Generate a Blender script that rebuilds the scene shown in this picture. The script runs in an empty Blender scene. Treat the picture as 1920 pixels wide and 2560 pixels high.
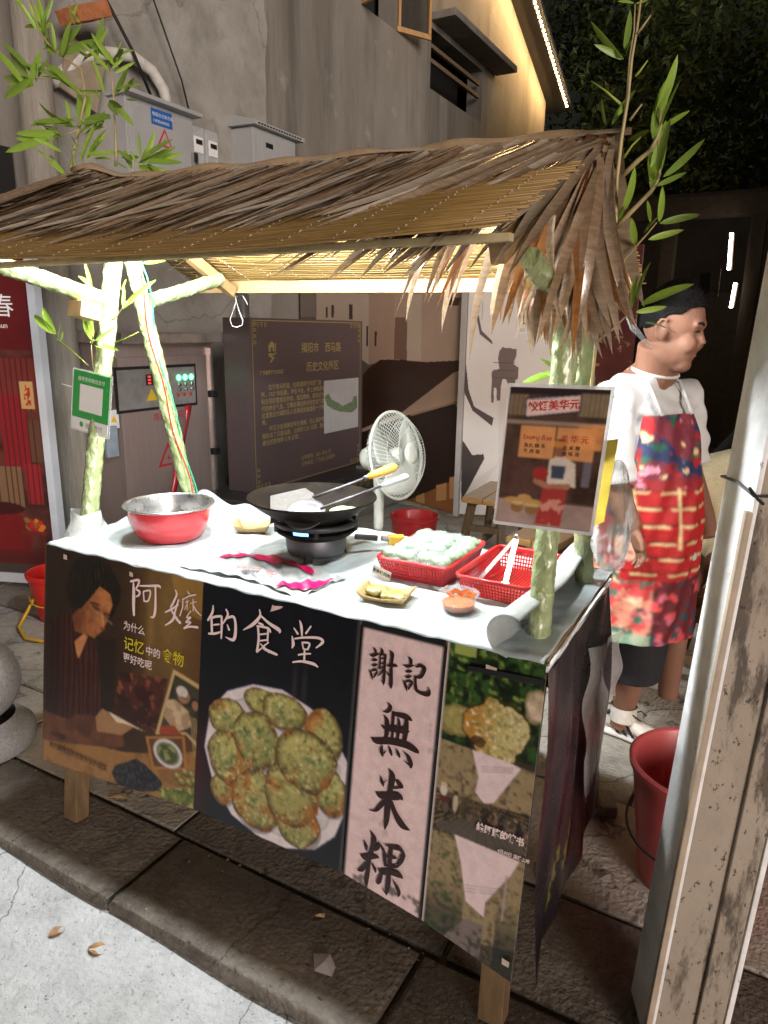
import bpy, bmesh, math, random
import numpy as np
from mathutils import Vector, Matrix, Quaternion
random.seed(7); rng = np.random.default_rng(7)
LAMP = 760.0     # strength of the stall's own bulbs
SC = bpy.context.scene
COL = SC.collection

# ---------------------------------------------------------------- camera (phone held at 1.56 m, world x runs along the stall front)
def cam_axes(pitch, roll, yaw):
    p, r, w = map(math.radians, (pitch, roll, yaw))
    F = Vector((-math.sin(w)*math.cos(p), math.cos(w)*math.cos(p), -math.sin(p)))
    R0 = Vector((math.cos(w), math.sin(w), 0)); U0 = R0.cross(F)
    return math.cos(r)*R0 + math.sin(r)*U0, -math.sin(r)*R0 + math.cos(r)*U0, F
cr, cu, cf = cam_axes(14.5, 0.9, 29.0)
cam = bpy.data.objects.new('camera', bpy.data.cameras.new('camera')); COL.objects.link(cam)
m = Matrix((cr, cu, -cf)).transposed().to_4x4(); m.translation = (0, 0, 1.56); cam.matrix_world = m
cam.data.sensor_fit = 'HORIZONTAL'; cam.data.sensor_width = 36; cam.data.lens = 36*1775/1920
cam.data.clip_start = 0.02; cam.data.clip_end = 300
SC.camera = cam

# ---------------------------------------------------------------- night sky, dim town light from across the street
W = bpy.data.worlds.new('World'); SC.world = W; W.use_nodes = True
nt = W.node_tree; bg = nt.nodes['Background']
sky = nt.nodes.new('ShaderNodeTexSky'); sky.sky_type = 'NISHITA'; sky.sun_disc = False
sky.sun_elevation = math.radians(6); sky.sun_rotation = math.radians(128); sky.air_density = 1.2; sky.dust_density = 4
tint = nt.nodes.new('ShaderNodeMix'); tint.data_type = 'RGBA'; tint.blend_type = 'MULTIPLY'; tint.inputs['Factor'].default_value = 1; tint.inputs[7].default_value = (1, .8, .62, 1)   # town haze
nt.links.new(sky.outputs[0], tint.inputs[6]); nt.links.new(tint.outputs[2], bg.inputs[0]); bg.inputs[1].default_value = 0.004
sun = bpy.data.objects.new('street_glow', bpy.data.lights.new('street_glow', 'SUN')); COL.objects.link(sun)
sun.data.energy = 1.5; sun.data.angle = math.radians(24); sun.data.color = (1.0, 0.86, 0.78)
sun.rotation_euler = Vector((-0.78, 0.62, -0.10)).to_track_quat('-Z', 'Y').to_euler()
SC.view_settings.view_transform = 'Standard'; SC.view_settings.look = 'None'; SC.view_settings.gamma = 1
SC.view_settings.use_curve_mapping = False; SC.view_settings.exposure = 1.05
SC.cycles.use_denoising = True; SC.cycles.max_bounces = 8; SC.cycles.transparent_max_bounces = 12
SC.cycles.caustics_reflective = False; SC.cycles.caustics_refractive = False; SC.cycles.sample_clamp_indirect = 6

# ---------------------------------------------------------------- materials
MATS = {}
def srgb(c): return tuple(((x/255)/12.92 if x/255 <= .04045 else ((x/255+.055)/1.055)**2.4) for x in c)
def mat(name, col, rough=.6, metal=0, var=.18, scale=14, bump=0, bscale=90, stretch=(1,1,1), coat=0, spec=.5, trans=0, alpha=1, emit=None, estr=0, col2=None, detail=6, attr=None, sss=0, thin=0, wave=None):
    if name in MATS: return MATS[name]
    M = bpy.data.materials.new(name); M.use_nodes = True; n = M.node_tree.nodes; L = M.node_tree.links
    b = n['Principled BSDF']
    tc = n.new('ShaderNodeTexCoord'); mp = n.new('ShaderNodeMapping'); mp.inputs['Scale'].default_value = stretch
    L.new(tc.outputs['Object'], mp.inputs['Vector'])
    nz = n.new('ShaderNodeTexNoise'); nz.inputs['Scale'].default_value = scale; nz.inputs['Detail'].default_value = detail; nz.inputs['Roughness'].default_value = .62
    L.new(mp.outputs[0], nz.inputs['Vector'])
    rp = n.new('ShaderNodeMapRange'); rp.inputs[1].default_value = .3; rp.inputs[2].default_value = .7
    L.new(nz.outputs[0], rp.inputs[0])
    mx = n.new('ShaderNodeMix'); mx.data_type = 'RGBA'
    L.new(rp.outputs[0], mx.inputs['Factor'])
    if attr:
        at = n.new('ShaderNodeAttribute'); at.attribute_name = attr
        mu = n.new('ShaderNodeMix'); mu.data_type = 'RGBA'; mu.blend_type = 'MULTIPLY'; mu.inputs['Factor'].default_value = 1
        mx.inputs[6].default_value = (1-var, 1-var, 1-var, 1); mx.inputs[7].default_value = (1, 1, 1, 1)
        L.new(at.outputs['Color'], mu.inputs[6]); L.new(mx.outputs[2], mu.inputs[7]); L.new(mu.outputs[2], b.inputs['Base Color'])
    else:
        c2 = col2 if col2 else tuple(min(1, x*(1+var)) for x in col)
        c1 = col if col2 else tuple(x*(1-var) for x in col)
        mx.inputs[6].default_value = (*c1, 1); mx.inputs[7].default_value = (*c2, 1)
        L.new(mx.outputs[2], b.inputs['Base Color'])
    rr = n.new('ShaderNodeMapRange'); rr.inputs[3].default_value = max(.02, rough*.8); rr.inputs[4].default_value = min(1, rough*1.2)
    L.new(nz.outputs[0], rr.inputs[0]); L.new(rr.outputs[0], b.inputs['Roughness'])
    b.inputs['Metallic'].default_value = metal; b.inputs['Specular IOR Level'].default_value = spec
    b.inputs['Coat Weight'].default_value = coat; b.inputs['Coat Roughness'].default_value = .12
    b.inputs['Transmission Weight'].default_value = trans; b.inputs['Alpha'].default_value = alpha
    if sss: b.inputs['Subsurface Weight'].default_value = sss; b.inputs['Subsurface Radius'].default_value = (.01, .004, .002)
    if emit: b.inputs['Emission Color'].default_value = (*emit, 1); b.inputs['Emission Strength'].default_value = estr
    if bump:
        bn = n.new('ShaderNodeTexNoise'); bn.inputs['Scale'].default_value = bscale; bn.inputs['Detail'].default_value = 5
        L.new(mp.outputs[0], bn.inputs['Vector'])
        bp = n.new('ShaderNodeBump'); bp.inputs['Strength'].default_value = bump; bp.inputs['Distance'].default_value = .01
        L.new(bn.outputs[0], bp.inputs['Height']); L.new(bp.outputs[0], b.inputs['Normal'])
    if thin:
        # thin leaf or film: some light passes through
        tr = n.new('ShaderNodeBsdfTranslucent'); ms = n.new('ShaderNodeMixShader'); ms.inputs[0].default_value = thin
        L.new(mx.outputs[2] if not attr else mu.outputs[2], tr.inputs[0]); L.new(b.outputs[0], ms.inputs[1]); L.new(tr.outputs[0], ms.inputs[2])
        L.new(ms.outputs[0], n['Material Output'].inputs[0])
    MATS[name] = M
    return M
def stain_or_glint(M, col, scale=2.0, lo=.52, hi=.62, stretch=(1,1,1), amount=.8, seed=0):
    """dirt or painted highlights with their own shape laid over a material's colour"""
    n = M.node_tree.nodes; L = M.node_tree.links; b = n['Principled BSDF']
    src = b.inputs['Base Color'].links[0].from_socket
    tc = n.new('ShaderNodeTexCoord'); mp = n.new('ShaderNodeMapping'); mp.inputs['Scale'].default_value = stretch; mp.inputs['Location'].default_value = (seed, seed*.7, seed*1.3)
    L.new(tc.outputs['Object'], mp.inputs[0])
    nz = n.new('ShaderNodeTexNoise'); nz.inputs['Scale'].default_value = scale; nz.inputs['Detail'].default_value = 9; nz.inputs['Roughness'].default_value = .68
    L.new(mp.outputs[0], nz.inputs['Vector'])
    r = n.new('ShaderNodeMapRange'); r.inputs[1].default_value = lo; r.inputs[2].default_value = hi; r.inputs[4].default_value = amount
    L.new(nz.outputs[0], r.inputs[0])
    mx = n.new('ShaderNodeMix'); mx.data_type = 'RGBA'; L.new(r.outputs[0], mx.inputs['Factor']); L.new(src, mx.inputs[6]); mx.inputs[7].default_value = (*col, 1)
    L.new(mx.outputs[2], b.inputs['Base Color'])
    return M
def cracks(M, col, scale=.9, width=.012, amount=.9):
    n = M.node_tree.nodes; L = M.node_tree.links; b = n['Principled BSDF']
    src = b.inputs['Base Color'].links[0].from_socket
    tc = n.new('ShaderNodeTexCoord'); nz = n.new('ShaderNodeTexNoise'); nz.inputs['Scale'].default_value = 2.5; nz.inputs['Detail'].default_value = 8
    L.new(tc.outputs['Object'], nz.inputs['Vector'])
    va = n.new('ShaderNodeVectorMath'); va.operation = 'MULTIPLY_ADD'; va.inputs[1].default_value = (.5, .5, .5); L.new(nz.outputs['Color'], va.inputs[0]); L.new(tc.outputs['Object'], va.inputs[2])
    vo = n.new('ShaderNodeTexVoronoi'); vo.feature = 'DISTANCE_TO_EDGE'; vo.inputs['Scale'].default_value = scale; L.new(va.outputs[0], vo.inputs['Vector'])
    r = n.new('ShaderNodeMapRange'); r.inputs[1].default_value = 0; r.inputs[2].default_value = width; r.inputs[3].default_value = amount; r.inputs[4].default_value = 0
    L.new(vo.outputs[0], r.inputs[0])
    mx = n.new('ShaderNodeMix'); mx.data_type = 'RGBA'; L.new(r.outputs[0], mx.inputs['Factor']); L.new(src, mx.inputs[6]); mx.inputs[7].default_value = (*col, 1)
    L.new(mx.outputs[2], b.inputs['Base Color'])
    return M

# ---------------------------------------------------------------- mesh helpers
def tag(o, label=None, cat=None, group=None, kind=None):
    if label: o['label'] = label
    if cat: o['category'] = cat
    if group: o['group'] = group
    if kind: o['kind'] = kind
    return o
def attach(o, parent):
    if parent is not None:
        o.parent = parent
        o.matrix_parent_inverse = world_of(parent).inverted()
def world_of(o):
    l = Matrix.LocRotScale(o.location, o.rotation_euler, o.scale) if o.rotation_mode != 'QUATERNION' else Matrix.LocRotScale(o.location, o.rotation_quaternion, o.scale)
    if o.parent is None: return l
    return world_of(o.parent) @ o.matrix_parent_inverse @ l
def empty(name, loc, label, cat, group=None, kind=None):
    o = bpy.data.objects.new(name, None); COL.objects.link(o); o.location = loc; o.empty_display_size = .05
    return tag(o, label, cat, group, kind)
def link(name, me, parent=None, loc=(0,0,0), rot=(0,0,0), scale=(1,1,1)):
    o = bpy.data.objects.new(name, me); COL.objects.link(o)
    attach(o, parent); o.location = loc; o.rotation_euler = rot; o.scale = scale
    return o
class MB:
    """collects vertices and faces of ONE mesh"""
    def __init__(s): s.v = []; s.f = []; s.c = None
    def add(s, V, F):
        k = len(s.v); s.v += [tuple(map(float, p)) for p in V]; s.f += [tuple(i+k for i in f) for f in F]; return s
    def box(s, c, d, rot=None, bev=0):
        bm = bmesh.new(); bmesh.ops.create_cube(bm, size=1)
        for v in bm.verts: v.co = Vector((v.co.x*d[0], v.co.y*d[1], v.co.z*d[2]))
        if bev: bmesh.ops.bevel(bm, geom=bm.edges[:], offset=bev, segments=2, affect='EDGES', profile=.6)
        R = rot if rot is not None else Matrix.Identity(3)
        bm.verts.ensure_lookup_table(); bm.verts.index_update()
        s.add([R @ v.co + Vector(c) for v in bm.verts], [[v.index for v in f.verts] for f in bm.faces]); bm.free(); return s
    def bar(s, a, b, w, h, bev=0, up=(0,0,1)):
        a, b = Vector(a), Vector(b); d = b-a; z = d.normalized(); x = Vector(up).cross(z)
        if x.length < 1e-4: x = Vector((1,0,0)).cross(z)
        x.normalize(); y = z.cross(x)
        return s.box((a+b)/2, (w, h, d.length), Matrix((x, y, z)).transposed(), bev)
    def tube(s, pts, rad, n=8, cap=True, wob=0):
        pts = [Vector(p) for p in pts]; m_ = len(pts); rad = [rad]*m_ if isinstance(rad, (int, float)) else rad
        V = []; F = []; prev = None
        for i, p in enumerate(pts):
            t = (pts[min(i+1, m_-1)] - pts[max(i-1, 0)]).normalized()
            if prev is None:
                x = t.cross(Vector((0,0,1)));  x = x if x.length > .05 else t.cross(Vector((1,0,0)))
            else: x = prev - t*prev.dot(t)
            x.normalize(); prev = x; y = t.cross(x)
            for k in range(n):
                a = 2*math.pi*k/n; r = rad[i]*(1+wob*random.uniform(-1, 1))
                V.append(p + x*math.cos(a)*r + y*math.sin(a)*r)
        for i in range(m_-1):
            for k in range(n):
                F.append((i*n+k, i*n+(k+1)%n, (i+1)*n+(k+1)%n, (i+1)*n+k))
        if cap: F.append(tuple(range(n-1, -1, -1))); F.append(tuple((m_-1)*n+k for k in range(n)))
        return s.add(V, F)
    def lathe(s, prof, n=32, c=(0,0,0), sx=1, sy=1, rot=None):
        V = []; F = []; R = rot if rot is not None else Matrix.Identity(3); c = Vector(c)
        for r, z in prof:
            for k in range(n):
                a = 2*math.pi*k/n; V.append(R @ Vector((r*math.cos(a)*sx, r*math.sin(a)*sy, z)) + c)
        for i in range(len(prof)-1):
            for k in range(n): F.append((i*n+k, i*n+(k+1)%n, (i+1)*n+(k+1)%n, (i+1)*n+k))
        return s.add(V, F)
    def poly(s, pts, th, normal=None):
        """planar outline with thickness along its normal"""
        P = [Vector(p) for p in pts]; nrm = Vector(normal) if normal else (P[1]-P[0]).cross(P[2]-P[0]).normalized()
        n = len(P); V = P + [p + nrm*th for p in P]
        F = [tuple(range(n-1, -1, -1)), tuple(range(n, 2*n))] + [(i, (i+1)%n, n+(i+1)%n, n+i) for i in range(n)]
        return s.add(V, F)
    def grid(s, fn, nu, nv, closed_u=False):
        V = [fn(i/(nu if closed_u else nu-1), j/(nv-1)) for j in range(nv) for i in range(nu)]
        F = [(j*nu+i, j*nu+(i+1)%nu, (j+1)*nu+(i+1)%nu, (j+1)*nu+i) for j in range(nv-1) for i in range(nu if closed_u else nu-1)]
        return s.add(V, F)
    def mesh(s, name, M, smooth=False, solid=0, sub=0):
        me = bpy.data.meshes.new(name); me.from_pydata(s.v, [], s.f); me.update()
        if M: me.materials.append(M)
        if smooth: me.polygons.foreach_set('use_smooth', [True]*len(me.polygons))
        return me
    def obj(s, name, M, parent=None, smooth=False, label=None, cat=None, group=None, kind=None, solid=0, sub=0, auto=None, fix=True, bev=0):
        me = s.mesh(name, M, smooth)
        if fix:
            bm = bmesh.new(); bm.from_mesh(me); bmesh.ops.recalc_face_normals(bm, faces=bm.faces[:]); bm.to_mesh(me); bm.free()
        o = link(name, me, parent); tag(o, label, cat, group, kind)
        if solid: md = o.modifiers.new('s', 'SOLIDIFY'); md.thickness = solid; md.offset = 0
        if bev: md = o.modifiers.new('b', 'BEVEL'); md.width = bev; md.segments = 2; md.limit_method = 'ANGLE'
        if sub: md = o.modifiers.new('u', 'SUBSURF'); md.levels = sub; md.render_levels = sub
        if auto:
            try: me.set_sharp_from_angle(angle=math.radians(auto))
            except Exception: pass
        return o
def copy_tree(o, parent=None):
    c = o.copy(); COL.objects.link(c)
    if parent is not None:
        c.parent = parent
    for ch in [x for x in bpy.data.objects if x.parent == o]: copy_tree(ch, c)
    return c
def noise2(u, v, seed=0, octv=4):
    """value noise on arrays"""
    out = np.zeros_like(u); amp = 1; tot = 0
    for k in range(octv):
        a, b = u*(2**k)+seed*17.3, v*(2**k)+seed*9.1
        i, j = np.floor(a), np.floor(b); fx, fy = a-i, b-j; fx = fx*fx*(3-2*fx); fy = fy*fy*(3-2*fy)
        h = lambda x, y: np.modf(np.abs(np.sin(x*127.1+y*311.7+seed*74.7+k*13.1)*43758.5453))[0]
        out += amp*((h(i, j)*(1-fx)+h(i+1, j)*fx)*(1-fy)+(h(i, j+1)*(1-fx)+h(i+1, j+1)*fx)*fy); tot += amp; amp *= .5
    return out/tot
def inpoly(S, T, P):
    P = np.array(P, float); r = np.zeros(S.shape, bool); n = len(P); j = n-1
    for i in range(n):
        xi, yi = P[i]; xj, yj = P[j]
        r ^= ((yi > T) != (yj > T)) & (S < (xj-xi)*(T-yi)/((yj-yi) if yj != yi else 1e-9)+xi); j = i
    return r
class Paint:
    """flat print on a board: colours on a fine grid of points, s mm right and t mm down from the board's corner"""
    def __init__(s, S, T): s.S, s.T = S, T; s.C = np.zeros(S.shape+(3,))
    def fill(s, c, mask=None, a=1.0):
        c = np.array(srgb(c)) if not isinstance(c, np.ndarray) else c
        if mask is None: mask = np.ones(s.S.shape, bool)
        k = (np.asarray(mask, float)*a)[..., None]; s.C = s.C*(1-k)+c*k
    def poly(s, P, c, a=1, c2=None, nz=.02, seed=1):
        m_ = inpoly(s.S, s.T, P); s.fill(c, m_, a)
        if c2: s.fill(c2, m_ & (noise2(s.S*nz, s.T*nz, seed) > .5), .85)
        return m_
    def ell(s, e, c, a=1): m_ = ((s.S-e[0])/e[2])**2+((s.T-e[1])/e[3])**2 < 1; s.fill(c, m_, a); return m_
    def line(s, a, b, w, c, al=1):
        ax, ay = a; dx, dy = b[0]-ax, b[1]-ay; k = np.clip(((s.S-ax)*dx+(s.T-ay)*dy)/(dx*dx+dy*dy+1e-9), 0, 1)
        s.fill(c, np.hypot(s.S-ax-k*dx, s.T-ay-k*dy) < w/2, al)
    def mottle(s, c, sc, lo, seed, mask=None, a=.8):
        m_ = noise2(s.S*sc, s.T*sc, seed) > lo
        if mask is not None: m_ &= mask
        s.fill(c, m_, a)
    def soft(s, c, sc, seed, amp=1, mask=None):
        k = np.clip((noise2(s.S*sc, s.T*sc, seed)-.35)*2.5, 0, 1)*amp
        if mask is not None: k = k*mask
        s.fill(c, k)
def printed(name, pos, nu, nv, paint, wmm, hmm, M, parent, warp=None, blur=0, **kw):
    """board surface pos(s_mm, t_mm) as a grid carrying the print"""
    u = np.linspace(0, 1, nu); v = np.linspace(0, 1, nv); UU, VV = np.meshgrid(u, v)
    S, T = warp(UU, VV) if warp else (UU*wmm, VV*hmm)
    pt = Paint(S, T); paint(pt)
    for _ in range(2 if blur else 0):      # the print is a photograph: soft edges, then grain
        for ax_ in (0, 1): pt.C = sum(np.roll(pt.C, k, ax_) for k in range(-blur, blur+1))/(2*blur+1)
    if blur: pt.C = pt.C*(1+.16*(rng.random(S.shape)[..., None]-.5))*(.86+.28*noise2(S*.06, T*.06, 99, 5)[..., None])
    me = bpy.data.meshes.new(name)
    V = pos(S.ravel(), T.ravel())
    idx = np.arange(nu*nv).reshape(nv, nu)
    F = np.stack([idx[:-1, :-1], idx[1:, :-1], idx[1:, 1:], idx[:-1, 1:]], -1).reshape(-1, 4)
    me.vertices.add(nu*nv); me.vertices.foreach_set('co', np.asarray(V, np.float32).ravel())
    me.loops.add(F.size); me.loops.foreach_set('vertex_index', F.ravel().astype(np.int32))
    me.polygons.add(len(F)); me.polygons.foreach_set('loop_start', np.arange(0, F.size, 4, dtype=np.int32))
    me.update(); me.validate()
    ca = me.color_attributes.new('Col', 'FLOAT_COLOR', 'POINT')
    ca.data.foreach_set('color', np.concatenate([np.clip(pt.C, 0, 1), np.ones(S.shape+(1,))], -1).astype(np.float32).ravel())
    me.materials.append(M); me.polygons.foreach_set('use_smooth', [True]*len(F))
    o = link(name, me, parent); tag(o, **kw); return o
def brush(strokes, to3, name, M, parent, lift=0.0006):
    """brush-written characters: one flat tapering ribbon for each stroke, s,t,width in mm"""
    mb = MB()
    for q, st in enumerate(strokes):
        P = np.array(st, float); 
        # smooth the stroke
        tt = np.linspace(0, len(P)-1, (len(P)-1)*6+1); Q = np.zeros((len(tt), 3))
        for i, x in enumerate(tt):
            k = min(int(x), len(P)-2); f_ = x-k; p0, p1, p2, p3 = P[max(k-1, 0)], P[k], P[k+1], P[min(k+2, len(P)-1)]
            Q[i] = .5*((2*p1)+(-p0+p2)*f_+(2*p0-5*p1+4*p2-p3)*f_**2+(-p0+3*p1-3*p2+p3)*f_**3)
        d = np.gradient(Q[:, :2], axis=0); d /= np.linalg.norm(d, axis=1)[:, None]+1e-9; nn = np.stack([-d[:, 1], d[:, 0]], 1)
        w = np.maximum(Q[:, 2], 1.0)[:, None]/2
        A = Q[:, :2]+nn*w; B = Q[:, :2]-nn*w
        h = lift+q*.00006
        cap0 = Q[0, :2]-d[0]*w[0]*.8; cap1 = Q[-1, :2]+d[-1]*w[-1]*.8
        ring = [cap0, *A, cap1, *B[::-1]]; n = len(A)
        V = [to3(p[0], p[1], h) for p in ring]
        F = [(0, 1, len(ring)-1)]+[(i+1, i+2, len(ring)-2-i, len(ring)-1-i) for i in range(n-1)]+[(n, n+1, n+2)]
        mb.add(V, F)
    return mb.obj(name, M, parent, fix=False)
def text(body, size, M, parent, to3, s, t, name='lettering', bold=0.0, align='LEFT', lift=.0008, spacing=1.0, sx=1.0, rot=0.0, leading=1.0):
    """lettering in the built-in face, laid on a surface: s,t mm of its lower left corner"""
    c = bpy.data.curves.new('t', 'FONT'); c.body = body; c.size = size; c.offset = bold; c.align_x = align; c.space_character = spacing; c.space_line = leading; c.resolution_u = 2
    o = bpy.data.objects.new('t', c); COL.objects.link(o)
    me = bpy.data.meshes.new_from_object(o.evaluated_get(bpy.context.evaluated_depsgraph_get()))
    bpy.data.objects.remove(o); bpy.data.curves.remove(c)
    ca, sa = math.cos(rot), math.sin(rot)
    for v in me.vertices:
        x, y = v.co.x*1000*sx, v.co.y*1000
        x, y = x*ca-y*sa, x*sa+y*ca
        v.co = Vector(to3(s+x, t-y, lift))
    me.materials.clear(); me.materials.append(M); me.name = name
    o = link(name, me, parent)
    if size < .06: o['kind'] = 'stuff'
    return o
def frame3(O, a, b):
    """returns to3(s_mm, t_mm, lift): point on the plane at O with axes a (right) and b (down); lift along the outward normal"""
    O = Vector(O); a = Vector(a).normalized(); b = Vector(b).normalized(); n = b.cross(a).normalized()
    return lambda s, t, h=0: O + a*(s/1000) + b*(t/1000) + n*h
def flat_pos(O, a, b, bulge=None):
    O = np.array(O, float); a = np.array(a, float); a /= np.linalg.norm(a); b = np.array(b, float); b /= np.linalg.norm(b); n = np.cross(b, a)
    def pos(S, T):
        P = O + S[:, None]/1000*a + T[:, None]/1000*b
        if bulge: P = P + bulge(S, T)[:, None]*n
        return P
    return pos
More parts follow.
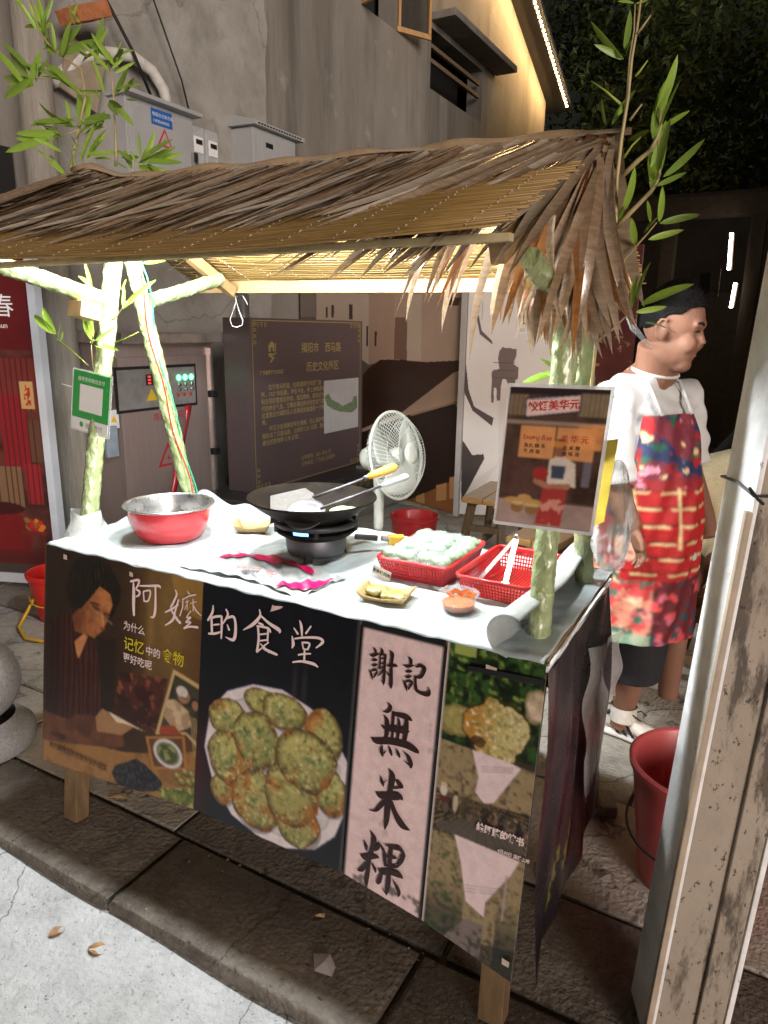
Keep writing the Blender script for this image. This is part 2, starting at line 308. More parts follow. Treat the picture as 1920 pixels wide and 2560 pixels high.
# measured outlines (mm on their boards) of printed shapes and brush strokes, and of the bamboo sprigs (mm in the place)
DATA = {'ST':{'a':[[[401,47,4.4],[404,84,12.3],[405,121,11.4],[408,149,7.9]],[[389,51,6.1],[423,41,7.8],[419,59,7.0],[412,69,4.4],[427,74,8.7],[425,85,7.0],[413,92,3.5]],[[427,57,4.3],[459,51,6.0],[503,43,7.6],[509,49,2.5]],[[443,73,6.0],[447,98,6.1]],[[442,71,4.3],[470,64,6.0],[464,93,6.0],[446,99,4.3]],[[490,49,6.8],[492,85,7.7],[492,118,10.2],[486,137,7.7],[474,140,2.6]]],'ma':[[[566,42,4.1],[572,55,6.6],[559,83,7.5],[552,99,5.8],[575,123,9.1],[590,133,8.3]],[[580,68,5.8],[569,103,6.6],[561,130,8.3],[533,152,3.4]],[[531,114,4.2],[555,100,6.7],[580,82,4.9]],[[611,38,3.2],[620,44,4.0]],[[594,65,3.3],[619,50,4.1],[643,41,4.0]],[[596,61,3.3],[596,86,4.1],[587,113,4.1]],[[606,70,2.4],[619,64,2.4]],[[612,61,2.4],[614,90,2.4]],[[611,76,2.4],[604,92,1.6]],[[624,70,2.4],[647,60,2.4]],[[634,55,3.2],[636,89,3.2]],[[634,71,3.2],[648,86,4.8],[666,96,2.4]],[[628,90,3.2],[613,112,4.1],[629,108,4.9],[611,126,4.9],[630,122,4.9],[605,144,4.1]],[[605,145,5.8],[628,135,5.7],[656,131,7.3]]],'de':[[[706,59,3.9],[705,78,7.9],[690,104,6.4]],[[703,96,7.9],[707,138,7.9]],[[701,95,6.3],[719,87,7.1],[738,82,6.2]],[[738,83,7.0],[740,113,7.8],[740,144,4.7]],[[711,112,4.7],[731,106,4.7]],[[695,140,5.6],[717,135,7.1],[739,125,3.9]],[[752,60,5.4],[759,74,6.9],[744,101,4.7]],[[752,86,5.4],[777,75,7.7],[786,89,8.4],[788,119,10.0],[781,138,9.3],[755,136,2.3]],[[759,101,3.9],[766,114,7.0]]],'shi':[[[863,38,3.7],[866,55,7.4],[845,81,9.7],[813,104,2.3]],[[870,54,5.9],[898,68,8.1],[929,78,10.9],[931,86,2.9]],[[863,74,5.9],[878,76,5.9]],[[858,83,5.2],[882,81,5.9],[897,82,6.6],[903,90,5.1]],[[862,86,6.7],[866,116,7.4],[863,152,8.2]],[[895,85,6.6],[895,116,5.2]],[[870,103,4.5],[892,96,4.4]],[[871,120,4.5],[895,112,4.4]],[[863,152,5.2],[886,131,3.0]],[[899,118,3.7],[882,136,4.5],[903,141,8.1],[928,144,6.6]],[[873,128,3.7],[886,135,5.2],[903,143,7.4]]],'tang':[[[991,40,3.5],[997,53,8.4],[1001,78,4.9]],[[975,63,3.5],[988,75,7.1]],[[1026,47,4.2],[1012,69,5.6]],[[971,85,3.6],[976,104,9.3],[973,116,2.9]],[[979,90,4.3],[1009,80,5.6],[1050,72,6.9],[1064,79,8.2],[1045,99,2.8]],[[1003,94,4.9],[1008,110,4.9]],[[1003,94,4.2],[1025,92,5.6],[1021,108,4.9]],[[1008,110,4.2],[1023,108,4.2]],[[994,129,5.0],[1009,123,4.9],[1031,117,4.2]],[[1012,112,5.6],[1013,143,6.4]],[[978,152,4.3],[1006,143,6.4],[1041,141,8.4],[1055,146,3.5]]],'xie':[[[1206,60,1.6],[1213,65,6.5],[1214,72,4.9]],[[1198,80,1.6],[1206,80,7.4],[1216,75,6.5],[1225,71,2.3]],[[1206,93,2.3],[1213,89,7.3],[1220,87,2.6]],[[1207,105,2.3],[1214,102,6.5],[1221,98,2.6]],[[1200,117,1.6],[1206,124,6.6],[1211,139,2.6]],[[1206,119,2.6],[1218,112,5.7],[1221,117,4.6],[1214,133,3.9]],[[1227,56,1.6],[1232,63,7.3],[1230,73,4.9]],[[1227,73,3.9],[1228,90,4.5],[1228,106,4.2]],[[1226,73,3.2],[1240,70,4.8]],[[1241,69,6.4],[1241,95,6.5],[1242,118,6.8],[1242,134,7.3],[1242,144,2.3]],[[1242,140,3.2],[1235,135,1.3]],[[1229,82,2.9],[1239,79,2.9]],[[1230,94,2.9],[1240,91,2.9]],[[1224,108,3.3],[1234,103,3.6],[1242,99,2.9]],[[1238,107,3.2],[1231,119,3.9],[1223,127,1.6]],[[1246,96,2.3],[1259,91,7.2],[1269,89,8.0],[1275,89,2.2]],[[1252,58,2.6],[1259,64,8.8],[1259,90,7.2],[1261,121,8.8],[1262,138,8.9],[1262,147,2.6]],[[1262,141,3.2],[1254,137,1.0]],[[1247,108,1.6],[1253,115,5.6],[1256,118,1.9]]],'ji':[[[1301,60,1.6],[1307,66,7.8],[1309,77,6.3]],[[1290,83,2.2],[1300,84,7.1],[1315,77,3.7]],[[1298,98,3.2],[1306,94,7.1],[1313,92,2.2]],[[1298,111,3.8],[1306,107,6.3],[1313,103,2.2]],[[1293,119,1.9],[1299,128,7.1],[1304,143,2.2]],[[1298,122,3.2],[1311,116,5.5],[1315,121,5.5],[1307,137,4.7]],[[1321,80,3.1],[1333,74,8.5],[1343,77,9.3],[1341,90,8.5],[1334,101,7.8],[1321,104,3.1]],[[1323,102,4.7],[1325,122,7.0],[1329,134,8.6],[1343,138,8.6],[1357,136,10.8],[1361,129,6.2],[1357,118,1.2]]],'wu':[[[1257,184,1.9],[1265,192,9.7],[1259,205,8.1],[1246,209,1.6]],[[1273,206,6.5],[1281,206,9.7],[1310,205,13.5],[1323,209,4.7]],[[1246,243,2.3],[1256,247,11.4],[1283,242,17.0],[1309,238,16.0],[1318,238,4.8]],[[1250,217,2.3],[1258,226,10.6],[1261,242,12.2],[1261,271,9.0]],[[1275,203,8.1],[1275,227,7.3],[1277,266,6.5]],[[1289,214,3.9],[1292,230,8.0],[1291,265,6.5]],[[1310,212,9.5],[1311,233,12.0],[1309,266,8.8]],[[1221,281,2.0],[1235,286,14.9],[1271,276,16.3],[1309,272,17.6],[1329,274,17.5],[1343,279,11.9],[1347,283,3.2]],[[1253,291,1.6],[1251,306,9.9],[1255,318,6.6]],[[1257,311,4.9],[1265,300,1.0]],[[1270,287,1.3],[1275,299,8.2],[1279,309,4.9]],[[1290,288,1.3],[1296,299,8.9],[1300,307,4.9]],[[1309,290,1.6],[1322,298,9.6],[1330,312,12.0],[1331,323,6.4]],[[1327,317,6.4],[1313,313,1.0]]],'mi':[[[1275,345,2.4],[1285,359,16.0],[1283,396,13.5],[1280,431,15.3],[1280,473,13.7],[1277,499,3.4]],[[1254,369,2.0],[1260,384,9.4],[1264,393,2.7]],[[1263,385,3.4],[1274,372,1.0]],[[1294,366,2.0],[1304,371,13.4],[1314,377,8.3]],[[1292,388,5.1],[1315,378,5.0]],[[1245,413,2.4],[1257,418,15.4],[1282,412,18.7],[1307,404,18.5],[1318,409,3.3]],[[1274,424,10.2],[1258,448,11.2],[1247,462,6.1],[1230,465,1.4]],[[1288,423,10.2],[1301,448,14.4],[1322,471,18.5],[1344,477,1.7]]],'guo':[[[1239,517,2.4],[1250,533,14.8],[1248,561,12.3],[1241,590,13.2],[1241,625,11.5],[1239,652,11.5],[1241,667,2.8]],[[1223,548,2.1],[1230,560,10.6],[1232,572,3.5]],[[1266,539,5.2],[1262,553,10.4],[1254,563,5.2]],[[1270,543,5.2],[1278,553,8.6]],[[1216,588,2.1],[1228,591,14.2],[1250,581,13.2],[1267,576,5.2]],[[1237,602,8.8],[1224,626,10.7],[1211,633,1.4]],[[1252,600,5.3],[1260,610,8.8],[1262,618,4.2]],[[1278,547,3.5],[1283,565,10.4],[1287,591,6.9]],[[1281,538,2.4],[1302,536,10.3],[1323,533,11.9],[1336,546,6.7]],[[1333,542,11.8],[1327,563,11.9],[1317,584,3.4]],[[1299,540,10.3],[1299,568,10.3],[1299,602,10.3],[1299,636,13.0],[1296,663,5.2]],[[1284,650,1.4],[1293,659,5.2]],[[1287,564,6.9],[1301,562,8.6],[1315,559,5.1]],[[1287,588,5.2],[1306,585,8.6],[1320,578,5.1]],[[1269,607,2.4],[1280,609,13.9],[1304,601,14.6],[1326,599,15.3],[1336,604,3.4]],[[1280,613,7.0],[1275,634,12.2],[1270,644,7.0]],[[1312,618,1.7],[1323,631,10.3],[1330,644,9.4],[1328,655,2.4]]]},'P1':{'hair':[[140,28],[204,5],[273,10],[320,45],[349,87],[334,134],[303,192],[296,173],[312,138],[299,105],[254,93],[209,143],[175,178],[133,183],[101,135],[117,69]],'face':[[209,143],[254,89],[300,109],[312,138],[297,182],[270,228],[236,258],[207,254],[147,255],[133,208],[169,175]],'neck':[[148,289],[189,254],[207,259],[179,319],[167,339],[158,324]],'body':[[41,232],[127,192],[153,262],[190,304],[213,261],[261,312],[273,485],[137,554],[16,539],[37,340]],'hands':[[3,556],[124,553],[167,523],[245,505],[372,531],[379,563],[341,583],[108,637],[5,655]],'paper':[[279,473],[342,482],[475,494],[415,494],[367,533],[258,553],[251,508]],'paper2':[[308,475],[459,495],[393,492],[343,498]],'pic':[[353,335],[544,310],[501,489],[325,466]],'frame':[[565,276],[677,300],[679,490],[623,456],[504,490]],'frame2':[[571,290],[676,312],[675,472],[622,449],[517,480]],'ledge':[[-8,663],[31,634],[89,634],[260,599],[375,585],[462,562],[679,490],[676,692],[532,686],[323,716],[142,729],[-20,749]],'box':[[465,508],[618,462],[633,559],[496,600]],'pile':[[327,668],[343,637],[398,607],[430,588],[469,596],[518,617],[540,631],[531,658],[446,691],[357,701]],'green':[[528,651],[671,602],[671,690],[532,686]],'shirt':[[547,372],[578,364],[629,385],[641,428],[583,460],[535,427]],'red':[[521,459],[577,442],[608,461],[522,486]]},'E1':{'oldman':[607,344,24,23],'woman':[652,359,20,19],'plate':[556,534,57,42],'food':[556,534,38,29],'fruit':[[600,590,19,12],[629,569,19,12],[654,568,18,12],[616,601,18,13],[645,595,18,12],[665,585,18,12]]},'P2':{'plate':[[694,469],[709,358],[766,288],[853,246],[948,236],[1040,261],[1114,313],[1167,380],[1167,480],[1136,573],[1079,631],[989,662],[892,661],[804,634],[732,564]]},'E2':[[888,288,56,31],[957,292,59,42],[776,364,62,45],[1081,323,49,60],[764,571,36,37],[778,476,63,66],[874,397,67,68],[1114,463,42,53],[880,564,72,75],[1024,578,60,55],[996,508,70,81],[1029,401,86,71]],'P4':{'sky1':[[1474,236],[1569,241],[1588,246],[1535,344],[1513,351],[1491,332],[1495,295]],'road1':[[1405,434],[1505,389],[1533,364],[1617,379],[1610,451],[1406,450]],'sky2':[[1452,449],[1607,456],[1593,493],[1541,582],[1541,619],[1495,598],[1473,505]],'road2':[[1456,698],[1499,641],[1543,638],[1540,721],[1439,735]]},'E4':{'cake':[1525,179,71,69],'cake2':[1432,179,46,37],'tofu':[1608,100,31,38],'split':[1489,232],'split2':[1511,450]},'T1':{'为什么':[365,202],'记忆':[368,260],'中的':[459,257],'食物':[524,259],'更好吃呢':[367,299]},'T4':{'title':[1504,414],'date':[1558,448]},'MA':{'grey':[[-572,353],[310,412],[306,642],[-585,622]],'pale':[[310,404],[1185,434],[1196,1072],[304,742]],'pale2':[[1185,434],[1554,444],[1571,1010],[1196,1072]],'brown':[[1572,645],[1741,645],[1747,1003],[1571,1010]],'cream':[[1734,456],[1925,460],[1938,1009],[1747,1003]],'wins':[[[476,545],[512,545],[512,643],[475,642]],[[575,527],[619,528],[618,646],[574,646]],[[875,522],[935,523],[936,664],[875,664]],[[1281,767],[1313,766],[1309,899],[1278,900]],[[1151,720],[1179,719],[1182,903],[1154,903]],[[2200,490],[2392,494],[2367,558],[2199,542]]],'roof1':[[1104,1171],[1196,1103],[1374,1018],[1689,1008],[1982,1014],[2411,981],[2492,1037],[2339,1086],[1704,1465],[1097,1688]],'wallb':[[1097,1688],[1704,1465],[2339,1086],[2512,1063],[2512,1358],[2391,1301],[1799,1478],[1097,1721]],'roof2':[[1097,1721],[1799,1478],[2381,1308],[2443,1351],[2479,1950],[1685,2337],[1050,2459]],'line2':[[1799,1478],[2381,1308],[2456,1398],[2425,1380],[2373,1330],[1822,1491]],'house':[[1697,2319],[2469,1937],[2468,2273],[1486,2487]],'hw':[[[2183,2054],[2308,2009],[2316,2156],[2190,2196]],[[2343,1959],[2437,1921],[2449,2115],[2353,2141]],[[1920,2203],[2032,2150],[2038,2288],[1925,2328]]]},'MB':{'roofline':[[43,612],[86,632],[113,745],[198,822],[206,851],[100,774],[73,661],[44,633]],'wave':[[-37,986],[1,1007],[32,1212],[83,1345],[244,1432],[233,1500],[69,1376],[3,1243],[-34,1066]],'dark':[[-11,1606],[86,1743],[177,1732],[186,1770],[68,2026],[11,2141]],'gate':[[281,871],[398,883],[398,927],[376,999],[421,1027],[419,1115],[398,1130],[406,1263],[354,1264],[349,1175],[324,1117],[297,1118],[287,1192],[289,1288],[260,1296],[254,1192],[232,1193],[238,1312],[216,1312],[210,1061],[268,1038],[253,958],[260,900]],'wall':[[11,2141],[81,1978],[303,1813],[270,1207],[313,1191],[457,1129],[480,1501],[162,2055]],'tri':[[438,537],[470,690],[412,691]],'lab':[[405,712],[468,711],[469,765],[408,763]]},'RL':[[-350,1583,2167,-378,1568,2172],[-354,1612,2177,-331,1610,2178],[-361,1584,2074,-437,1592,2153],[-364,1599,2079,-413,1559,2101],[-366,1609,2099,-347,1554,2143],[-360,1596,2086,-348,1602,2128],[-387,1597,1964,-406,1610,2018],[-378,1610,1966,-349,1655,2043],[-364,1591,1977,-355,1618,2011],[-296,1608,1969,-251,1575,2062],[-291,1580,1925,-292,1657,2047],[-282,1592,1945,-253,1578,2024],[-284,1616,1949,-233,1610,1977],[-301,1599,1947,-352,1633,1936],[-289,1581,1925,-304,1625,1978],[-278,1595,1865,-260,1551,1952],[-288,1606,1852,-305,1652,1929],[-266,1588,1856,-196,1616,1923],[-277,1592,1841,-229,1629,1867],[-267,1609,1776,-258,1566,1833],[-285,1613,1777,-295,1619,1823],[-266,1607,1773,-192,1638,1793],[-283,1597,1742,-220,1631,1763],[-311,1615,1734,-310,1552,1778],[-297,1614,1756,-267,1587,1786],[-367,1599,1742,-363,1558,1775],[-349,1608,1780,-331,1575,1810],[-301,1595,1608,-295,1558,1672],[-291,1582,1623,-279,1570,1701],[-282,1585,1615,-187,1550,1659],[-288,1567,1600,-232,1605,1612],[-447,1590,1477,-488,1587,1502],[-447,1597,1461,-468,1551,1469]],'RS':[[-355,1600,1666,-352,1600,1784,-355,1600,1936,-349,1600,2079,-342,1600,2177],[-351,1600,1768,-289,1600,1832,-274,1600,1861,-285,1600,1937],[-346,1600,1867,-297,1600,1909,-282,1600,1953,-288,1600,1987],[-351,1600,1675,-301,1600,1737,-270,1600,1775],[-363,1600,2000,-425,1600,2049],[-342,1600,1968,-321,1600,1995],[-339,1600,2046,-318,1600,2071],[-344,1600,2119,-320,1600,2148],[-347,1600,1901,-317,1600,1936],[-352,1600,1969,-353,1600,2080,-352,1600,2171],[-363,1600,1706,-372,1600,1593,-372,1600,1440,-371,1600,1354],[-373,1600,1537,-302,1600,1605]],'LL':[[-2510,1914,2569,-2521,1860,2653],[-2503,1919,2569,-2513,1915,2671],[-2466,1904,2558,-2514,1956,2663],[-2504,1911,2581,-2598,1935,2645],[-2379,1882,2481,-2242,1884,2537],[-2387,1883,2482,-2366,1863,2561],[-2405,1889,2490,-2523,1943,2573],[-2277,1885,2543,-2301,1876,2619],[-2566,1900,2424,-2732,1942,2567],[-2580,1919,2423,-2767,1925,2470],[-2523,1889,2393,-2692,1905,2412],[-2535,1908,2407,-2466,1846,2447],[-2429,1907,2415,-2570,1884,2465],[-2309,1904,2354,-2529,1920,2462],[-2141,1907,2421,-2208,1903,2482],[-2149,1902,2403,-2177,1864,2445],[-2122,1900,2413,-2019,1855,2432],[-2213,1899,2461,-2138,1904,2516],[-2191,1911,2419,-2171,1887,2444],[-2114,1881,2386,-2064,1903,2426],[-2231,1888,2439,-2323,1929,2490],[-2184,1896,2329,-2165,1886,2387],[-2221,1916,2325,-2218,1887,2345],[-2114,1894,2327,-1989,1882,2335],[-2089,1899,2304,-2000,1851,2321],[-2292,1902,2241,-2293,1951,2372],[-2314,1903,2266,-2357,1929,2337],[-2366,1918,2253,-2638,1941,2308],[-2424,1910,2219,-2607,1938,2300],[-2473,1913,2217,-2647,1870,2226],[-2492,1899,2146,-2552,1881,2195],[-2355,1890,2261,-2385,1909,2343],[-2182,1893,2220,-2340,1914,2227],[-2162,1903,2300,-2030,1853,2257],[-2149,1898,2254,-2289,1887,2260],[-2340,1908,2172,-2299,1851,2201],[-2283,1887,2125,-2194,1902,2209],[-2243,1896,2146,-2142,1920,2141],[-2460,1893,2173,-2409,1864,2208],[-2427,1917,2089,-2472,1869,2139],[-2346,1886,2108,-2334,1874,2165],[-2026,1894,2096,-1844,1867,2147],[-1991,1901,2091,-1874,1952,2122],[-2029,1885,2088,-2062,1890,2142],[-2074,1907,2103,-2193,1946,2166],[-2034,1920,2087,-1884,1857,2049],[-2023,1901,2105,-2021,1946,2164],[-2129,1582,1524,-2304,1607,1602],[-2131,1587,1524,-2266,1621,1630],[-2161,1618,1507,-2138,1603,1564],[-2104,1580,1503,-2067,1565,1535],[-1972,1597,1508,-2054,1628,1584],[-1954,1589,1519,-2013,1614,1634],[-1960,1596,1506,-1821,1581,1549],[-1976,1608,1492,-1854,1585,1493],[-1815,1595,1605,-1830,1621,1679],[-1825,1600,1605,-1703,1623,1696],[-1956,1601,1667,-1947,1573,1745],[-1949,1598,1666,-2054,1630,1722],[-1731,1603,1737,-1661,1637,1747],[-1800,1580,1659,-1783,1587,1693]],'LS':[[-2393,1900,2083,-2322,1900,2229,-2272,1900,2327,-2284,1900,2415,-2397,1900,2481,-2485,1900,2560,-2518,1900,2666],[-2148,1900,2093,-2139,1900,2166,-2134,1900,2310,-2136,1900,2394],[-2272,1900,2327,-2420,1900,2412,-2560,1900,2423],[-2322,1900,2229,-2450,1900,2212],[-2037,1900,2055,-2033,1900,2098],[-2134,1900,2310,-2121,1900,2329],[-2147,1600,1507,-2003,1600,1427],[-1982,1600,1398,-1982,1600,1430,-1981,1600,1505],[-1982,1600,1494,-1964,1600,1511],[-1878,1600,1574,-1854,1600,1585,-1796,1600,1630],[-1871,1600,1502,-1762,1600,1538],[-1956,1600,1569,-1952,1600,1667]]}
# ================================================================ THE SETTING
m_ground = mat('dark soil', (.05, .045, .04), .95, var=.3, scale=3)
MB().grid(lambda u, v: (-45+90*u, -25+110*v, -.13), 2, 2).obj('ground', m_ground, kind='structure')

# road: coarse concrete, a smoother cement gutter band along the kerb
m_road = mat('road concrete', (.27, .27, .26), .92, scale=55, bump=1.0, bscale=90, col2=(.44, .44, .43), detail=10)
stain_or_glint(m_road, (.055, .053, .05), 34, .57, .62, amount=.85); stain_or_glint(m_road, (.5, .49, .47), 90, .6, .66, amount=.6, seed=7); stain_or_glint(m_road, (.04, .04, .038), 120, .62, .66, amount=.8, seed=2); stain_or_glint(m_road, (.36, .36, .35), 3, .5, .75, amount=.4, seed=4); cracks(m_road, (.04, .035, .03), .55, .012, .9)
def road_z(x, y): return -.065 + .006*math.sin(x*3.1+y*2)+.004*math.sin(x*9+y*7)
mb = MB(); mb.grid(lambda u, v: (-9+15*u, -7+8.02*v, road_z(-9+15*u, -7+8.02*v)), 150, 110); mb.obj('road', m_road, smooth=True, kind='structure')
m_gut = mat('gutter cement', (.37, .375, .375), .85, scale=14, bump=.9, bscale=70, col2=(.54, .55, .55)); cracks(m_gut, (.05, .045, .04), 1.6, .007, .8); stain_or_glint(m_gut, (.12, .12, .115), 7, .54, .68, amount=.6); stain_or_glint(m_gut, (.06, .055, .05), 70, .6, .66, amount=.7, seed=3); stain_or_glint(m_gut, (.5, .5, .5), 110, .62, .68, amount=.5, seed=5)
def gut(u, v):
    x = -8+13*u; e = .72+.03*math.sin(x*5)+.02*math.sin(x*13+1)+.012*math.sin(x*31)
    y = e+(1.075-e)*v; return (x, y, road_z(x, min(y, 1.0))+.004+.026*v*v)
mb = MB(); mb.grid(gut, 260, 10); mb.obj('gutter', m_gut, smooth=True, kind='structure')

# pavement: bed + single stone slabs with open joints
m_slab = [mat('paving stone %d' % k, c, .8, scale=26, bump=.8, bscale=70, col2=c2, detail=9) for k, (c, c2) in enumerate([((.34,.305,.25),(.50,.455,.385)), ((.36,.325,.27),(.52,.47,.40)), ((.32,.295,.25),(.47,.435,.38)), ((.38,.345,.295),(.54,.495,.43))])]
for k, M_ in enumerate(m_slab): stain_or_glint(M_, (.09, .075, .06), 2.6, .54, .7, amount=.65, seed=k*3.1); stain_or_glint(M_, (.03, .025, .02), 17, .62, .68, amount=.8, seed=k+9); stain_or_glint(M_, (.45, .41, .35), 150, .6, .7, amount=.5, seed=k+4); stain_or_glint(M_, (.05, .045, .04), 210, .62, .7, amount=.6, seed=k+2); cracks(M_, (.03, .025, .02), .8, .006, .7)
m_front = [mat('oil and shade darkened stone %d' % k, c, .65, scale=26, bump=.9, bscale=70, col2=c2, detail=9) for k, (c, c2) in enumerate([((.10,.083,.065),(.19,.165,.135)), ((.11,.092,.073),(.2,.175,.145)), ((.095,.083,.068),(.18,.16,.135)), ((.12,.104,.086),(.215,.19,.16))])]  # darkened by oil and by the stall's shade painted into the colour
for k, M_ in enumerate(m_front): stain_or_glint(M_, (.035, .028, .021), 3.0, .5, .66, amount=.75, seed=k*2.3); stain_or_glint(M_, (.26, .235, .19), 75, .58, .66, amount=.5, seed=k+4); stain_or_glint(M_, (.015, .012, .01), 48, .6, .65, amount=.85, seed=k+1); cracks(M_, (.02, .016, .012), .8, .006, .7)
m_bed = mat('joint dirt', (.07, .058, .045), .95, bump=.4)
pave = MB().box((-2.5, 11.05, -.054), (22, 19.9, .08)).obj('pavement', m_bed, kind='structure')
kerb = empty('kerb', (-1.2, 1.2, -.1), None, None, kind='structure')
slab_cache = {}
def slab(parent, name, x0, x1, y0, y1, zt, th, k, bev=.008):
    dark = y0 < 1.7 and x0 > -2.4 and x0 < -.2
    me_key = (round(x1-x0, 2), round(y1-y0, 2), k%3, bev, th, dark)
    if me_key not in slab_cache:
        bm = bmesh.new(); bmesh.ops.create_cube(bm, size=1)
        for v in bm.verts: v.co = Vector((v.co.x*(x1-x0), v.co.y*(y1-y0), v.co.z*th))
        bmesh.ops.bevel(bm, geom=[e for e in bm.edges if e.verts[0].co.z > 0 and e.verts[1].co.z > 0], offset=bev, segments=3, affect='EDGES', profile=.5)
        for v in bm.verts:
            v.co += Vector((random.uniform(-.0035, .0035), random.uniform(-.0035, .0035), random.uniform(-.002, .002)))
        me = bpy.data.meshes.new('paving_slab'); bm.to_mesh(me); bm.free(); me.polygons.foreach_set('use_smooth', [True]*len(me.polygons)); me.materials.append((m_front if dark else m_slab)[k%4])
        try: me.set_sharp_from_angle(angle=math.radians(40))
        except Exception: pass
        slab_cache[me_key] = me
    o = link(name, slab_cache[me_key], parent, loc=((x0+x1)/2, (y0+y1)/2, zt-th/2), rot=(random.uniform(-.004, .004), random.uniform(-.003, .003), random.uniform(-.004, .004)))
    attach(o, parent); return o
xs = [-5.6, -4.7, -3.85, -3.1, -2.32, -1.462, -.62, .25, 1.1, 1.95]
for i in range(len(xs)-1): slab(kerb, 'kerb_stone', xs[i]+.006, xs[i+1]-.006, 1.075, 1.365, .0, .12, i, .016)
y = 1.375; row = 0
while y < 8.6:
    d = .36 if row == 0 else (.52 if row % 2 else .46); x = -5.75+(.37 if row % 2 else 0)
    while x < 2.2 + (y > 3)*.6:
        w = (.86, .72, .94)[(row*7+int(x*3)) % 3]
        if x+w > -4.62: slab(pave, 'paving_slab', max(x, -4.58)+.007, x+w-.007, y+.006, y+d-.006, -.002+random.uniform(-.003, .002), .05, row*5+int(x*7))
        x += w
    y += d; row += 1

# ---------------------------------------------------------------- old building along the lane
m_wall = mat('weathered plaster', (.165, .152, .13), .93, scale=1.6, bump=.5, bscale=26, col2=(.26, .243, .212), detail=12, stretch=(1, 1, .35))
stain_or_glint(m_wall, (.09, .08, .065), 1.4, .5, .68, (1, 1.6, .16), .75, 2.2); stain_or_glint(m_wall, (.38, .37, .34), 2.2, .6, .72, amount=.5, seed=6)
m_patch = mat('cement render', (.25, .24, .215), .93, scale=2.4, bump=.6, bscale=20, col2=(.36, .35, .32), detail=12)
stain_or_glint(m_patch, (.13, .12, .1), 1.7, .52, .7, amount=.65, seed=1.2); cracks(m_patch, (.1, .09, .075), .5, .006, .55)
m_dark = mat('interior shade', (.012, .011, .01), .9)
m_oldwood = mat('old timber', (.13, .09, .055), .75, scale=7, stretch=(8, 8, .8), bump=.4, bscale=40, col2=(.22, .155, .095))
m_grey = mat('grey painted steel', (.36, .37, .37), .5, var=.06, scale=4, bump=.04)
stain_or_glint(m_grey, (.22, .2, .17), 3, .56, .72, (1, 1, .4), .45)
bld = empty('old_building', (-4.7, 6, 0), 'weathered grey plaster house wall with a lit sloping eave behind the stall', 'building')
# wall with two openings, in the plane x = -4.6
def wall_top(y_): return 5.68+.443*(14.25-y_) if y_ > 6 else 9.33
ys = [-3, 7.62, 8.42, 9.36, 11.15, 14.25]
mb = MB()
def wq(y0, y1, z0, z1a, z1b): mb.poly([(-4.6, y0, z0), (-4.6, y1, z0), (-4.6, y1, z1b), (-4.6, y0, z1a)], .25, (-1, 0, 0))
mb.poly([(-4.6, -3, 0), (-4.6, 7.62, 0), (-4.6, 7.62, wall_top(7.62)), (-4.6, 6, 9.33), (-4.6, -3, 9.33)], .25, (-1, 0, 0))
wq(7.62, 8.42, 0, 4.98, 4.98); wq(7.62, 8.42, 6.1, wall_top(7.62), wall_top(8.42)); wq(8.42, 9.36, 0, wall_top(8.42), wall_top(9.36))
wq(9.36, 11.15, 0, 4.62, 4.62); wq(9.36, 11.15, 5.32, wall_top(9.36), wall_top(11.15)); wq(11.15, 14.25, 0, wall_top(11.15), wall_top(14.25))
mb.obj('wall', m_wall, bld)
MB().box((-7.1, 14.1, 2.8), (4.5, .25, 5.6)).obj('end_wall', m_wall, bld)
MB().box((-5.0, 8.02, 5.55), (.1, 1.0, 1.3)).obj('room_shade_panel', m_dark, bld); MB().box((-5.1, 10.25, 4.97), (.1, 2.0, .9)).obj('room_shade_panel', m_dark, bld)  # dark panels behind the window holes stand in for the shade inside
# render coat with a ragged edge
ed = [(5.87+.02*math.sin(z*3)+.03*math.sin(z*11)*(z > 4)+random.uniform(-.008, .008), z) for z in np.linspace(7.5, 0, 60)]
MB().poly([(-4.598, 3.42, 0), (-4.598, 3.42, 7.5)]+[(-4.598, a, b) for a, b in ed], .035, (1, 0, 0)).obj('render_coat', m_patch, bld)
MB().box((-4.42, 10.5, 5.44), (.34, 2.35, .09), bev=.01).obj('ledge', m_wall, bld)
MB().box((-4.62, 10.2, 4.95), (.05, 1.7, .05)).obj('window_bar', m_oldwood, bld); MB().box((-4.62, 10.2, 5.12), (.05, 1.7, .05)).obj('window_bar', m_oldwood, bld)
m_sash = mat('varnished pine', (.36, .2, .08), .45, scale=5, stretch=(6, 6, .7), col2=(.5, .3, .13), coat=.2)
m_pane = mat('old pane', (.05, .05, .045), .08, alpha=.55)
def sash(hx, hy, ang, w, z0, z1):
    a = math.radians(ang); d = Vector((math.cos(a), math.sin(a), 0)); h = Vector((hx, hy, 0)); t = .055
    mb_ = MB(); A = lambda s, z: h+d*s+Vector((0, 0, z))
    mb_.bar(A(0, z0+t/2), A(w, z0+t/2), .035, t); mb_.bar(A(0, z1-t/2), A(w, z1-t/2), .035, t)
    mb_.bar(A(t/2, z0+t), A(t/2, z1-t), .036, t, up=d.cross(Vector((0,0,1)))); mb_.bar(A(w-t/2, z0+t), A(w-t/2, z1-t), .036, t, up=d.cross(Vector((0,0,1))))
    o = mb_.obj('window_sash', m_sash, bld)
    MB().poly([A(t, z0+t), A(w-t, z0+t), A(w-t, z1-t), A(t, z1-t)], .004).obj('pane', m_pane, o)
sash(-4.6, 7.62, -18, .5, 4.98, 6.05); sash(-4.6, 8.42, 62, .5, 4.98, 6.05)
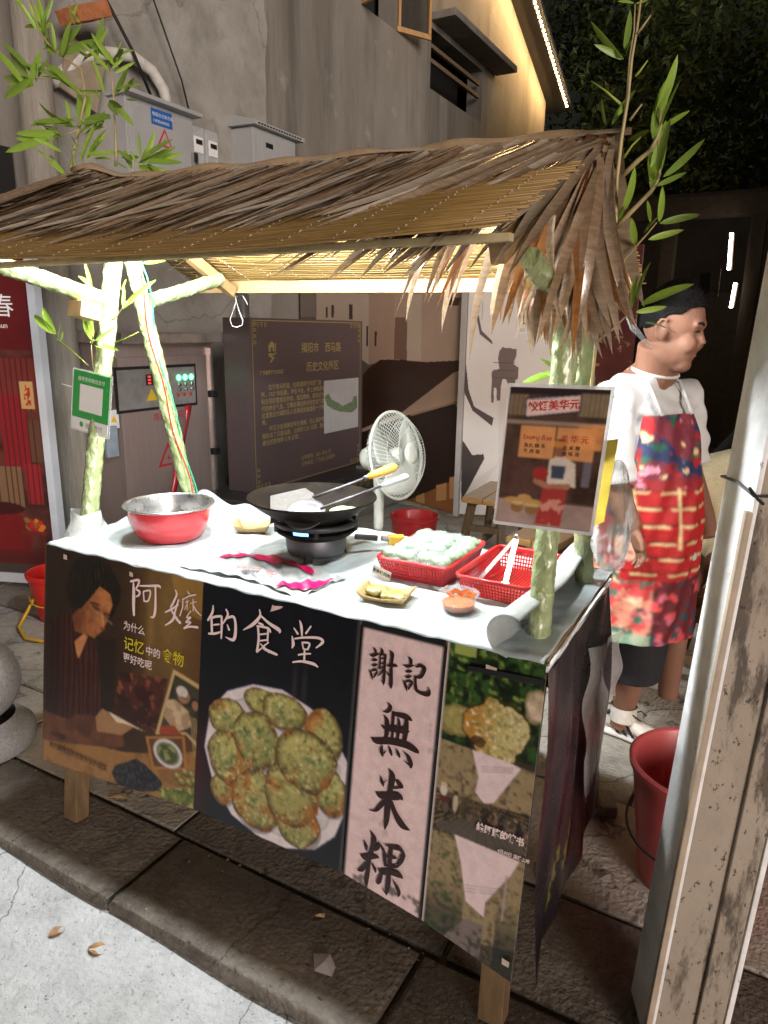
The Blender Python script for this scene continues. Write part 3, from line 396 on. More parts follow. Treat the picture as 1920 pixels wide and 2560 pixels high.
# roof verge
mb = MB(); a, b = Vector((-4.72, 5.6, 9.56)), Vector((-4.72, 14.5, 5.62)); mb.bar(a, b, .5, .08, up=(1, 0, 0)); mb.obj('verge_board', m_wall, bld)
m_tile = mat('roof tile', (.06, .055, .05), .85, bump=.4)
MB().poly([(-4.2, 5.0, 9.88), (-4.2, 14.7, 5.59), (-11, 14.7, 5.59), (-11, 5.0, 9.88)], .07).obj('roof', m_tile, bld)
# warm light chain under the verge
m_led = mat('warm light dots', (1, .8, .5), .4, emit=(1, .74, .38), estr=26)
m_ledb = mat('light strip backing', (.3, .27, .2), .6)
ls = empty('light_strip', (-4.24, 12.2, 6.6), 'chain of small warm lamps along the sloping eave edge', 'light strip')
MB().bar((-4.25, 8.0, 8.42), (-4.25, 14.35, 5.61), .03, .02, up=(1, 0, 0)).obj('backing', m_ledb, ls)
led_me = MB().box((0, 0, 0), (.03, .028, .03), bev=.004).mesh('bulb', m_led)
for k in range(76):
    t = k/75; o = link('bulb', led_me, None, loc=(-4.225, 8.0+6.35*t, 8.40-2.81*t)); attach(o, ls)
lamp = bpy.data.lights.new('strip_light', 'AREA'); lamp.shape = 'RECTANGLE'; lamp.size = 6.6; lamp.size_y = .05; lamp.energy = 62; lamp.color = (1, .58, .22)
lo = bpy.data.objects.new('strip_glow', lamp); COL.objects.link(lo)
d = (Vector((-4.47, 14.35, 5.61))-Vector((-4.47, 8, 8.42))).normalized(); nz_ = Vector((.62, 0, .75)); nz_ = (nz_-d*nz_.dot(d)).normalized(); yv = nz_.cross(d)
m4 = Matrix((d, yv, nz_)).transposed().to_4x4(); m4.translation = (-4.26, 11.2, 6.93); lo.matrix_world = m4
attach_m = world_of(ls).inverted(); lo.parent = ls; lo.matrix_parent_inverse = attach_m

# timber post and dark doorway at the end of the wall
m_pole = mat('weathered pole', (.23, .21, .175), .9, scale=4, stretch=(7, 7, .5), bump=.8, bscale=30, col2=(.36, .335, .29)); stain_or_glint(m_pole, (.12, .1, .075), 3, .55, .7, (1, 1, .2), .6)
mb = MB(); mb.tube([(-4.16+.01*math.sin(z*2), 3.12, z) for z in np.linspace(0, 5.5, 14)], [.105+.006*math.sin(z*1.7) for z in np.linspace(0, 5.5, 14)], 18)
mb.obj('wooden_pole', m_pole, smooth=True, label='thick weathered grey pole rising between the red poster and the steel cabinet', cat='pole')
dr = empty('doorway', (-4.8, 2.4, 0), 'dark doorway with a brown wooden frame behind the leafy branch', 'doorway')
MB().box((-4.72, 3.27, 1.3), (.16, .2, 2.6), bev=.01).obj('door_post', m_oldwood, dr); MB().box((-4.70, 2.3, 2.72), (.18, 2.3, .22), bev=.01).obj('lintel', m_oldwood, dr)
MB().box((-4.57, 2.2, 1.4), (.02, 2.0, 2.5)).obj('shade_panel', m_dark, dr)  # flat near-black panel painting the shade of the doorway

# ---------------------------------------------------------------- boxes on the wall
m_blue = mat('blue sticker', srgb((40, 95, 170)), .5, var=.05); m_white = mat('white print', (.78, .78, .77), .5, var=.04); m_redp = mat('red print', (.5, .03, .03), .5, var=.05)
m_black = mat('black plastic', (.015, .015, .016), .45); m_yel = mat('warning yellow', (.75, .5, .03), .5, var=.05); m_steel = mat('bare steel', (.5, .5, .5), .3, metal=1)
mbx = empty('meter_box', (-4.5, 4.35, 2.4), 'large grey wall meter box with a blue number sticker and red warning triangle', 'electrical box')
MB().box((-4.49, 4.35, 2.72), (.19, .68, .86), bev=.006).obj('case', m_grey, mbx, bev=0)
MB().box((-4.388, 4.36, 2.72), (.016, .6, .78), bev=.004).obj('door', m_grey, mbx); MB().box((-4.46, 4.35, 3.165), (.3, .74, .03), bev=.006).obj('rain_cap', m_grey, mbx)
F_mb = frame3((-4.379, 4.0, 3.15), (0, 1, 0), (0, 0, -1))
def plate(to3, s0, t0, s1, t1, M, parent, name='sticker', h=.0006): 
    return MB().add([to3(s0, t0, h), to3(s1, t0, h), to3(s1, t1, h), to3(s0, t1, h)], [(0, 1, 2, 3)]).obj(name, M, parent, solid=.0006)
def triangle(to3, s, t, r, M, M2, parent, w=.16, name='warning_triangle'):
    P = lambda q, h: [to3(s+q*math.sin(a), t-q*math.cos(a)*.95, h) for a in (0, 2*math.pi/3, -2*math.pi/3)]
    o = MB().add(P(r, .0012), [(0, 1, 2)]).obj(name, M, parent, solid=.0006)
    MB().add(P(r*(1-w*1.9), .0022), [(0, 1, 2)]).obj('triangle_field', M2, o, solid=.0006)
    zz = [(.05, -.45), (-.22, .12), (-.02, .1), (-.1, .5), (.2, -.08), (.02, -.06)]
    MB().add([to3(s+x*r*.75, t+y_*r*.6, .0030) for x, y_ in zz], [(0, 1, 2, 5), (2, 3, 4, 5)]).obj('bolt_symbol', M, o)
    return o
st_ = plate(F_mb, 238, 30, 450, 140, m_blue, mbx); text('电缆台记录古福', .030, m_white, mbx, F_mb, 248, 78, lift=.002); text('13925609500', .030, m_white, mbx, F_mb, 254, 122, lift=.002)
triangle(F_mb, 365, 235, 92, m_redp, m_grey, mbx); plate(F_mb, 290, 330, 440, 336, m_redp, mbx, 'printed_line'); text('有电危险', .034, m_redp, mbx, F_mb, 300, 385, lift=.002)
MB().box((-4.36, 4.66, 2.84), (.03, .05, .1), bev=.006).obj('hasp', m_steel, mbx); mb = MB(); mb.tube([(-4.34, 4.655+.018*math.cos(a), 2.79+.03*math.sin(a)) for a in np.linspace(0, math.pi, 8)], .005, 6); mb.obj('shackle', m_steel, mbx); MB().box((-4.34, 4.655, 2.765), (.02, .05, .05), bev=.006).obj('padlock', m_steel, mbx)
m_clear = mat('clear meter cover', (.5, .52, .53), .2, alpha=.75); 
for k, yy in enumerate((4.78, 4.95)):
    e = empty('electricity_meter', (-4.5, yy, 2.7), ('clear covered electricity meter next to the large grey box', 'clear covered electricity meter next to the small ribbed cabinet')[k], 'meter', 'electricity meters on the wall')
    MB().box((-4.5, yy, 2.86), (.14, .15, .52), bev=.012).obj('cover', m_clear, e); MB().box((-4.425, yy, 2.98), (.012, .1, .12), bev=.004).obj('dial_plate', m_white, e); MB().box((-4.416, yy, 3.0), (.006, .07, .035)).obj('display', m_black, e)
sb = empty('wall_cabinet', (-4.45, 5.7, 2.4), 'small grey wall cabinet with a sloping cap and vent holes', 'electrical box')
MB().box((-4.46, 5.66, 2.82), (.27, .62, .84), bev=.008).obj('case', m_grey, sb); MB().box((-4.318, 5.70, 2.82), (.014, .5, .78), bev=.004).obj('door', m_grey, sb)
mb = MB(); mb.poly([(-4.62, 5.3, 3.25), (-4.26, 5.3, 3.24), (-4.26, 5.3, 3.275), (-4.62, 5.3, 3.36)], .73, (0, 1, 0)); mb.obj('cap', m_grey, sb)
vm = MB().box((0, 0, 0), (.006, .022, .014)).mesh('vent_hole', m_black)
for k in range(16): attach(link('vent_hole', vm, None, loc=(-4.2585, 5.36+.04*k, 3.256)), sb)
MB().box((-4.309, 5.56, 3.12), (.004, .1, .04)).obj('name_plate', m_black, sb)
m_pvc = mat('white conduit', (.6, .59, .55), .5, bump=.1); 
mb = MB(); mb.tube([(-4.5, 3.5, 3.1), (-4.48, 3.72, 3.3), (-4.46, 3.95, 3.4), (-4.45, 4.15, 3.44), (-4.45, 4.34, 3.4), (-4.45, 4.45, 3.3), (-4.46, 4.5, 3.17)], .042, 12); mb.obj('conduit_pipe', m_pvc, smooth=True, label='fat white corrugated conduit arching into the grey meter box', cat='pipe')
for k, P in enumerate(([(-4.4, 3.3, 4.6), (-4.4, 3.75, 3.9), (-4.38, 4.1, 3.45), (-4.38, 4.25, 3.2)], [(-4.4, 3.85, 4.6), (-4.4, 4.3, 3.95), (-4.42, 4.62, 3.4), (-4.45, 4.72, 3.2)])):
    mb = MB(); mb.tube(P, .012 if k == 0 else .007, 6); mb.obj('black_cable', m_black, smooth=True, label=('thick black cable slanting down beside the leafy branch', 'thin black cable crossing the bare plaster above the white conduit')[k], cat='cable', group='cables on the wall')
m_brick = mat('orange brick', (.4, .15, .06), .85, bump=.5, bscale=60, var=.3); 
MB().box((-4.28, 3.62, 3.5), (.2, .28, .09), Matrix.Rotation(.42, 3, 'X'), bev=.006).obj('brick', m_brick, label='loose orange brick perched above the leafy branch', cat='brick')
MB().box((-4.46, 3.72, 3.2), (.02, .3, .36), Matrix.Rotation(-.3, 3, 'X'), bev=.003).obj('board', mat('tan board', (.3, .25, .18), .8), label='tan board leaning on the wall below the orange brick', cat='board')
mb = MB(); mb.tube([(-4.5, 5.35, .0), (-4.5, 5.35, 2.45)], .06, 14); mb.obj('drain_pipe', mat('zinc pipe', (.3, .3, .3), .35, metal=.8), smooth=True, label='vertical zinc pipe behind the dark stone tablet', cat='pipe')

# ---------------------------------------------------------------- steel control cabinet
m_inox = mat('brushed stainless', (.5, .4, .37), .4, metal=.6, scale=60, stretch=(1, 1, .05), var=.08)
m_inoxtop = mat('stainless top', (.55, .5, .46), .3, metal=.8)
m_win = mat('cabinet window', (.05, .05, .05), .1, alpha=.35); m_panel = mat('instrument panel', (.24, .23, .22), .5)
cb = empty('control_cabinet', (-4.1, 3.7, 0), 'stainless steel control cabinet with green indicator lamps behind the left poles', 'cabinet')
MB().box((-4.12, 3.7, .72), (.62, .9, 1.44), bev=.006).obj('body', m_inox, cb); MB().box((-4.08, 3.72, 1.475), (.84, 1.06, .07), bev=.008).obj('lid', m_inoxtop, cb)
MB().box((-3.8, 3.66, .70), (.022, .82, 1.3), bev=.004).obj('door', m_inox, cb)
MB().box((-3.796, 4.12, .72), (.03, .02, 1.36)).obj('door_edge', m_inoxtop, cb)
MB().box((-3.787, 3.58, 1.14), (.008, .74, .30), bev=.003).obj('window_rim', m_black, cb); MB().box((-3.781, 3.58, 1.14), (.004, .70, .26)).obj('instrument_panel', m_panel, cb)
m_green = mat('green lamp', (.1, .9, .4), .3, emit=(.08, 1, .38), estr=4); m_segr = mat('red digits', (.6, .02, .02), .4, emit=(1, .1, .08), estr=.8)
F_cb = frame3((-3.778, 3.21, 1.29), (0, 1, 0), (0, 0, -1))
ln = MB(); ln.lathe([(0, .012), (.014, .010), (.019, .004), (.021, 0)], 16, rot=Matrix.Rotation(math.pi/2, 3, 'Y')); lnm = ln.mesh('indicator_lamp', m_green, True)
bt = MB(); bt.lathe([(0, .01), (.011, .01), (.013, 0)], 12, rot=Matrix.Rotation(math.pi/2, 3, 'Y')); btm = bt.mesh('switch', m_steel, True)
rbm = MB().lathe([(0, .01), (.011, .01), (.013, 0)], 12, rot=Matrix.Rotation(math.pi/2, 3, 'Y')).mesh('red_button', m_redp, True)
for k in range(3):
    attach(link('indicator_lamp', lnm, None, loc=F_cb(560+62*k, 92, 0)), cb)
    for r_ in range(2): attach(link('switch', btm, None, loc=F_cb(560+62*k, 140+34*r_, 0)), cb)
    attach(link('red_button', rbm, None, loc=F_cb(540+62*k, 212, 0)), cb)
plate(F_cb, 255, 55, 345, 130, m_black, cb, 'meter_display', .002)
for k in range(3): text('888', .02, m_segr, cb, F_cb, 270, 78+22*k, 'digits', lift=.004)
triangle(F_cb, 300, 205, 58, m_yel, m_yel, cb)
F_cd = frame3((-3.789, 3.21, .98), (0, 1, 0), (0, 0, -1)); text('路灯控制箱', .058, m_redp, cb, F_cd, 310, 62, lift=.0015); 
mb = MB()
o = triangle(F_cd, 430, 340, 120, m_redp, m_inox, cb); 
e = MB(); e.box((-3.775, 3.14, .82), (.03, .09, .2), bev=.006); e.obj('key_box', mat('blue grey plastic', (.28, .34, .4), .5), cb); plate(frame3((-3.788, 3.23, 1.02), (0,1,0), (0,0,-1)), -90, 0, -5, 120, m_white, cb, 'notice'); triangle(frame3((-3.786, 3.1825, .955), (0,1,0), (0,0,-1)), 0, 0, 30, m_yel, m_yel, cb)
for z in (1.06, .62): MB().box((-3.785, 4.12, z), (.05, .06, .05), bev=.006).obj('hinge', m_black, cb)
# red barrier tape stuck on the door
m_tape = mat('red tape', (.5, .02, .03), .35, coat=.3)
mb = MB(); mb.grid(lambda u, v: (-3.76+.015*math.sin(v*9+u*2), 3.80+.05*u-.22*v+.02*math.sin(v*6), 1.0-.78*v), 3, 18); mb.obj('warning_tape', m_tape, smooth=True, solid=.001, label='strip of red tape hanging down the steel cabinet door', cat='tape')

# ---------------------------------------------------------------- dark stone tablet on its plinth
m_stone = mat('dark speckled granite', (.06, .042, .042), .42, scale=260, col2=(.13, .095, .095), detail=3, spec=.4); stain_or_glint(m_stone, (.2, .16, .16), 300, .7, .74, amount=.6, seed=3)
m_plinth = mat('grey stone plinth', (.2, .19, .17), .8, bump=.4, bscale=70); m_gold = mat('gilt lettering', (.36, .28, .11), .5, metal=.2, var=.15, scale=60)
sl = empty('stone_tablet', (-3.55, 4.9, 0), 'dark brown granite tablet with gilt Chinese inscription and a small map', 'monument')
MB().box((-3.53, 4.9, .975), (.25, 1.575, 1.29), bev=.004).obj('slab', m_stone, sl)
MB().box((-3.45, 4.92, .245), (.62, 2.1, .17), bev=.01).obj('upper_plinth', mat('black granite', (.03, .03, .032), .3, scale=200, col2=(.05, .05, .05)), sl); MB().box((-3.5, 4.8, .08), (1.0, 2.6, .16), bev=.015).obj('lower_plinth', m_plinth, sl)
F_s = frame3((-3.4045, 4.1125, 1.62), (0, 1, 0), (0, 0, -1))
def gbar(s0, t0, s1, t1, par=None): return MB().add([F_s(s0, t0, .0008), F_s(s1, t0, .0008), F_s(s1, t1, .0008), F_s(s0, t1, .0008)], [(0, 1, 2, 3)])
mb = MB(); q_ = lambda s0, t0, s1, t1, h: mb.add([F_s(s0, t0, h), F_s(s1, t0, h), F_s(s1, t1, h), F_s(s0, t1, h)], [(0, 1, 2, 3)])
for s0, t0, s1, t1 in ((30, 14, 1532, 21), (30, 1272, 1532, 1279), (22, 24, 29, 1269), (1534, 24, 1541, 1269)): q_(s0, t0, s1, t1, .0008)
for cx_, cy_, fx, fy in ((26, 18, 1, 1), (1537, 18, -1, 1), (26, 1275, 1, -1), (1537, 1275, -1, -1)):
    for j in range(4):
        for (a0, b0, a1, b1) in ((10, 0, 42, 7), (10, 0, 17, 34), (10, 27, 34, 34), (26, 13, 34, 34), (18, 13, 34, 19)):
            for sw in (0, 1):
                a0_, b0_, a1_, b1_ = (a0+44*j, b0+12, a1+44*j, b1+12) if not sw else (b0+12, a0+44*j, b1+12, a1+44*j)
                q_(cx_+fx*a0_, cy_+fy*b0_, cx_+fx*a1_, cy_+fy*b1_, .0011+.0001*sw+.00002*j)
mb.obj('gilt_border', m_gold, sl, fix=False)
TX = [('揭阳市', .085, 628, 252), ('西马路', .085, 965, 252), ('历史文化街区', .083, 694, 402), ('广东省历史文化街区', .033, 103, 406)]
for b_, z_, s_, t_ in TX: text(b_, z_, m_gold, sl, F_s, s_, t_, 'inscription', bold=.0010, sx=.97)
for k, b_ in enumerate(['    位于西马街道，在明清两代叫西门直', '街。1927 年拓展，更名今名，街上骑楼商铺', '和古祠宗堂相互并存，相互辉映，既有近代商', '代的商业气息，又融合潮汕侨乡的文化气息', '这里是近代揭阳名人名家纪念首选的一个地', '带。', '    街区东起铜狮至环城西路，核心保护范', '围包含丁日昌旧居，占地约 3.31 公顷，其他', '建设控制地带 5.78 公顷。']):
    text(b_.replace('    ', '\u3000\u3000'), .0445, m_gold, sl, F_s, 108, 521+52*k, 'inscription', bold=.0006)
text('公布时间：2021 年03 月', .042, m_gold, sl, F_s, 607, 1122, 'inscription', bold=.0004); text('公布单位：广东省人民政府', .042, m_gold, sl, F_s, 606, 1174, 'inscription', bold=.0004)
lg = MB(); 
for P in ([(215, 300), (215, 235), (240, 200), (265, 180), (300, 215), (300, 300), (275, 300), (275, 255), (245, 255), (245, 300)], [(312, 300), (312, 205), (322, 205), (322, 300)], [(205, 330), (235, 318), (275, 330), (320, 312), (330, 322), (280, 345), (250, 350), (300, 375), (250, 425), (225, 425), (265, 380), (225, 360)]):
    lg.add([F_s(202+(a-205)*.86, 164+(b-180)*.64, .0008) for a, b in P], [tuple(range(len(P)))])
lg.obj('emblem', m_gold, sl, fix=False)
mpb = plate(F_s, 945, 497, 1508, 945, mat('map sheet', (.42, .42, .42), .5, var=.06), sl, 'map_plate', .001)
mp_ = [(955, 610), (1010, 575), (1060, 640), (1160, 680), (1240, 720), (1330, 700), (1400, 690), (1420, 640), (1480, 640), (1485, 760), (1400, 800), (1310, 790), (1190, 770), (1090, 740), (990, 690)]
MB().add([F_s(a, 497+(b-455)*.887, .0025) for a, b in mp_], [tuple(range(len(mp_)))]).obj('map_region', mat('map green', (.14, .2, .11), .6, var=.4, scale=40), mpb)
MB().box((-3.23, 5.55, .34), (.12, .3, .03)).obj('ledge_stone', m_plinth, sl)
F_pl = frame3((-3.1385, 4.2, .32), (0, 1, 0), (0, 0, -1)); text('保护标志', .09, m_gold, sl, F_pl, 900, 125, 'inscription', spacing=1.3)

# unseen house, added right of the frame to block light from the far lane
nh = empty('shading_house', (1.4, 10.1, 0), 'unseen plastered house, added past the white post to shade the lane', 'house')
MB().box((1.9, 10.1, 3.3), (1.2, 8.8, 6.6)).obj('wall', m_wall, nh); MB().box((1.9, 10.1, 6.68), (1.8, 9.4, .14), bev=.02).obj('roof', mat('roof tile dark', (.05, .045, .04), .85, bump=.4), nh)
for yy in (6.4, 9.4): MB().box((1.285, yy, 1.05), (.06, .95, 2.1), bev=.01).obj('door', m_oldwood, nh)
for yy in (7.8, 11.2): w_ = MB().box((1.288, yy, 1.7), (.05, 1.0, 1.1), bev=.008).obj('window', m_oldwood, nh); MB().box((1.258, yy, 1.7), (.012, .84, .94)).obj('pane', m_dark, w_)
# ---------------------------------------------------------------- printed hoardings across the end of the lane
m_print = mat('printed vinyl', (1, 1, 1), .42, attr='Col', var=.07, scale=6, bump=.05, bscale=18)
m_alu = mat('aluminium edge', (.62, .58, .54), .4, metal=.4, var=.05)
HA0, HA1 = Vector((-4.55, 6.33, 2.3)), Vector((-2.27, 5.39, 2.3)); HB1 = Vector((-1.38, 5.78, 2.3))
da = (HA1-HA0).normalized(); db = (HB1-HA1).normalized()
h1 = empty('printed_hoarding', (HA1.x, HA1.y, 0), 'beige hoarding printed with big brown swooping roofs behind the fan', 'hoarding')
D = DATA['MA']
def paint_a(p):
    p.fill((214, 186, 164)); p.soft((196, 164, 142), .0016, 3, .5)
    p.fill((120, 108, 98), p.S < 1280); p.poly(D['grey'], (150, 138, 128)); p.poly(D['pale'], (224, 203, 184)); p.poly(D['pale2'], (205, 172, 150)); p.poly(D['brown'], (150, 118, 98)); p.poly(D['cream'], (226, 206, 184))
    for w in D['wins']: p.poly(w, (92, 70, 56))
    p.poly(D['roof1'], (74, 52, 42)); p.poly(D['wallb'], (203, 172, 148)); p.poly(D['roof2'], (52, 36, 30)); p.poly(D['line2'], (178, 148, 118)); p.poly(D['house'], (158, 96, 56))
    for w in D['hw']: p.poly(w, (206, 150, 96))
    xr = D['roof1'][0]; p.fill((60, 42, 34), (p.S < xr[0]) & (p.T > xr[1]) & (p.S > 1300))
printed('print', flat_pos(HA0+Vector((0, 0, 0)), da, (0, 0, -1)), 420, 380, paint_a, (HA1-HA0).length*1000-45, 2250, m_print, h1)
MB().bar(HA1-da*.022+Vector((0, 0, .02)), Vector((HA1.x, HA1.y, .03))-da*.022, .04, .045).obj('edge_strip', m_alu, h1)
MB().box(((HA0+HA1)/2-Vector((0, 0, 1.13)))+Vector((-.38, -.92, 0))*-.03, ((HA1-HA0).length, .03, 2.24), Matrix.Rotation(math.atan2(da.y, da.x), 3, 'Z')).obj('backing', m_alu, h1)
h2 = empty('printed_hoarding', (HB1.x, HB1.y, 0), 'white hoarding printed with a brown memorial gateway and warning triangle', 'hoarding')
D2 = DATA['MB']
def paint_b(p):
    p.fill((206, 200, 194)); p.soft((190, 182, 174), .0012, 8, .6)
    p.poly(D2['wall'], (186, 176, 166), .5)
    p.poly(D2['roofline'], (72, 56, 48)); p.poly(D2['wave'], (58, 46, 40)); p.poly(D2['dark'], (50, 40, 36)); p.poly(D2['gate'], (92, 72, 64))
    g = D2['gate'][0]
    for k in range(3): p.line((g[0]-60, g[1]+120+k*60), (g[0]+110, g[1]+120+k*60), 5, (60, 46, 40))
    p.poly(D2['tri'], (40, 34, 20)); t = np.array(D2['tri']); c = t.mean(0); p.poly((t-c)*.78+c, (226, 180, 40)); p.line(c+np.array((2, -30)), c+np.array((-3, 36)), 6, (40, 34, 20)); p.poly(D2['lab'], (214, 208, 200))
    L_ = D2['lab']; 
    for k in range(4): p.line((L_[0][0]+8+12*k, L_[0][1]+12), (L_[0][0]+8+12*k, L_[0][1]+34), 5, (90, 80, 76))
    p.line((60, 480), (62, 600), 3, (120, 110, 105)); p.line((110, 520), (112, 660), 3, (120, 110, 105))
printed('print', flat_pos(HA1+db*.01, db, (0, 0, -1)), 240, 380, paint_b, (HB1-HA1).length*1000-20, 2250, m_print, h2)
MB().box(((HB1+HA1)/2-Vector((0, 0, 1.13)))+Vector((-.4, .92, 0))*.03, ((HB1-HA1).length, .03, 2.24), Matrix.Rotation(math.atan2(db.y, db.x), 3, 'Z')).obj('backing', m_alu, h2)
m_maroon = mat('dark red board', (.09, .02, .015), .5, var=.3, scale=12); stain_or_glint(m_maroon, (.4, .3, .2), 9, .58, .62, amount=.7)
MB().box((-1.22, 5.9, 1.1), (.3, .04, 2.2)).obj('red_banner_panel', m_maroon, label='narrow dark red panel at the end of the white hoarding', cat='panel')

# ---------------------------------------------------------------- dark lane, shop front and trees beyond
m_shop = mat('dark shop wall', (.05, .042, .036), .85, var=.4, scale=3); m_shopd = mat('dark timber', (.07, .05, .035), .7, var=.3)
sh = empty('shop_front', (-.2, 10.2, 0), 'unlit old shop front with timber posts deep in the lane', 'building')
MB().box((.4, 11.2, 1.7), (7, .2, 3.4)).obj('wall', m_shop, sh)
for k, x in enumerate((-1.42, -.5, .35, 1.2)): MB().box((x, 9.4, 1.45), (.16, .16, 2.9), bev=.01).obj('post', m_shopd, sh)
MB().box((.3, 9.4, 2.95), (5, .2, .22)).obj('beam', m_shopd, sh)
for x, w, h in ((-1.0, .7, 2.1), (.0, .6, 2.2), (.9, .7, 2.1)): MB().box((x, 11.07, h/2), (w, .06, h), bev=.01).obj('door', m_shopd, sh)
fr = MB(); 
for a, b in (((-1.08, 9, 2.24), (-.8, 9, 2.24)), ((-.8, 9, 2.24), (-.8, 9, 1.95)), ((-1.08, 9, 2.24), (-1.08, 9, 1.95)), ((-1.08, 9, 1.96), (-.8, 9, 1.96))): fr.bar(a, b, .02, .025, up=(0, 1, 0))
fr.obj('hanging_frame', m_shopd, label='thin empty wooden frame hanging in the dark lane', cat='frame')
MB().box((-.94, 9.02, 2.1), (.12, .02, .22)).obj('cloth', mat('dark cloth', (.02, .02, .022), .9), label='dark cloth inside the hanging frame', cat='cloth')
m_tubel = mat('lit tube', (1, 1, .9), .4, emit=(1, .93, .75), estr=14)
for k, (a, b, lb) in enumerate((((-.735, 9, 2.62), (-.715, 9, 2.24), 'longer glowing tube light, the upper one in the dark lane'), ((-.632, 9, 2.1), (-.645, 9, 1.84), 'shorter glowing tube light, the lower one in the dark lane'))):
    e = empty('tube_light', b, lb, 'tube light', 'tube lights in the lane')
    mb = MB(); mb.tube([a, b], .016, 8); mb.obj('tube', m_tubel, e); MB().bar(Vector(a)+Vector((.02, .03, 0)), Vector(b)+Vector((.02, .03, 0)), .03, .02).obj('batten', m_shopd, e)
m_tree = mat('night foliage', (.045, .075, .022), .6, var=.5, scale=2, col2=(.1, .14, .045), thin=.25); m_bark = mat('bark', (.06, .045, .03), .9, bump=.6)
def tree(label, base, h, blobs, nleaf, seed):
    r = random.Random(seed); e = empty('tree', base, label, 'tree', 'dark trees beyond the roof')
    b = Vector(base); mb = MB(); top = b+Vector((r.uniform(-.4, .4), r.uniform(-.3, .3), h))
    mb.tube([b, b.lerp(top, .4)+Vector((.1, 0, 0)), b.lerp(top, .75), top], [.2, .16, .1, .04], 8)
    for c, rr in blobs: mb.tube([b.lerp(top, .5), b.lerp(top, .6).lerp(Vector(c), .5), Vector(c)], [.08, .05, .015], 6)
    mb.obj('trunk', m_bark, e, smooth=True)
    mb = MB()
    for k in range(nleaf):
        c, rr = blobs[r.randrange(len(blobs))]
        # twig ends: leaves sit in drooping sprays
        d = Vector((r.gauss(0, 1), r.gauss(0, 1), r.gauss(0, 1))).normalized(); p0 = Vector(c)+d*rr*(r.random()**.45)
        for q in range(3):
            p = p0+Vector((r.uniform(-.12, .12), r.uniform(-.12, .12), r.uniform(-.12, .12)))
            dr = Vector((r.gauss(0, 1), r.gauss(0, 1), r.uniform(-1.2, .2))).normalized(); sd = dr.cross(Vector((r.uniform(-1, 1), r.uniform(-1, 1), 1))).normalized(); L_ = r.uniform(.13, .26); w = L_*.17
            mb.add([p, p+dr*L_*.45+sd*w, p+dr*L_, p+dr*L_*.45-sd*w], [(0, 1, 2, 3)])
    mb.obj('crown', m_tree, e, fix=False)
tree('dark leafy tree against the lit eave of the old house', (-3.6, 16.5, 0), 5.5, [((-3.9, 15.6, 6.2), 1.3), ((-3.3, 15.8, 7.4), 1.3), ((-3.2, 15.2, 5.0), 1.2), ((-4.4, 16.5, 7.6), 1.1), ((-3.9, 15.6, 4.0), 1.0), ((-2.6, 15.7, 6.3), 1.2)], 3000, 1)
tree('broad dark tree filling the sky behind the tall bamboo sprig', (-1.2, 15.5, 0), 6, [((-1.6, 14.6, 5.6), 1.4), ((-.6, 14.8, 6.6), 1.5), ((-1.9, 14.6, 7.3), 1.4), ((-.8, 14.3, 4.4), 1.3), ((-2.3, 14.5, 4.3), 1.1), ((-.2, 14.4, 5.4), 1.2), ((-1.2, 14.2, 3.6), 1.0)], 3600, 2)
tree('dark tree at the edge of the picture behind the white post', (1.2, 15, 0), 5.5, [((.6, 14.2, 5.4), 1.3), ((.9, 14.2, 6.8), 1.4), ((1.6, 14.4, 4.6), 1.3), ((.3, 14.1, 4.0), 1.0), ((2.2, 14.3, 6.2), 1.3)], 2600, 3)

# ---------------------------------------------------------------- red poster in a white frame at the left
PO = Vector((-3.60, 2.60, 1.93)); pa_ = Vector((-.93, -.37, 0)).normalized()
def paint_r(p):
    # s runs right to left from the frame edge
    p.fill((96, 22, 26)); p.soft((70, 16, 20), .004, 2, .8)
    p.fill((58, 30, 28), (p.T > 520)); p.soft((120, 60, 48), .012, 5, .6, p.T > 520)
    for s0, t0, s1, t1, c in ((0, 560, 260, 860, (112, 44, 40)), (270, 560, 420, 900, (120, 96, 66)), (90, 760, 250, 1200, (128, 26, 34)), (300, 860, 430, 1160, (150, 92, 76)), (40, 1160, 130, 1400, (140, 34, 40)), (150, 1180, 330, 1420, (120, 92, 66)), (0, 900, 90, 1150, (92, 60, 44))):
        mk_ = (p.S > s0) & (p.S < s1) & (p.T > t0) & (p.T < t1); p.fill(c, mk_); p.fill((60, 24, 22), mk_ & (np.modf(p.S/17)[0] < .18))
    p.fill((186, 150, 96), (p.S > 30) & (p.S < 110) & (p.T > 690) & (p.T < 840)); p.fill((160, 40, 34), (p.S > 52) & (p.S < 88) & (p.T > 705) & (p.T < 825) & (noise2(p.S*.09, p.T*.09, 4, 2) > .5))
    p.ell((330, 1620, 190, 210), (112, 24, 26)); p.ell((330, 1430, 170, 40), (60, 20, 20))
    for k in range(22): p.ell((60+random.uniform(0, 110), 1490+random.uniform(0, 70), 17, 16), random.choice([(176, 40, 34), (206, 120, 40), (150, 30, 34), (120, 110, 50)]))
    p.fill((110, 40, 34), (p.S > 40) & (p.S < 200) & (p.T > 1565) & (p.T < 1590)); p.fill((96, 34, 30), (p.S > 50) & (p.S < 70) & (p.T > 1590) & (p.T < 1690)); p.fill((96, 34, 30), (p.S > 165) & (p.S < 185) & (p.T > 1590) & (p.T < 1690))
    p.fill((88, 30, 30), p.T > 1690); p.fill((70, 60, 56), p.T > 1770)
rp = empty('poster_stand', (PO.x, PO.y, 0), 'red printed poster board in a pale metal frame beside the stall', 'poster')
nrm = Vector((.37, -.93, 0))
printed('print', flat_pos(PO+pa_*.06+nrm*.012, pa_, (0, 0, -1)), 150, 300, paint_r, 1000, 1830, m_print, rp)
m_frm = mat('pale painted frame', (.52, .55, .6), .45, var=.05)
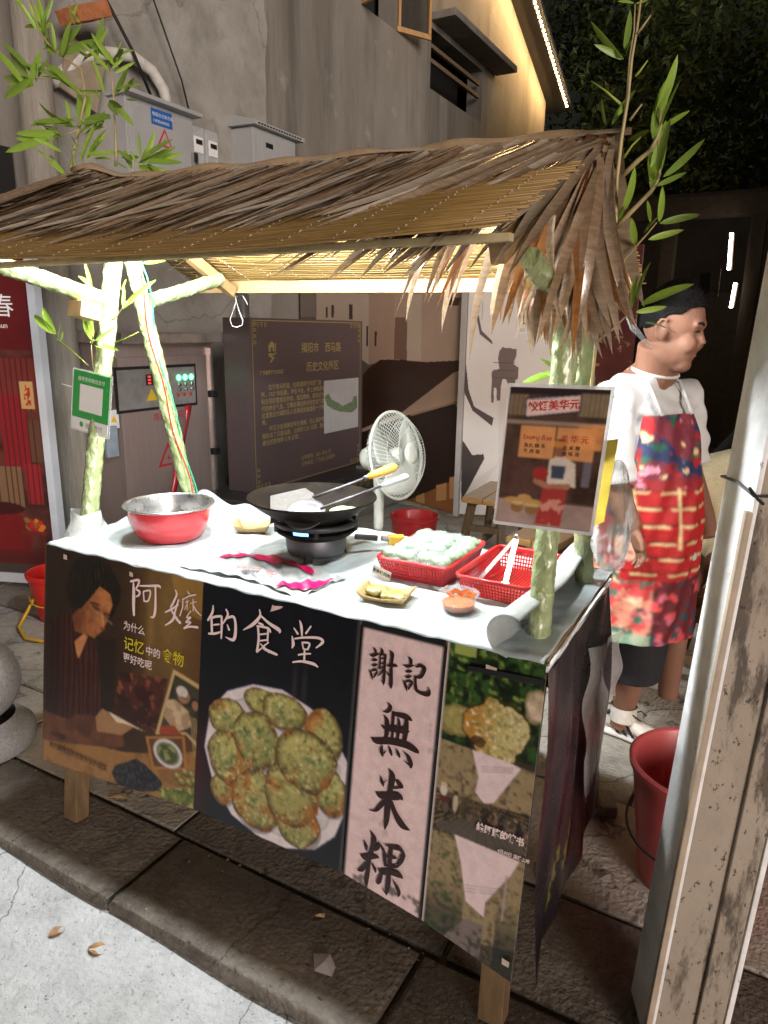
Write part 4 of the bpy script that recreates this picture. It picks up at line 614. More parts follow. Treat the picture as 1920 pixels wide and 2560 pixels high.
MB().bar(PO+pa_*.03+Vector((0, 0, .04)), PO+pa_*.03-Vector((0, 0, 1.9)), .045, .065, up=nrm).obj('frame_upright', m_frm, rp); MB().bar(PO+Vector((0, 0, .07)), PO+pa_*1.1+Vector((0, 0, .07)), .045, .07).obj('frame_top', m_frm, rp); MB().bar(PO-Vector((0, 0, 1.86)), PO+pa_*1.1-Vector((0, 0, 1.86)), .045, .06).obj('frame_bottom', m_frm, rp)
MB().box(PO+pa_*.55-Vector((0, 0, .92))-nrm*.02, (1.04, .02, 1.86), Matrix.Rotation(math.atan2(pa_.y, pa_.x), 3, 'Z')).obj('backing', m_frm, rp)
F_rp = lambda s, t, h=0: PO+pa_*(.06+(1000-s)/1000)+nrm*(.012+h)+Vector((0, 0, -t/1000))
text('蓝鸿春', .13, m_white, rp, F_rp, 520, 330, 'lettering', sx=1); text('Film By Lan Hongchun', .042, m_white, rp, F_rp, 480, 400, 'lettering')

# ---------------------------------------------------------------- granite ball bollard
m_gran = mat('grey granite', (.17, .17, .165), .75, scale=120, col2=(.33, .33, .32), bump=.25, bscale=220); stain_or_glint(m_gran, (.06, .055, .05), 4, .55, .7, amount=.6)
bo = empty('ball_bollard', (-2.50, 1.36, 0), 'grey granite ball bollard at the left edge of the picture', 'bollard')
mb = MB(); mb.lathe([(0, 0), (.19, 0), (.197, .02), (.193, .06), (.17, .085), (.14, .1), (.13, .115)], 48, (-2.50, 1.36, 0)); mb.obj('base', m_gran, bo, smooth=True, auto=40)
mb = MB(); mb.lathe([(.165*math.sin(a), .262-.165*math.cos(a)) for a in np.linspace(.0, math.pi, 28)], 48, (-2.50, 1.36, 0)); mb.obj('ball', m_gran, bo, smooth=True)

# ---------------------------------------------------------------- scuffed post at the right
m_tan = mat('scuffed tan paint', (.33, .275, .215), .75, scale=3, col2=(.42, .36, .29), bump=.2, bscale=60)
stain_or_glint(m_tan, (.05, .04, .03), 9, .57, .63, (1, 1, .25), .85, 3); stain_or_glint(m_tan, (.2, .14, .09), 4, .5, .7, (1, 1, .5), .5, 6); stain_or_glint(m_tan, (.03, .024, .02), 38, .6, .64, (1.6, 1.6, 1), .9, 8); stain_or_glint(m_tan, (.03, .025, .02), 60, .68, .71, (1, 1, 5), .9, 5)
m_wht = mat('scuffed white paint', (.9, .9, .88), .6, bump=.15, bscale=70); stain_or_glint(m_wht, (.15, .12, .09), 40, .66, .7, (1, 1, .5), .8, 2)
pa = Vector((.915, .40, 0)).normalized(); pn = Vector((pa.y, -pa.x, 0)); pc = Vector((.012, 1.50, 0)); rp_ = Matrix((pa, -pn, Vector((0, 0, 1)))).transposed()
po = empty('concrete_post', pc, 'scuffed tan and white square post standing at the right edge of the picture', 'post')
LEAN = Vector((.040, .018, 1)).normalized()
def post_bar(da_, dn_, z0, z1, w, h, M_, nm): c0 = pc+pa*da_+pn*dn_; MB().bar(c0+LEAN*(z0-1), c0+LEAN*(z1-1), w, h, bev=.003, up=-pn).obj(nm, M_, po)
pc = pc+Vector((0, 0, 1))
post_bar(0, 0, 0, 2.6, .14, .14, m_tan, 'shaft'); post_bar(-.075, 0, 0, 2.6, .01, .146, m_wht, 'white_cladding'); post_bar(-.0815, .066, 0, 1.25, .016, .014, mat('cream bead', (.45, .36, .27), .6), 'corner_bead'); post_bar(.04, .0735, 0, 2.6, .055, .012, m_tan, 'front_strip'); post_bar(.0765, .04, 0, 2.6, .012, .08, m_wht, 'white_edge')
pc = pc-Vector((0, 0, 1))+Vector((LEAN.x, LEAN.y, 0))*.285
mb = MB(); ring = [pc+pa*x+pn*y_+Vector((0, 0, 1.285+.006*math.sin(k*2))) for k, (x, y_) in enumerate(((-.086, -.078), (-.086, .0), (-.084, .078), (-.03, .084), (.04, .086), (.088, .082), (.09, 0), (.082, -.078)))]
mb.tube(ring+[ring[0]], .0028, 6); mb.tube([pc-pa*.088+pn*.08+Vector((0, 0, 1.285)), pc-pa*.098+pn*.09+Vector((0, 0, 1.297)), pc-pa*.086+pn*.1+Vector((0, 0, 1.28)), pc-pa*.073+pn*.094+Vector((0, 0, 1.27))], .003, 6)
mb.obj('wire_tie', m_black, label='black wire knotted round the scuffed white post', cat='wire')

# ---------------------------------------------------------------- benches
m_bw = mat('varnished bench wood', (.3, .15, .045), .4, scale=5, stretch=(1, 9, 9), col2=(.46, .26, .09), coat=.35, bump=.1); m_bl = mat('dark bench leg', (.1, .06, .03), .55, scale=6, stretch=(8, 8, 1), col2=(.17, .105, .055))
def bench(c, L_, w, h, ang, label):
    e = empty('wooden_bench', (c[0], c[1], 0), label, 'bench', 'wooden benches behind the stall'); R = Matrix.Rotation(ang, 3, 'Z'); o = Vector((c[0], c[1], 0)); T = lambda x, y_, z: o+R@Vector((x, y_, z))
    for s in (-1, 1): MB().box(T(0, s*w/4, h-.02), (L_, w/2-.004, .04), R, bev=.006).obj('seat_plank', m_bw, e)
    for sx in (-1, 1):
        for sy in (-1, 1): MB().bar(T(sx*(L_/2-.02), sy*(w/2-.0), 0), T(sx*(L_/2-.09), sy*(w/2-.05), h-.04), .045, .05, bev=.004).obj('leg', m_bl, e)
        MB().bar(T(sx*(L_/2-.055), -w/2+.04, h*.5), T(sx*(L_/2-.055), w/2-.04, h*.5), .03, .045).obj('cross_rail', m_bl, e)
    MB().bar(T(-L_/2+.06, 0, h*.34), T(L_/2-.06, 0, h*.34), .03, .04).obj('stretcher', m_bl, e)
    for s in (-1, 1): MB().bar(T(-L_/2+.09, s*(w/2-.05), h-.06), T(L_/2-.09, s*(w/2-.05), h-.06), .025, .05).obj('apron_rail', m_bl, e)
bench((-1.70, 4.72), .62, .30, .45, 1.62, 'wooden bench against the white printed hoarding, left of the photo card')
bench((-1.06, 3.95), .62, .30, .45, 1.45, 'wooden bench half hidden behind the framed photo card')
bench((-.34, 3.2), .98, .27, .45, .06, 'long wooden bench just behind the walking man')
bench((-.02, 4.35), .8, .27, .45, .2, 'farthest wooden bench, seen between the man and the white post')

# ---------------------------------------------------------------- buckets
def bucket(name, c, r0, r1, h, M, label, cat='bucket', handle=None, grp='red plastic buckets', tilt=None):
    e = empty(name, c, label, cat, grp); mb = MB()
    mb.lathe([(0, .012), (r0-.006, .012), (r0*.5+r1*.5-.005, h*.5), (r1-.005, h-.006), (r1-.002, h), (r1+.006, h+.002), (r1+.012, h-.004), (r1+.010, h-.02), (r1+.002, h-.024), (r1*.97+r0*.03, h-.04), (r0*.5+r1*.5, h*.5), (r0, .004), (r0-.01, 0), (0, 0)], 48, c)
    mb.obj('shell', M, e, smooth=True, auto=50)
    if handle:
        z, mt = handle; mb = MB(); mb.tube([(c[0]+math.cos(a)*(r1*1.0), c[1]+math.sin(a)*(r1*1.0), c[2]+z+.0-.05*abs(math.sin((a-handle_a)))) for a in np.linspace(handle_a, handle_a+math.pi, 18)], .0035, 6); mb.obj('handle', mt, e, smooth=True)
    return e
m_redb = mat('red plastic', (.42, .02, .022), .3, var=.1, scale=3, coat=.15); m_pinkb = mat('faded red plastic', (.56, .10, .10), .35, var=.12, scale=3); stain_or_glint(m_pinkb, (.5, .14, .13), 3, .5, .7, amount=.5)
handle_a = 2.6; bucket('bucket', (-.06, 1.99, 0), .14, .185, .38, m_pinkb, 'big faded red bucket beside the white post', handle=(.2, m_black))
bucket('bucket', (-2.0, 4.02, 0), .12, .15, .385, m_redb, 'dark red bucket on the floor behind the fan'); handle_a = 3.6
bucket('bucket', (-3.30, 2.31, 0), .1, .14, .27, mat('bright red plastic', (.62, .02, .015), .35, var=.1), 'small bright red bucket below the red poster', handle=(.16, mat('yellow cord', (.6, .36, .02), .6)))
mb = MB(); mb.tube([(-3.34, 2.30, .2), (-3.36, 2.2, .12), (-3.32, 2.08, .02), (-3.18, 2.02, .012), (-3.02, 2.06, .012), (-2.86, 2.2, .012)], .009, 8); mb.obj('hose', MATS['yellow cord'], smooth=True, label='yellow hose looping on the ground by the small red bucket', cat='hose')

# ---------------------------------------------------------------- pedestal fan
m_fan = mat('ivory fan plastic', (.5, .52, .46), .4, var=.1, scale=8); m_fblade = mat('fan blade', (.52, .55, .5), .3, var=.05, alpha=.8)
fe = empty('pedestal_fan', (-1.62, 2.92, 0), 'ivory pedestal fan standing behind the stall', 'fan')
fc = Vector((-1.545, 2.9, .985)); ax = Vector((.96, -.1, .2)).normalized(); rx = Vector((0, 0, 1)).cross(ax).normalized(); up_ = ax.cross(rx); RF = Matrix((rx, up_, ax)).transposed()
P = lambda a, r, d: fc + rx*(math.cos(a)*r) + up_*(math.sin(a)*r) + ax*d
mb = MB(); R_ = .205
for k in range(64):
    a = 2*math.pi*k/64; tw = .35
    mb.tube([P(a+tw*.9, .045, .085), P(a+tw*.6, .10, .078), P(a+tw*.25, .16, .055), P(a, R_*.985, .012)], .0013, 4, cap=False)
for r, d in ((.1, .079), (.155, .058)): mb.tube([P(a, r, d) for a in np.linspace(0, 2*math.pi, 40)], .0013, 4, cap=False)
mb.obj('front_guard', m_fan, fe, kind='stuff', fix=False)
mb = MB()
for k in range(56):
    a = 2*math.pi*k/56; mb.tube([P(a, .05, -.075), P(a, .13, -.065), P(a, .18, -.04), P(a, R_*.985, -.008)], .0013, 4, cap=False)
for r, d in ((.1, -.07), (.16, -.052)): mb.tube([P(a, r, d) for a in np.linspace(0, 2*math.pi, 40)], .0013, 4, cap=False)
mb.obj('rear_guard', m_fan, fe, kind='stuff', fix=False)
mb = MB(); mb.tube([P(a, R_, 0) for a in np.linspace(0, 2*math.pi, 56)], .007, 8, cap=False); mb.obj('guard_rim', m_fan, fe, smooth=True)
mb = MB(); mb.lathe([(0, .094), (.03, .094), (.048, .088), (.052, .08)], 24, fc, rot=RF); mb.obj('badge', m_fan, fe, smooth=True)
for k in range(3):
    a0 = 2*math.pi*k/3
    mb = MB(); mb.grid(lambda u, v: P(a0+u*1.7*(1-.2*v)-.25*v, .04+.145*v, -.03+.06*u-.01*v), 10, 6); mb.obj('blade', m_fblade, fe, smooth=True, solid=.002)
mb = MB(); mb.lathe([(0, .03), (.035, .03), (.038, 0), (.036, -.04), (0, -.05)], 20, fc, rot=RF); mb.obj('hub', m_fan, fe, smooth=True)
mb = MB(); mb.lathe([(0, -.20), (.03, -.198), (.052, -.18), (.06, -.15), (.06, -.09), (.05, -.075), (0, -.075)], 24, fc, rot=RF); mb.obj('motor_housing', m_fan, fe, smooth=True)
mb = MB(); mb.grid(lambda u, v: P(-1.9+.9*u, .0612, -.145+.05*v), 8, 3); mb.obj('sticker', mat('blue white sticker', (.1, .3, .6), .4, scale=90, col2=(.7, .75, .8)), fe)
mb = MB(); mb.tube([fc-ax*.12+Vector((0, 0, .06)), fc-ax*.12+Vector((0, 0, .085))], .006, 8); mb.obj('knob', m_fan, fe)
pb = fc-ax*.1-Vector((0, 0, .06)); mb = MB(); mb.tube([pb, pb-Vector((0, 0, .1)), pb-Vector((0, 0, .28)), pb-Vector((0, 0, .30))], [.028, .026, .024, .02], 14); mb.obj('neck', m_fan, fe, smooth=True)
mb = MB(); mb.tube([pb-Vector((0, 0, .3)), (pb.x, pb.y, .03)], .016, 12); mb.obj('pole', mat('grey pole', (.28, .3, .3), .4), fe, smooth=True); mb = MB(); mb.lathe([(0, .05), (.05, .05), (.16, .03), (.18, .01), (.18, 0), (0, 0)], 32, (pb.x, pb.y, 0)); mb.obj('base', m_fan, fe, smooth=True)
# ================================================================ THE STALL
m_stw = mat('raw stall timber', (.11, .066, .03), .6, scale=5, stretch=(8, 8, 1), bump=.3, col2=(.21, .135, .065))
m_plan = mat('planed pine', (.30, .18, .075), .5, scale=4, stretch=(1, 9, 9), col2=(.42, .27, .12))
m_edge = mat('board edge', (.06, .05, .045), .6); m_vinyl = mat('glossy printed vinyl', (1, 1, 1), .3, attr='Col', var=.06, scale=5, bump=.03, bscale=9, spec=.4)
m_ink_w = mat('pale print', srgb((236, 214, 212)), .35, var=.03); m_ink_d = mat('dark brown print', srgb((48, 26, 26)), .35, var=.05); m_ink_y = mat('yellow print', srgb((214, 196, 40)), .35, var=.04)
tb = empty('food_stall', (-1.16, 1.7, 0), 'food stall counter hung with printed boards of green rice cakes', 'stall')
MB().box((-1.16, 1.69, .874), (1.6, .66, .022), bev=.003).obj('table_top', m_plan, tb)
for p, q in (((-1.83, 1.262, 0), (-1.86, 1.40, .86)), ((-.40, 1.285, 0), (-.42, 1.40, .86)), ((-1.85, 2.13, 0), (-1.86, 1.97, .86)), ((-.39, 2.15, .03), (-.42, 1.97, .86))):
    MB().bar(p, q, .05, .06, bev=.003, up=(1, 0, 0)).obj('leg', m_stw, tb)
for k in (-1, 1): MB().bar((-1.84+.0, 1.262-.0 if k < 0 else 1.3, .0), (-1.87, 1.385, .8), .012, .02).obj('leg_batten', m_plan, tb) if k < 0 else None
MB().box((-1.16, 1.395, .825), (1.46, .03, .07)).obj('front_rail', m_stw, tb); MB().box((-1.16, 1.985, .825), (1.46, .03, .07)).obj('back_rail', m_stw, tb); MB().box((-.40, 1.69, .825), (.03, .54, .07)).obj('side_rail', m_stw, tb); MB().box((-1.9, 1.69, .825), (.03, .54, .07)).obj('side_rail', m_stw, tb)
BO, BA, BB = (-1.975, 1.358, .886), (1, 0, 0), (0, -.096, -.726)
F_b = frame3(BO, BA, BB)
D1, E1, P2_, E2_, P4_, E4_ = DATA['P1'], DATA['E1'], DATA['P2'], DATA['E2'], DATA['P4'], DATA['E4']
def paint_1(p):
    g = np.exp(-((p.S-560)/120)**2)*np.exp(-((p.T-120)/260)**2)
    p.fill((52, 36, 26)); p.fill((128, 100, 58), g); p.fill((150, 118, 66), np.exp(-((p.S-470)/16)**2)*np.exp(-((p.T-160)/150)**2)*.6); p.fill((36, 25, 20), np.clip((330-p.S)/330, 0, 1)*.7); p.fill((92, 60, 36), np.exp(-((p.S-640)/60)**2)*.5); p.fill((168, 132, 66), ((p.S-655)/110)**2+((p.T+10)/120)**2 < 1, .55)
    p.fill((30, 24, 22), (p.S > 250) & (p.S < 330) & (p.T > 240) & (p.T < 520), .6)
    p.poly(D1['body'], (50, 28, 24)); b_ = inpoly(p.S, p.T, D1['body']); p.fill((86, 44, 36), b_ & (np.modf(p.S/24+noise2(p.S*.02, p.T*.004, 3)*1.6)[0] < .38), .7); p.fill((30, 18, 16), b_*np.clip((150-p.S)/120, 0, 1)*.8)
    p.poly(D1['face'], (112, 66, 40)); f_ = inpoly(p.S, p.T, D1['face']); sm = np.clip((p.S-D1['face'][9][0]-10)/150, 0, 1); p.fill((196, 126, 78), f_*sm*.9); p.soft((84, 46, 28), .05, 6, .5, f_)
    fx = np.array(D1['face']).mean(0)
    p.poly(D1['neck'], (190, 128, 84)); p.poly(D1['hair'], (20, 16, 13)); h_ = inpoly(p.S, p.T, D1['hair']); p.fill((64, 54, 42), h_ & (np.modf(p.S/13+noise2(p.S*.03, p.T*.012, 9)*2.2)[0] < .2), .7)
    for dx, dy, w, h in ((5, -35, 26, 5), (58, -12, 24, 5), (10, -22, 20, 7), (62, 0, 18, 6), (46, 62, 30, 5)): p.ell((fx[0]+dx, fx[1]+dy, w, h), (58, 30, 20), .8)
    p.line((fx[0]-18, fx[1]-24), (fx[0]+82, fx[1]+12), 3, (150, 130, 110)); p.line((fx[0]+38, fx[1]-12), (fx[0]+46, fx[1]+36), 6, (214, 150, 100), .7); p.ell((fx[0]+44, fx[1]+36, 14, 6), (90, 48, 30), .7)
    p.poly(D1['pic'], (74, 40, 32), 1, (48, 26, 24), .025, 5); p.mottle((150, 84, 62), .045, .66, 7, inpoly(p.S, p.T, D1['pic']), .6)
    p.poly(D1['ledge'], (150, 108, 60), 1, (128, 90, 48), .012, 2); lm = inpoly(p.S, p.T, D1['ledge']); p.fill((112, 78, 42), lm & (np.modf(p.T/11+noise2(p.S*.01, p.T*.01, 4)*2)[0] < .2), .5)
    p.poly(D1['hands'], (104, 64, 42)); p.soft((62, 36, 26), .03, 11, .8, inpoly(p.S, p.T, D1['hands'])); p.poly(D1['paper'], (154, 116, 82)); p.poly(D1['paper2'], (222, 204, 178))
    p.poly(D1['frame'], (196, 166, 116)); p.poly(D1['frame2'], (46, 46, 36), 1, (70, 66, 48), .05, 3); p.poly(D1['shirt'], (196, 172, 138), 1, (160, 134, 104), .03, 8); p.ell(E1['oldman'], (150, 112, 84)); e_ = E1['oldman']; p.ell((e_[0]-6, e_[1]-10, e_[2]*.9, e_[3]*.7), (206, 200, 190)); p.line((e_[0]-8, e_[1]+4), (e_[0]+16, e_[1]+8), 3, (50, 40, 36)); p.ell(E1['woman'], (34, 28, 24)); w_ = E1['woman']; p.ell((w_[0], w_[1]+3, w_[2]*.6, w_[3]*.75), (160, 112, 82)); p.poly(D1['red'], (150, 66, 42))
    for k in range(3): p.line((w_[0]-14+k*9, w_[1]+40), (w_[0]+4+k*9, w_[1]+150), 4, (176, 150, 100), .8)
    p.poly(D1['box'], (168, 112, 62)); q = np.array(D1['box'], float); c = q.mean(0); p.poly((q-c)*.86+c, (92, 62, 40)); p.ell(E1['plate'], (204, 202, 196)); f4 = E1['plate']; p.ell((f4[0], f4[1], f4[2]*.8, f4[3]*.8), (120, 118, 110)); m_ = p.ell(E1['food'], (72, 80, 44)); p.mottle((150, 158, 96), .06, .52, 3, m_)
    m_ = p.poly(D1['pile'], (20, 20, 23)); p.mottle((66, 66, 74), .13, .6, 5, m_); b0 = np.array(D1['pile']).mean(0); p.S, p.T = p.S, p.T
    for k in range(9): p.line((b0[0]-100+k*22, b0[1]+50+8*math.sin(k)), (b0[0]-84+k*22, b0[1]+86-((k-4)**2)*1.4), 2.5, (58, 44, 30))
    for e_ in E1['fruit']: p.ell(e_, (70, 64, 34)); p.ell((e_[0]-2, e_[1]-2, e_[2]*.8, e_[3]*.75), (134, 124, 66)); p.ell((e_[0]-5, e_[1]-4, e_[2]*.3, e_[3]*.3), (180, 172, 112))
    m_ = p.poly(D1['green'], (112, 122, 54), 1, (74, 84, 34), .05, 4); p.mottle((180, 178, 110), .06, .62, 8, m_)
    p.fill((96, 62, 40), (p.S < 5) | (p.T < 3), .6)
def cake(p, e, seed):
    n1 = noise2(p.S*.016, p.T*.016, seed, 5); d = np.sqrt(((p.S-e[0])/e[2])**2+((p.T-e[1])/e[3])**2)+(n1-.5)*.42; m_ = d < 1
    lit = np.clip(.62+.5*((e[1]-p.T)/e[3]*.5+(e[0]-p.S)/e[2]*.22), .15, 1)
    p.fill((66, 62, 32), m_); p.fill((204, 196, 118), m_*np.clip((1-d)*3.4, 0, 1)*lit); fine = noise2(p.S*.11, p.T*.11, seed+9, 5); mid_ = noise2(p.S*.032, p.T*.032, seed+20, 5)
    p.fill((84, 118, 64), m_*np.clip((mid_-.48)*4, 0, 1)*np.clip((.85-d)*4, 0, 1)*.7); p.fill((168, 104, 44), m_*np.clip((noise2(p.S*.02, p.T*.02, seed+60, 4)-.5)*5, 0, 1)*np.clip((d-.25)*3, 0, 1)*.85)
    p.fill((214, 206, 150), m_*np.clip((fine-.6)*6, 0, 1)*.75); p.fill((44, 46, 24), m_*np.clip((.4-fine)*6, 0, 1)*.75); p.fill((238, 232, 196), m_*np.clip((noise2(p.S*.2, p.T*.2, seed+70, 3)-.72)*8, 0, 1)*np.clip((.7-d)*3, 0, 1)*.8)
    p.fill((110, 62, 24), m_*np.clip((d-.82)*6, 0, 1)*.45)
def paint_2(p):
    p.fill((16, 19, 24)); p.soft((24, 28, 36), .004, 3, .6); p.fill((58, 22, 24), np.exp(-((p.S-672)/34)**2)*np.exp(-((p.T-540)/140)**2)*.9)
    for s in (985, 1015): p.fill((56, 50, 54), np.exp(-((p.S-s)/7)**2)*np.exp(-((p.T-215)/60)**2)*.7)
    q = np.array(P2_['plate'], float); c = q.mean(0); p.poly((q-c)*1.018+c, (46, 40, 92)); p.poly(q, (222, 212, 212)); p.poly((q-c)*.88+c, (188, 180, 182)); p.poly((q-c)*.85+c, (204, 196, 198))
    for k, e in enumerate(E2_): p.fill((70, 62, 58), (((p.S-e[0]-6)/(e[2]*1.12))**2+((p.T-e[1]-10)/(e[3]*1.1))**2 < 1), .6)
    for k, e in enumerate(E2_): cake(p, [e[0], e[1], e[2]*1.2, e[3]*1.18], k*2+1)
    p.fill((64, 64, 66), p.S > 1157)
def paint_3(p):
    p.fill((232, 206, 204)); p.soft((222, 196, 196), .003, 4, .5); p.fill((30, 32, 36), (p.S < 1174) | (p.S > 1381) | (p.T < 20)); p.mottle((150, 126, 122), .02, .8, 5, p.T > 60, .4)
    bt = p.T > 640; p.mottle((60, 50, 40), .05, .68, 3, bt, .8)
def paint_4(p):
    p.fill((58, 52, 38)); top = p.T < (235+(p.S-1396)*-.02)
    p.fill((24, 36, 20), top); n1 = noise2(p.S*.06, p.T*.06, 2, 5); p.fill((52, 84, 36), top*np.clip((n1-.45)*5, 0, 1)); p.fill((120, 146, 66), top*np.clip((noise2(p.S*.09, p.T*.09, 6, 5)-.58)*6, 0, 1)*(p.T < 140)); p.fill((12, 16, 10), top*np.clip((noise2(p.S*.05, p.T*.05, 9, 4)-.55)*6, 0, 1)*.9)
    p.fill((150, 162, 84), top & (p.T < 26) & (p.S > 1410) & (p.S < 1462)); p.fill((14, 16, 14), (p.T > 36) & (p.T < 50) & (p.S > 1450))
    for e, k, c in ((E4_['cake2'], 3, (176, 166, 104)), (E4_['tofu'], 4, (214, 192, 168))):
        d = np.sqrt(((p.S-e[0])/e[2])**2+((p.T-e[1])/e[3])**2)+(noise2(p.S*.05, p.T*.05, k+80)-.5)*.5; m_ = d < 1; p.fill((90, 84, 44), m_); p.fill(c, m_*np.clip((1-d)*3, 0, 1)); p.soft((120, 110, 50), .07, k, .6, m_)
    e = E4_['cake']; d = np.sqrt(((p.S-e[0])/e[2])**2+((p.T-e[1])/e[3])**2)+(noise2(p.S*.04, p.T*.04, 33, 5)-.5)*.45; m_ = d < 1
    p.fill((66, 56, 26), d < 1.1, .7); p.fill((186, 172, 108), m_); sx = np.clip((e[0]+10-p.S)/70, 0, 1); p.fill((184, 128, 48), m_*sx); p.fill((206, 190, 140), m_*np.clip((p.S-e[0])/60, 0, 1)*.7); p.fill((112, 116, 60), m_*np.clip((noise2(p.S*.13, p.T*.13, 35, 5)-.5)*6, 0, 1)*.7); p.fill((236, 226, 186), m_*np.clip((noise2(p.S*.16, p.T*.16, 37, 5)-.6)*7, 0, 1)*.8); p.fill((58, 30, 12), (((p.S-e[0]+38)/20)**2+((p.T-e[1]-34)/13)**2)+(noise2(p.S*.08, p.T*.08, 39)-.5) < .9, .85)
    def facade(mask, vx, vy, base, seed):
        p.fill(base, mask); r = np.hypot(p.S-vx, p.T-vy)+1; th = np.arctan2(p.T-vy, p.S-vx)
        cols = np.modf(60/np.sqrt(r)*3.1+seed)[0]; rows = np.modf(th*11+seed*.3)[0]
        p.fill((170, 150, 112), mask & (rows < .16), .75); p.fill((46, 38, 28), mask & (cols > .45) & (cols < .8) & (rows > .35) & (rows < .85), .8); p.fill((36, 30, 24), mask*np.clip((noise2(p.S*.1, p.T*.1, seed+50, 5)-.52)*5, 0, 1)*.7); p.fill((140, 116, 78), mask*np.clip((noise2(p.S*.14, p.T*.14, seed+60, 5)-.6)*6, 0, 1)*.6)
    st = (p.T > 232+(p.S-1396)*.06) & (p.T < 455); facade(st, 1508, 352, (54, 46, 34), 3)
    p.poly(P4_['sky1'], (226, 204, 206)); p.poly(P4_['road1'], (88, 80, 70))
    for k in range(9): p.line((1400+k*26, 455), (1492+k*5, 385), 1.3, (60, 54, 48))
    cr_ = st & (p.T > 362) & (p.T < 404); p.fill((38, 32, 28), cr_*np.clip((noise2(p.S*.12, p.T*.06, 15, 4)-.45)*6, 0, 1)); p.fill((150, 116, 92), cr_*np.clip((noise2(p.S*.2, p.T*.12, 18, 4)-.62)*8, 0, 1))
    p.ell((1424, 392, 12, 16), (24, 20, 18)); p.ell((1424, 392, 9, 13), (92, 80, 66)); p.fill((92, 40, 32), (p.S > 1408) & (p.S < 1432) & (p.T > 366) & (p.T < 380)); p.ell((1416, 352, 9, 13), (206, 196, 182)); p.ell((1416, 338, 8, 5), (196, 176, 136)); p.ell((1447, 374, 6, 22), (186, 174, 146)); p.ell((1447, 350, 5, 6), (60, 46, 38))
    for k in range(3): p.line((1500, 268+k*6), (1572, 250+k*5), 1.2, (90, 78, 72))
    s2 = p.T >= 455; facade(s2, 1512, 690, (44, 42, 30), 7); p.fill((26, 32, 28), s2*np.clip((p.T-560)/90, 0, 1)*.75*((p.S < 1490) | (p.S > 1570))); p.fill((46, 78, 36), s2*np.clip((noise2(p.S*.08, p.T*.08, 23, 5)-.56)*7, 0, 1)*.8*(p.S < 1500))
    p.poly(P4_['sky2'], (228, 206, 206)); p.poly(P4_['road2'], (122, 110, 104)); p.fill((40, 38, 36), s2*(p.T > 650)*np.clip((noise2(p.S*.1, p.T*.1, 25, 5)-.5)*5, 0, 1)*.8); p.fill((170, 150, 148), (p.S > 1580) & (p.S < 1586) & (p.T > 500) & (p.T < 610), .8)
    for k in range(3): p.line((1490, 560+k*8), (1580, 535+k*6), 1.2, (120, 106, 102))
    p.fill((198, 184, 178), p.S < 1397)
cut = np.array([(0, 729), (663, 668), (1162, 660), (1392, 692), (1620, 745)], float)
BLUR = 1
def board(s0, s1, paint, nu, label):
    wf = lambda U, V: (s0+U*(s1-s0), V*np.interp(s0+U*(s1-s0), cut[:, 0], cut[:, 1]))
    bl = lambda S, T: .0016*np.sin(S*.006+1)*np.sin(T*.0042)
    o = printed('sign_board', flat_pos(BO, BA, BB, bl), nu, int(nu*730/(s1-s0)), paint, 1, 1, m_vinyl, tb, warp=wf, blur=BLUR, label=label)
    P = [F_b(s0, 0, -.004), F_b(s1, 0, -.004), F_b(s1, np.interp(s1, cut[:, 0], cut[:, 1]), -.004), F_b(s0, np.interp(s0, cut[:, 0], cut[:, 1]), -.004)]
    MB().poly(P, .006, (0, 1, 0)).obj('board_back', m_edge, o); return o
b1 = board(0, 663, paint_1, 330, 'brown film poster board of an old woman reading')
b2 = board(664, 1164, paint_2, 300, 'black board with a printed plate of green cakes')
b3 = board(1168, 1388, paint_3, 120, 'white board with dark brush lettering')
b4 = board(1392, 1620, paint_4, 170, 'board with printed cake and old street photographs')
ST = DATA['ST']
for k in ('a', 'ma'): brush(ST[k], lambda s, t, h: F_b(s, t, h+.0045), 'character', m_ink_w, b1)
for k in ('de', 'shi', 'tang'): brush(ST[k], lambda s, t, h: F_b(s, t, h+.0045), 'character', m_ink_w, b2)
for k in ('xie', 'ji', 'wu', 'mi', 'guo'): brush(ST[k], lambda s, t, h: F_b(s, t, h+.0045), 'character', m_ink_d, b3)
for body, z, (s, t), M_ in (('为什么', .030, DATA['T1']['为什么'], m_ink_w), ('记忆', .043, DATA['T1']['记忆'], m_ink_y), ('中的', .030, DATA['T1']['中的'], m_ink_w), ('食物', .043, DATA['T1']['食物'], m_ink_y), ('更好吃呢', .030, DATA['T1']['更好吃呢'], m_ink_w)):
    text(body, z, M_, b1, F_b, s, t-4, bold=.0003, lift=.005)
text('我们最想念的还是你做的饭菜', .021, m_ink_d, b1, F_b, 40, 665, bold=.0001, lift=.006); text('小时候', .024, m_ink_d, b1, F_b, 40, 628, lift=.006)
text('给阿嬷的情书', .021, m_ink_w, b4, F_b, *DATA['T4']['title'], bold=.0009, lift=.005, sx=.88); text('4月30日 温暖上映', .0105, m_ink_w, b4, F_b, *DATA['T4']['date'], bold=.0002, lift=.005, sx=.9)
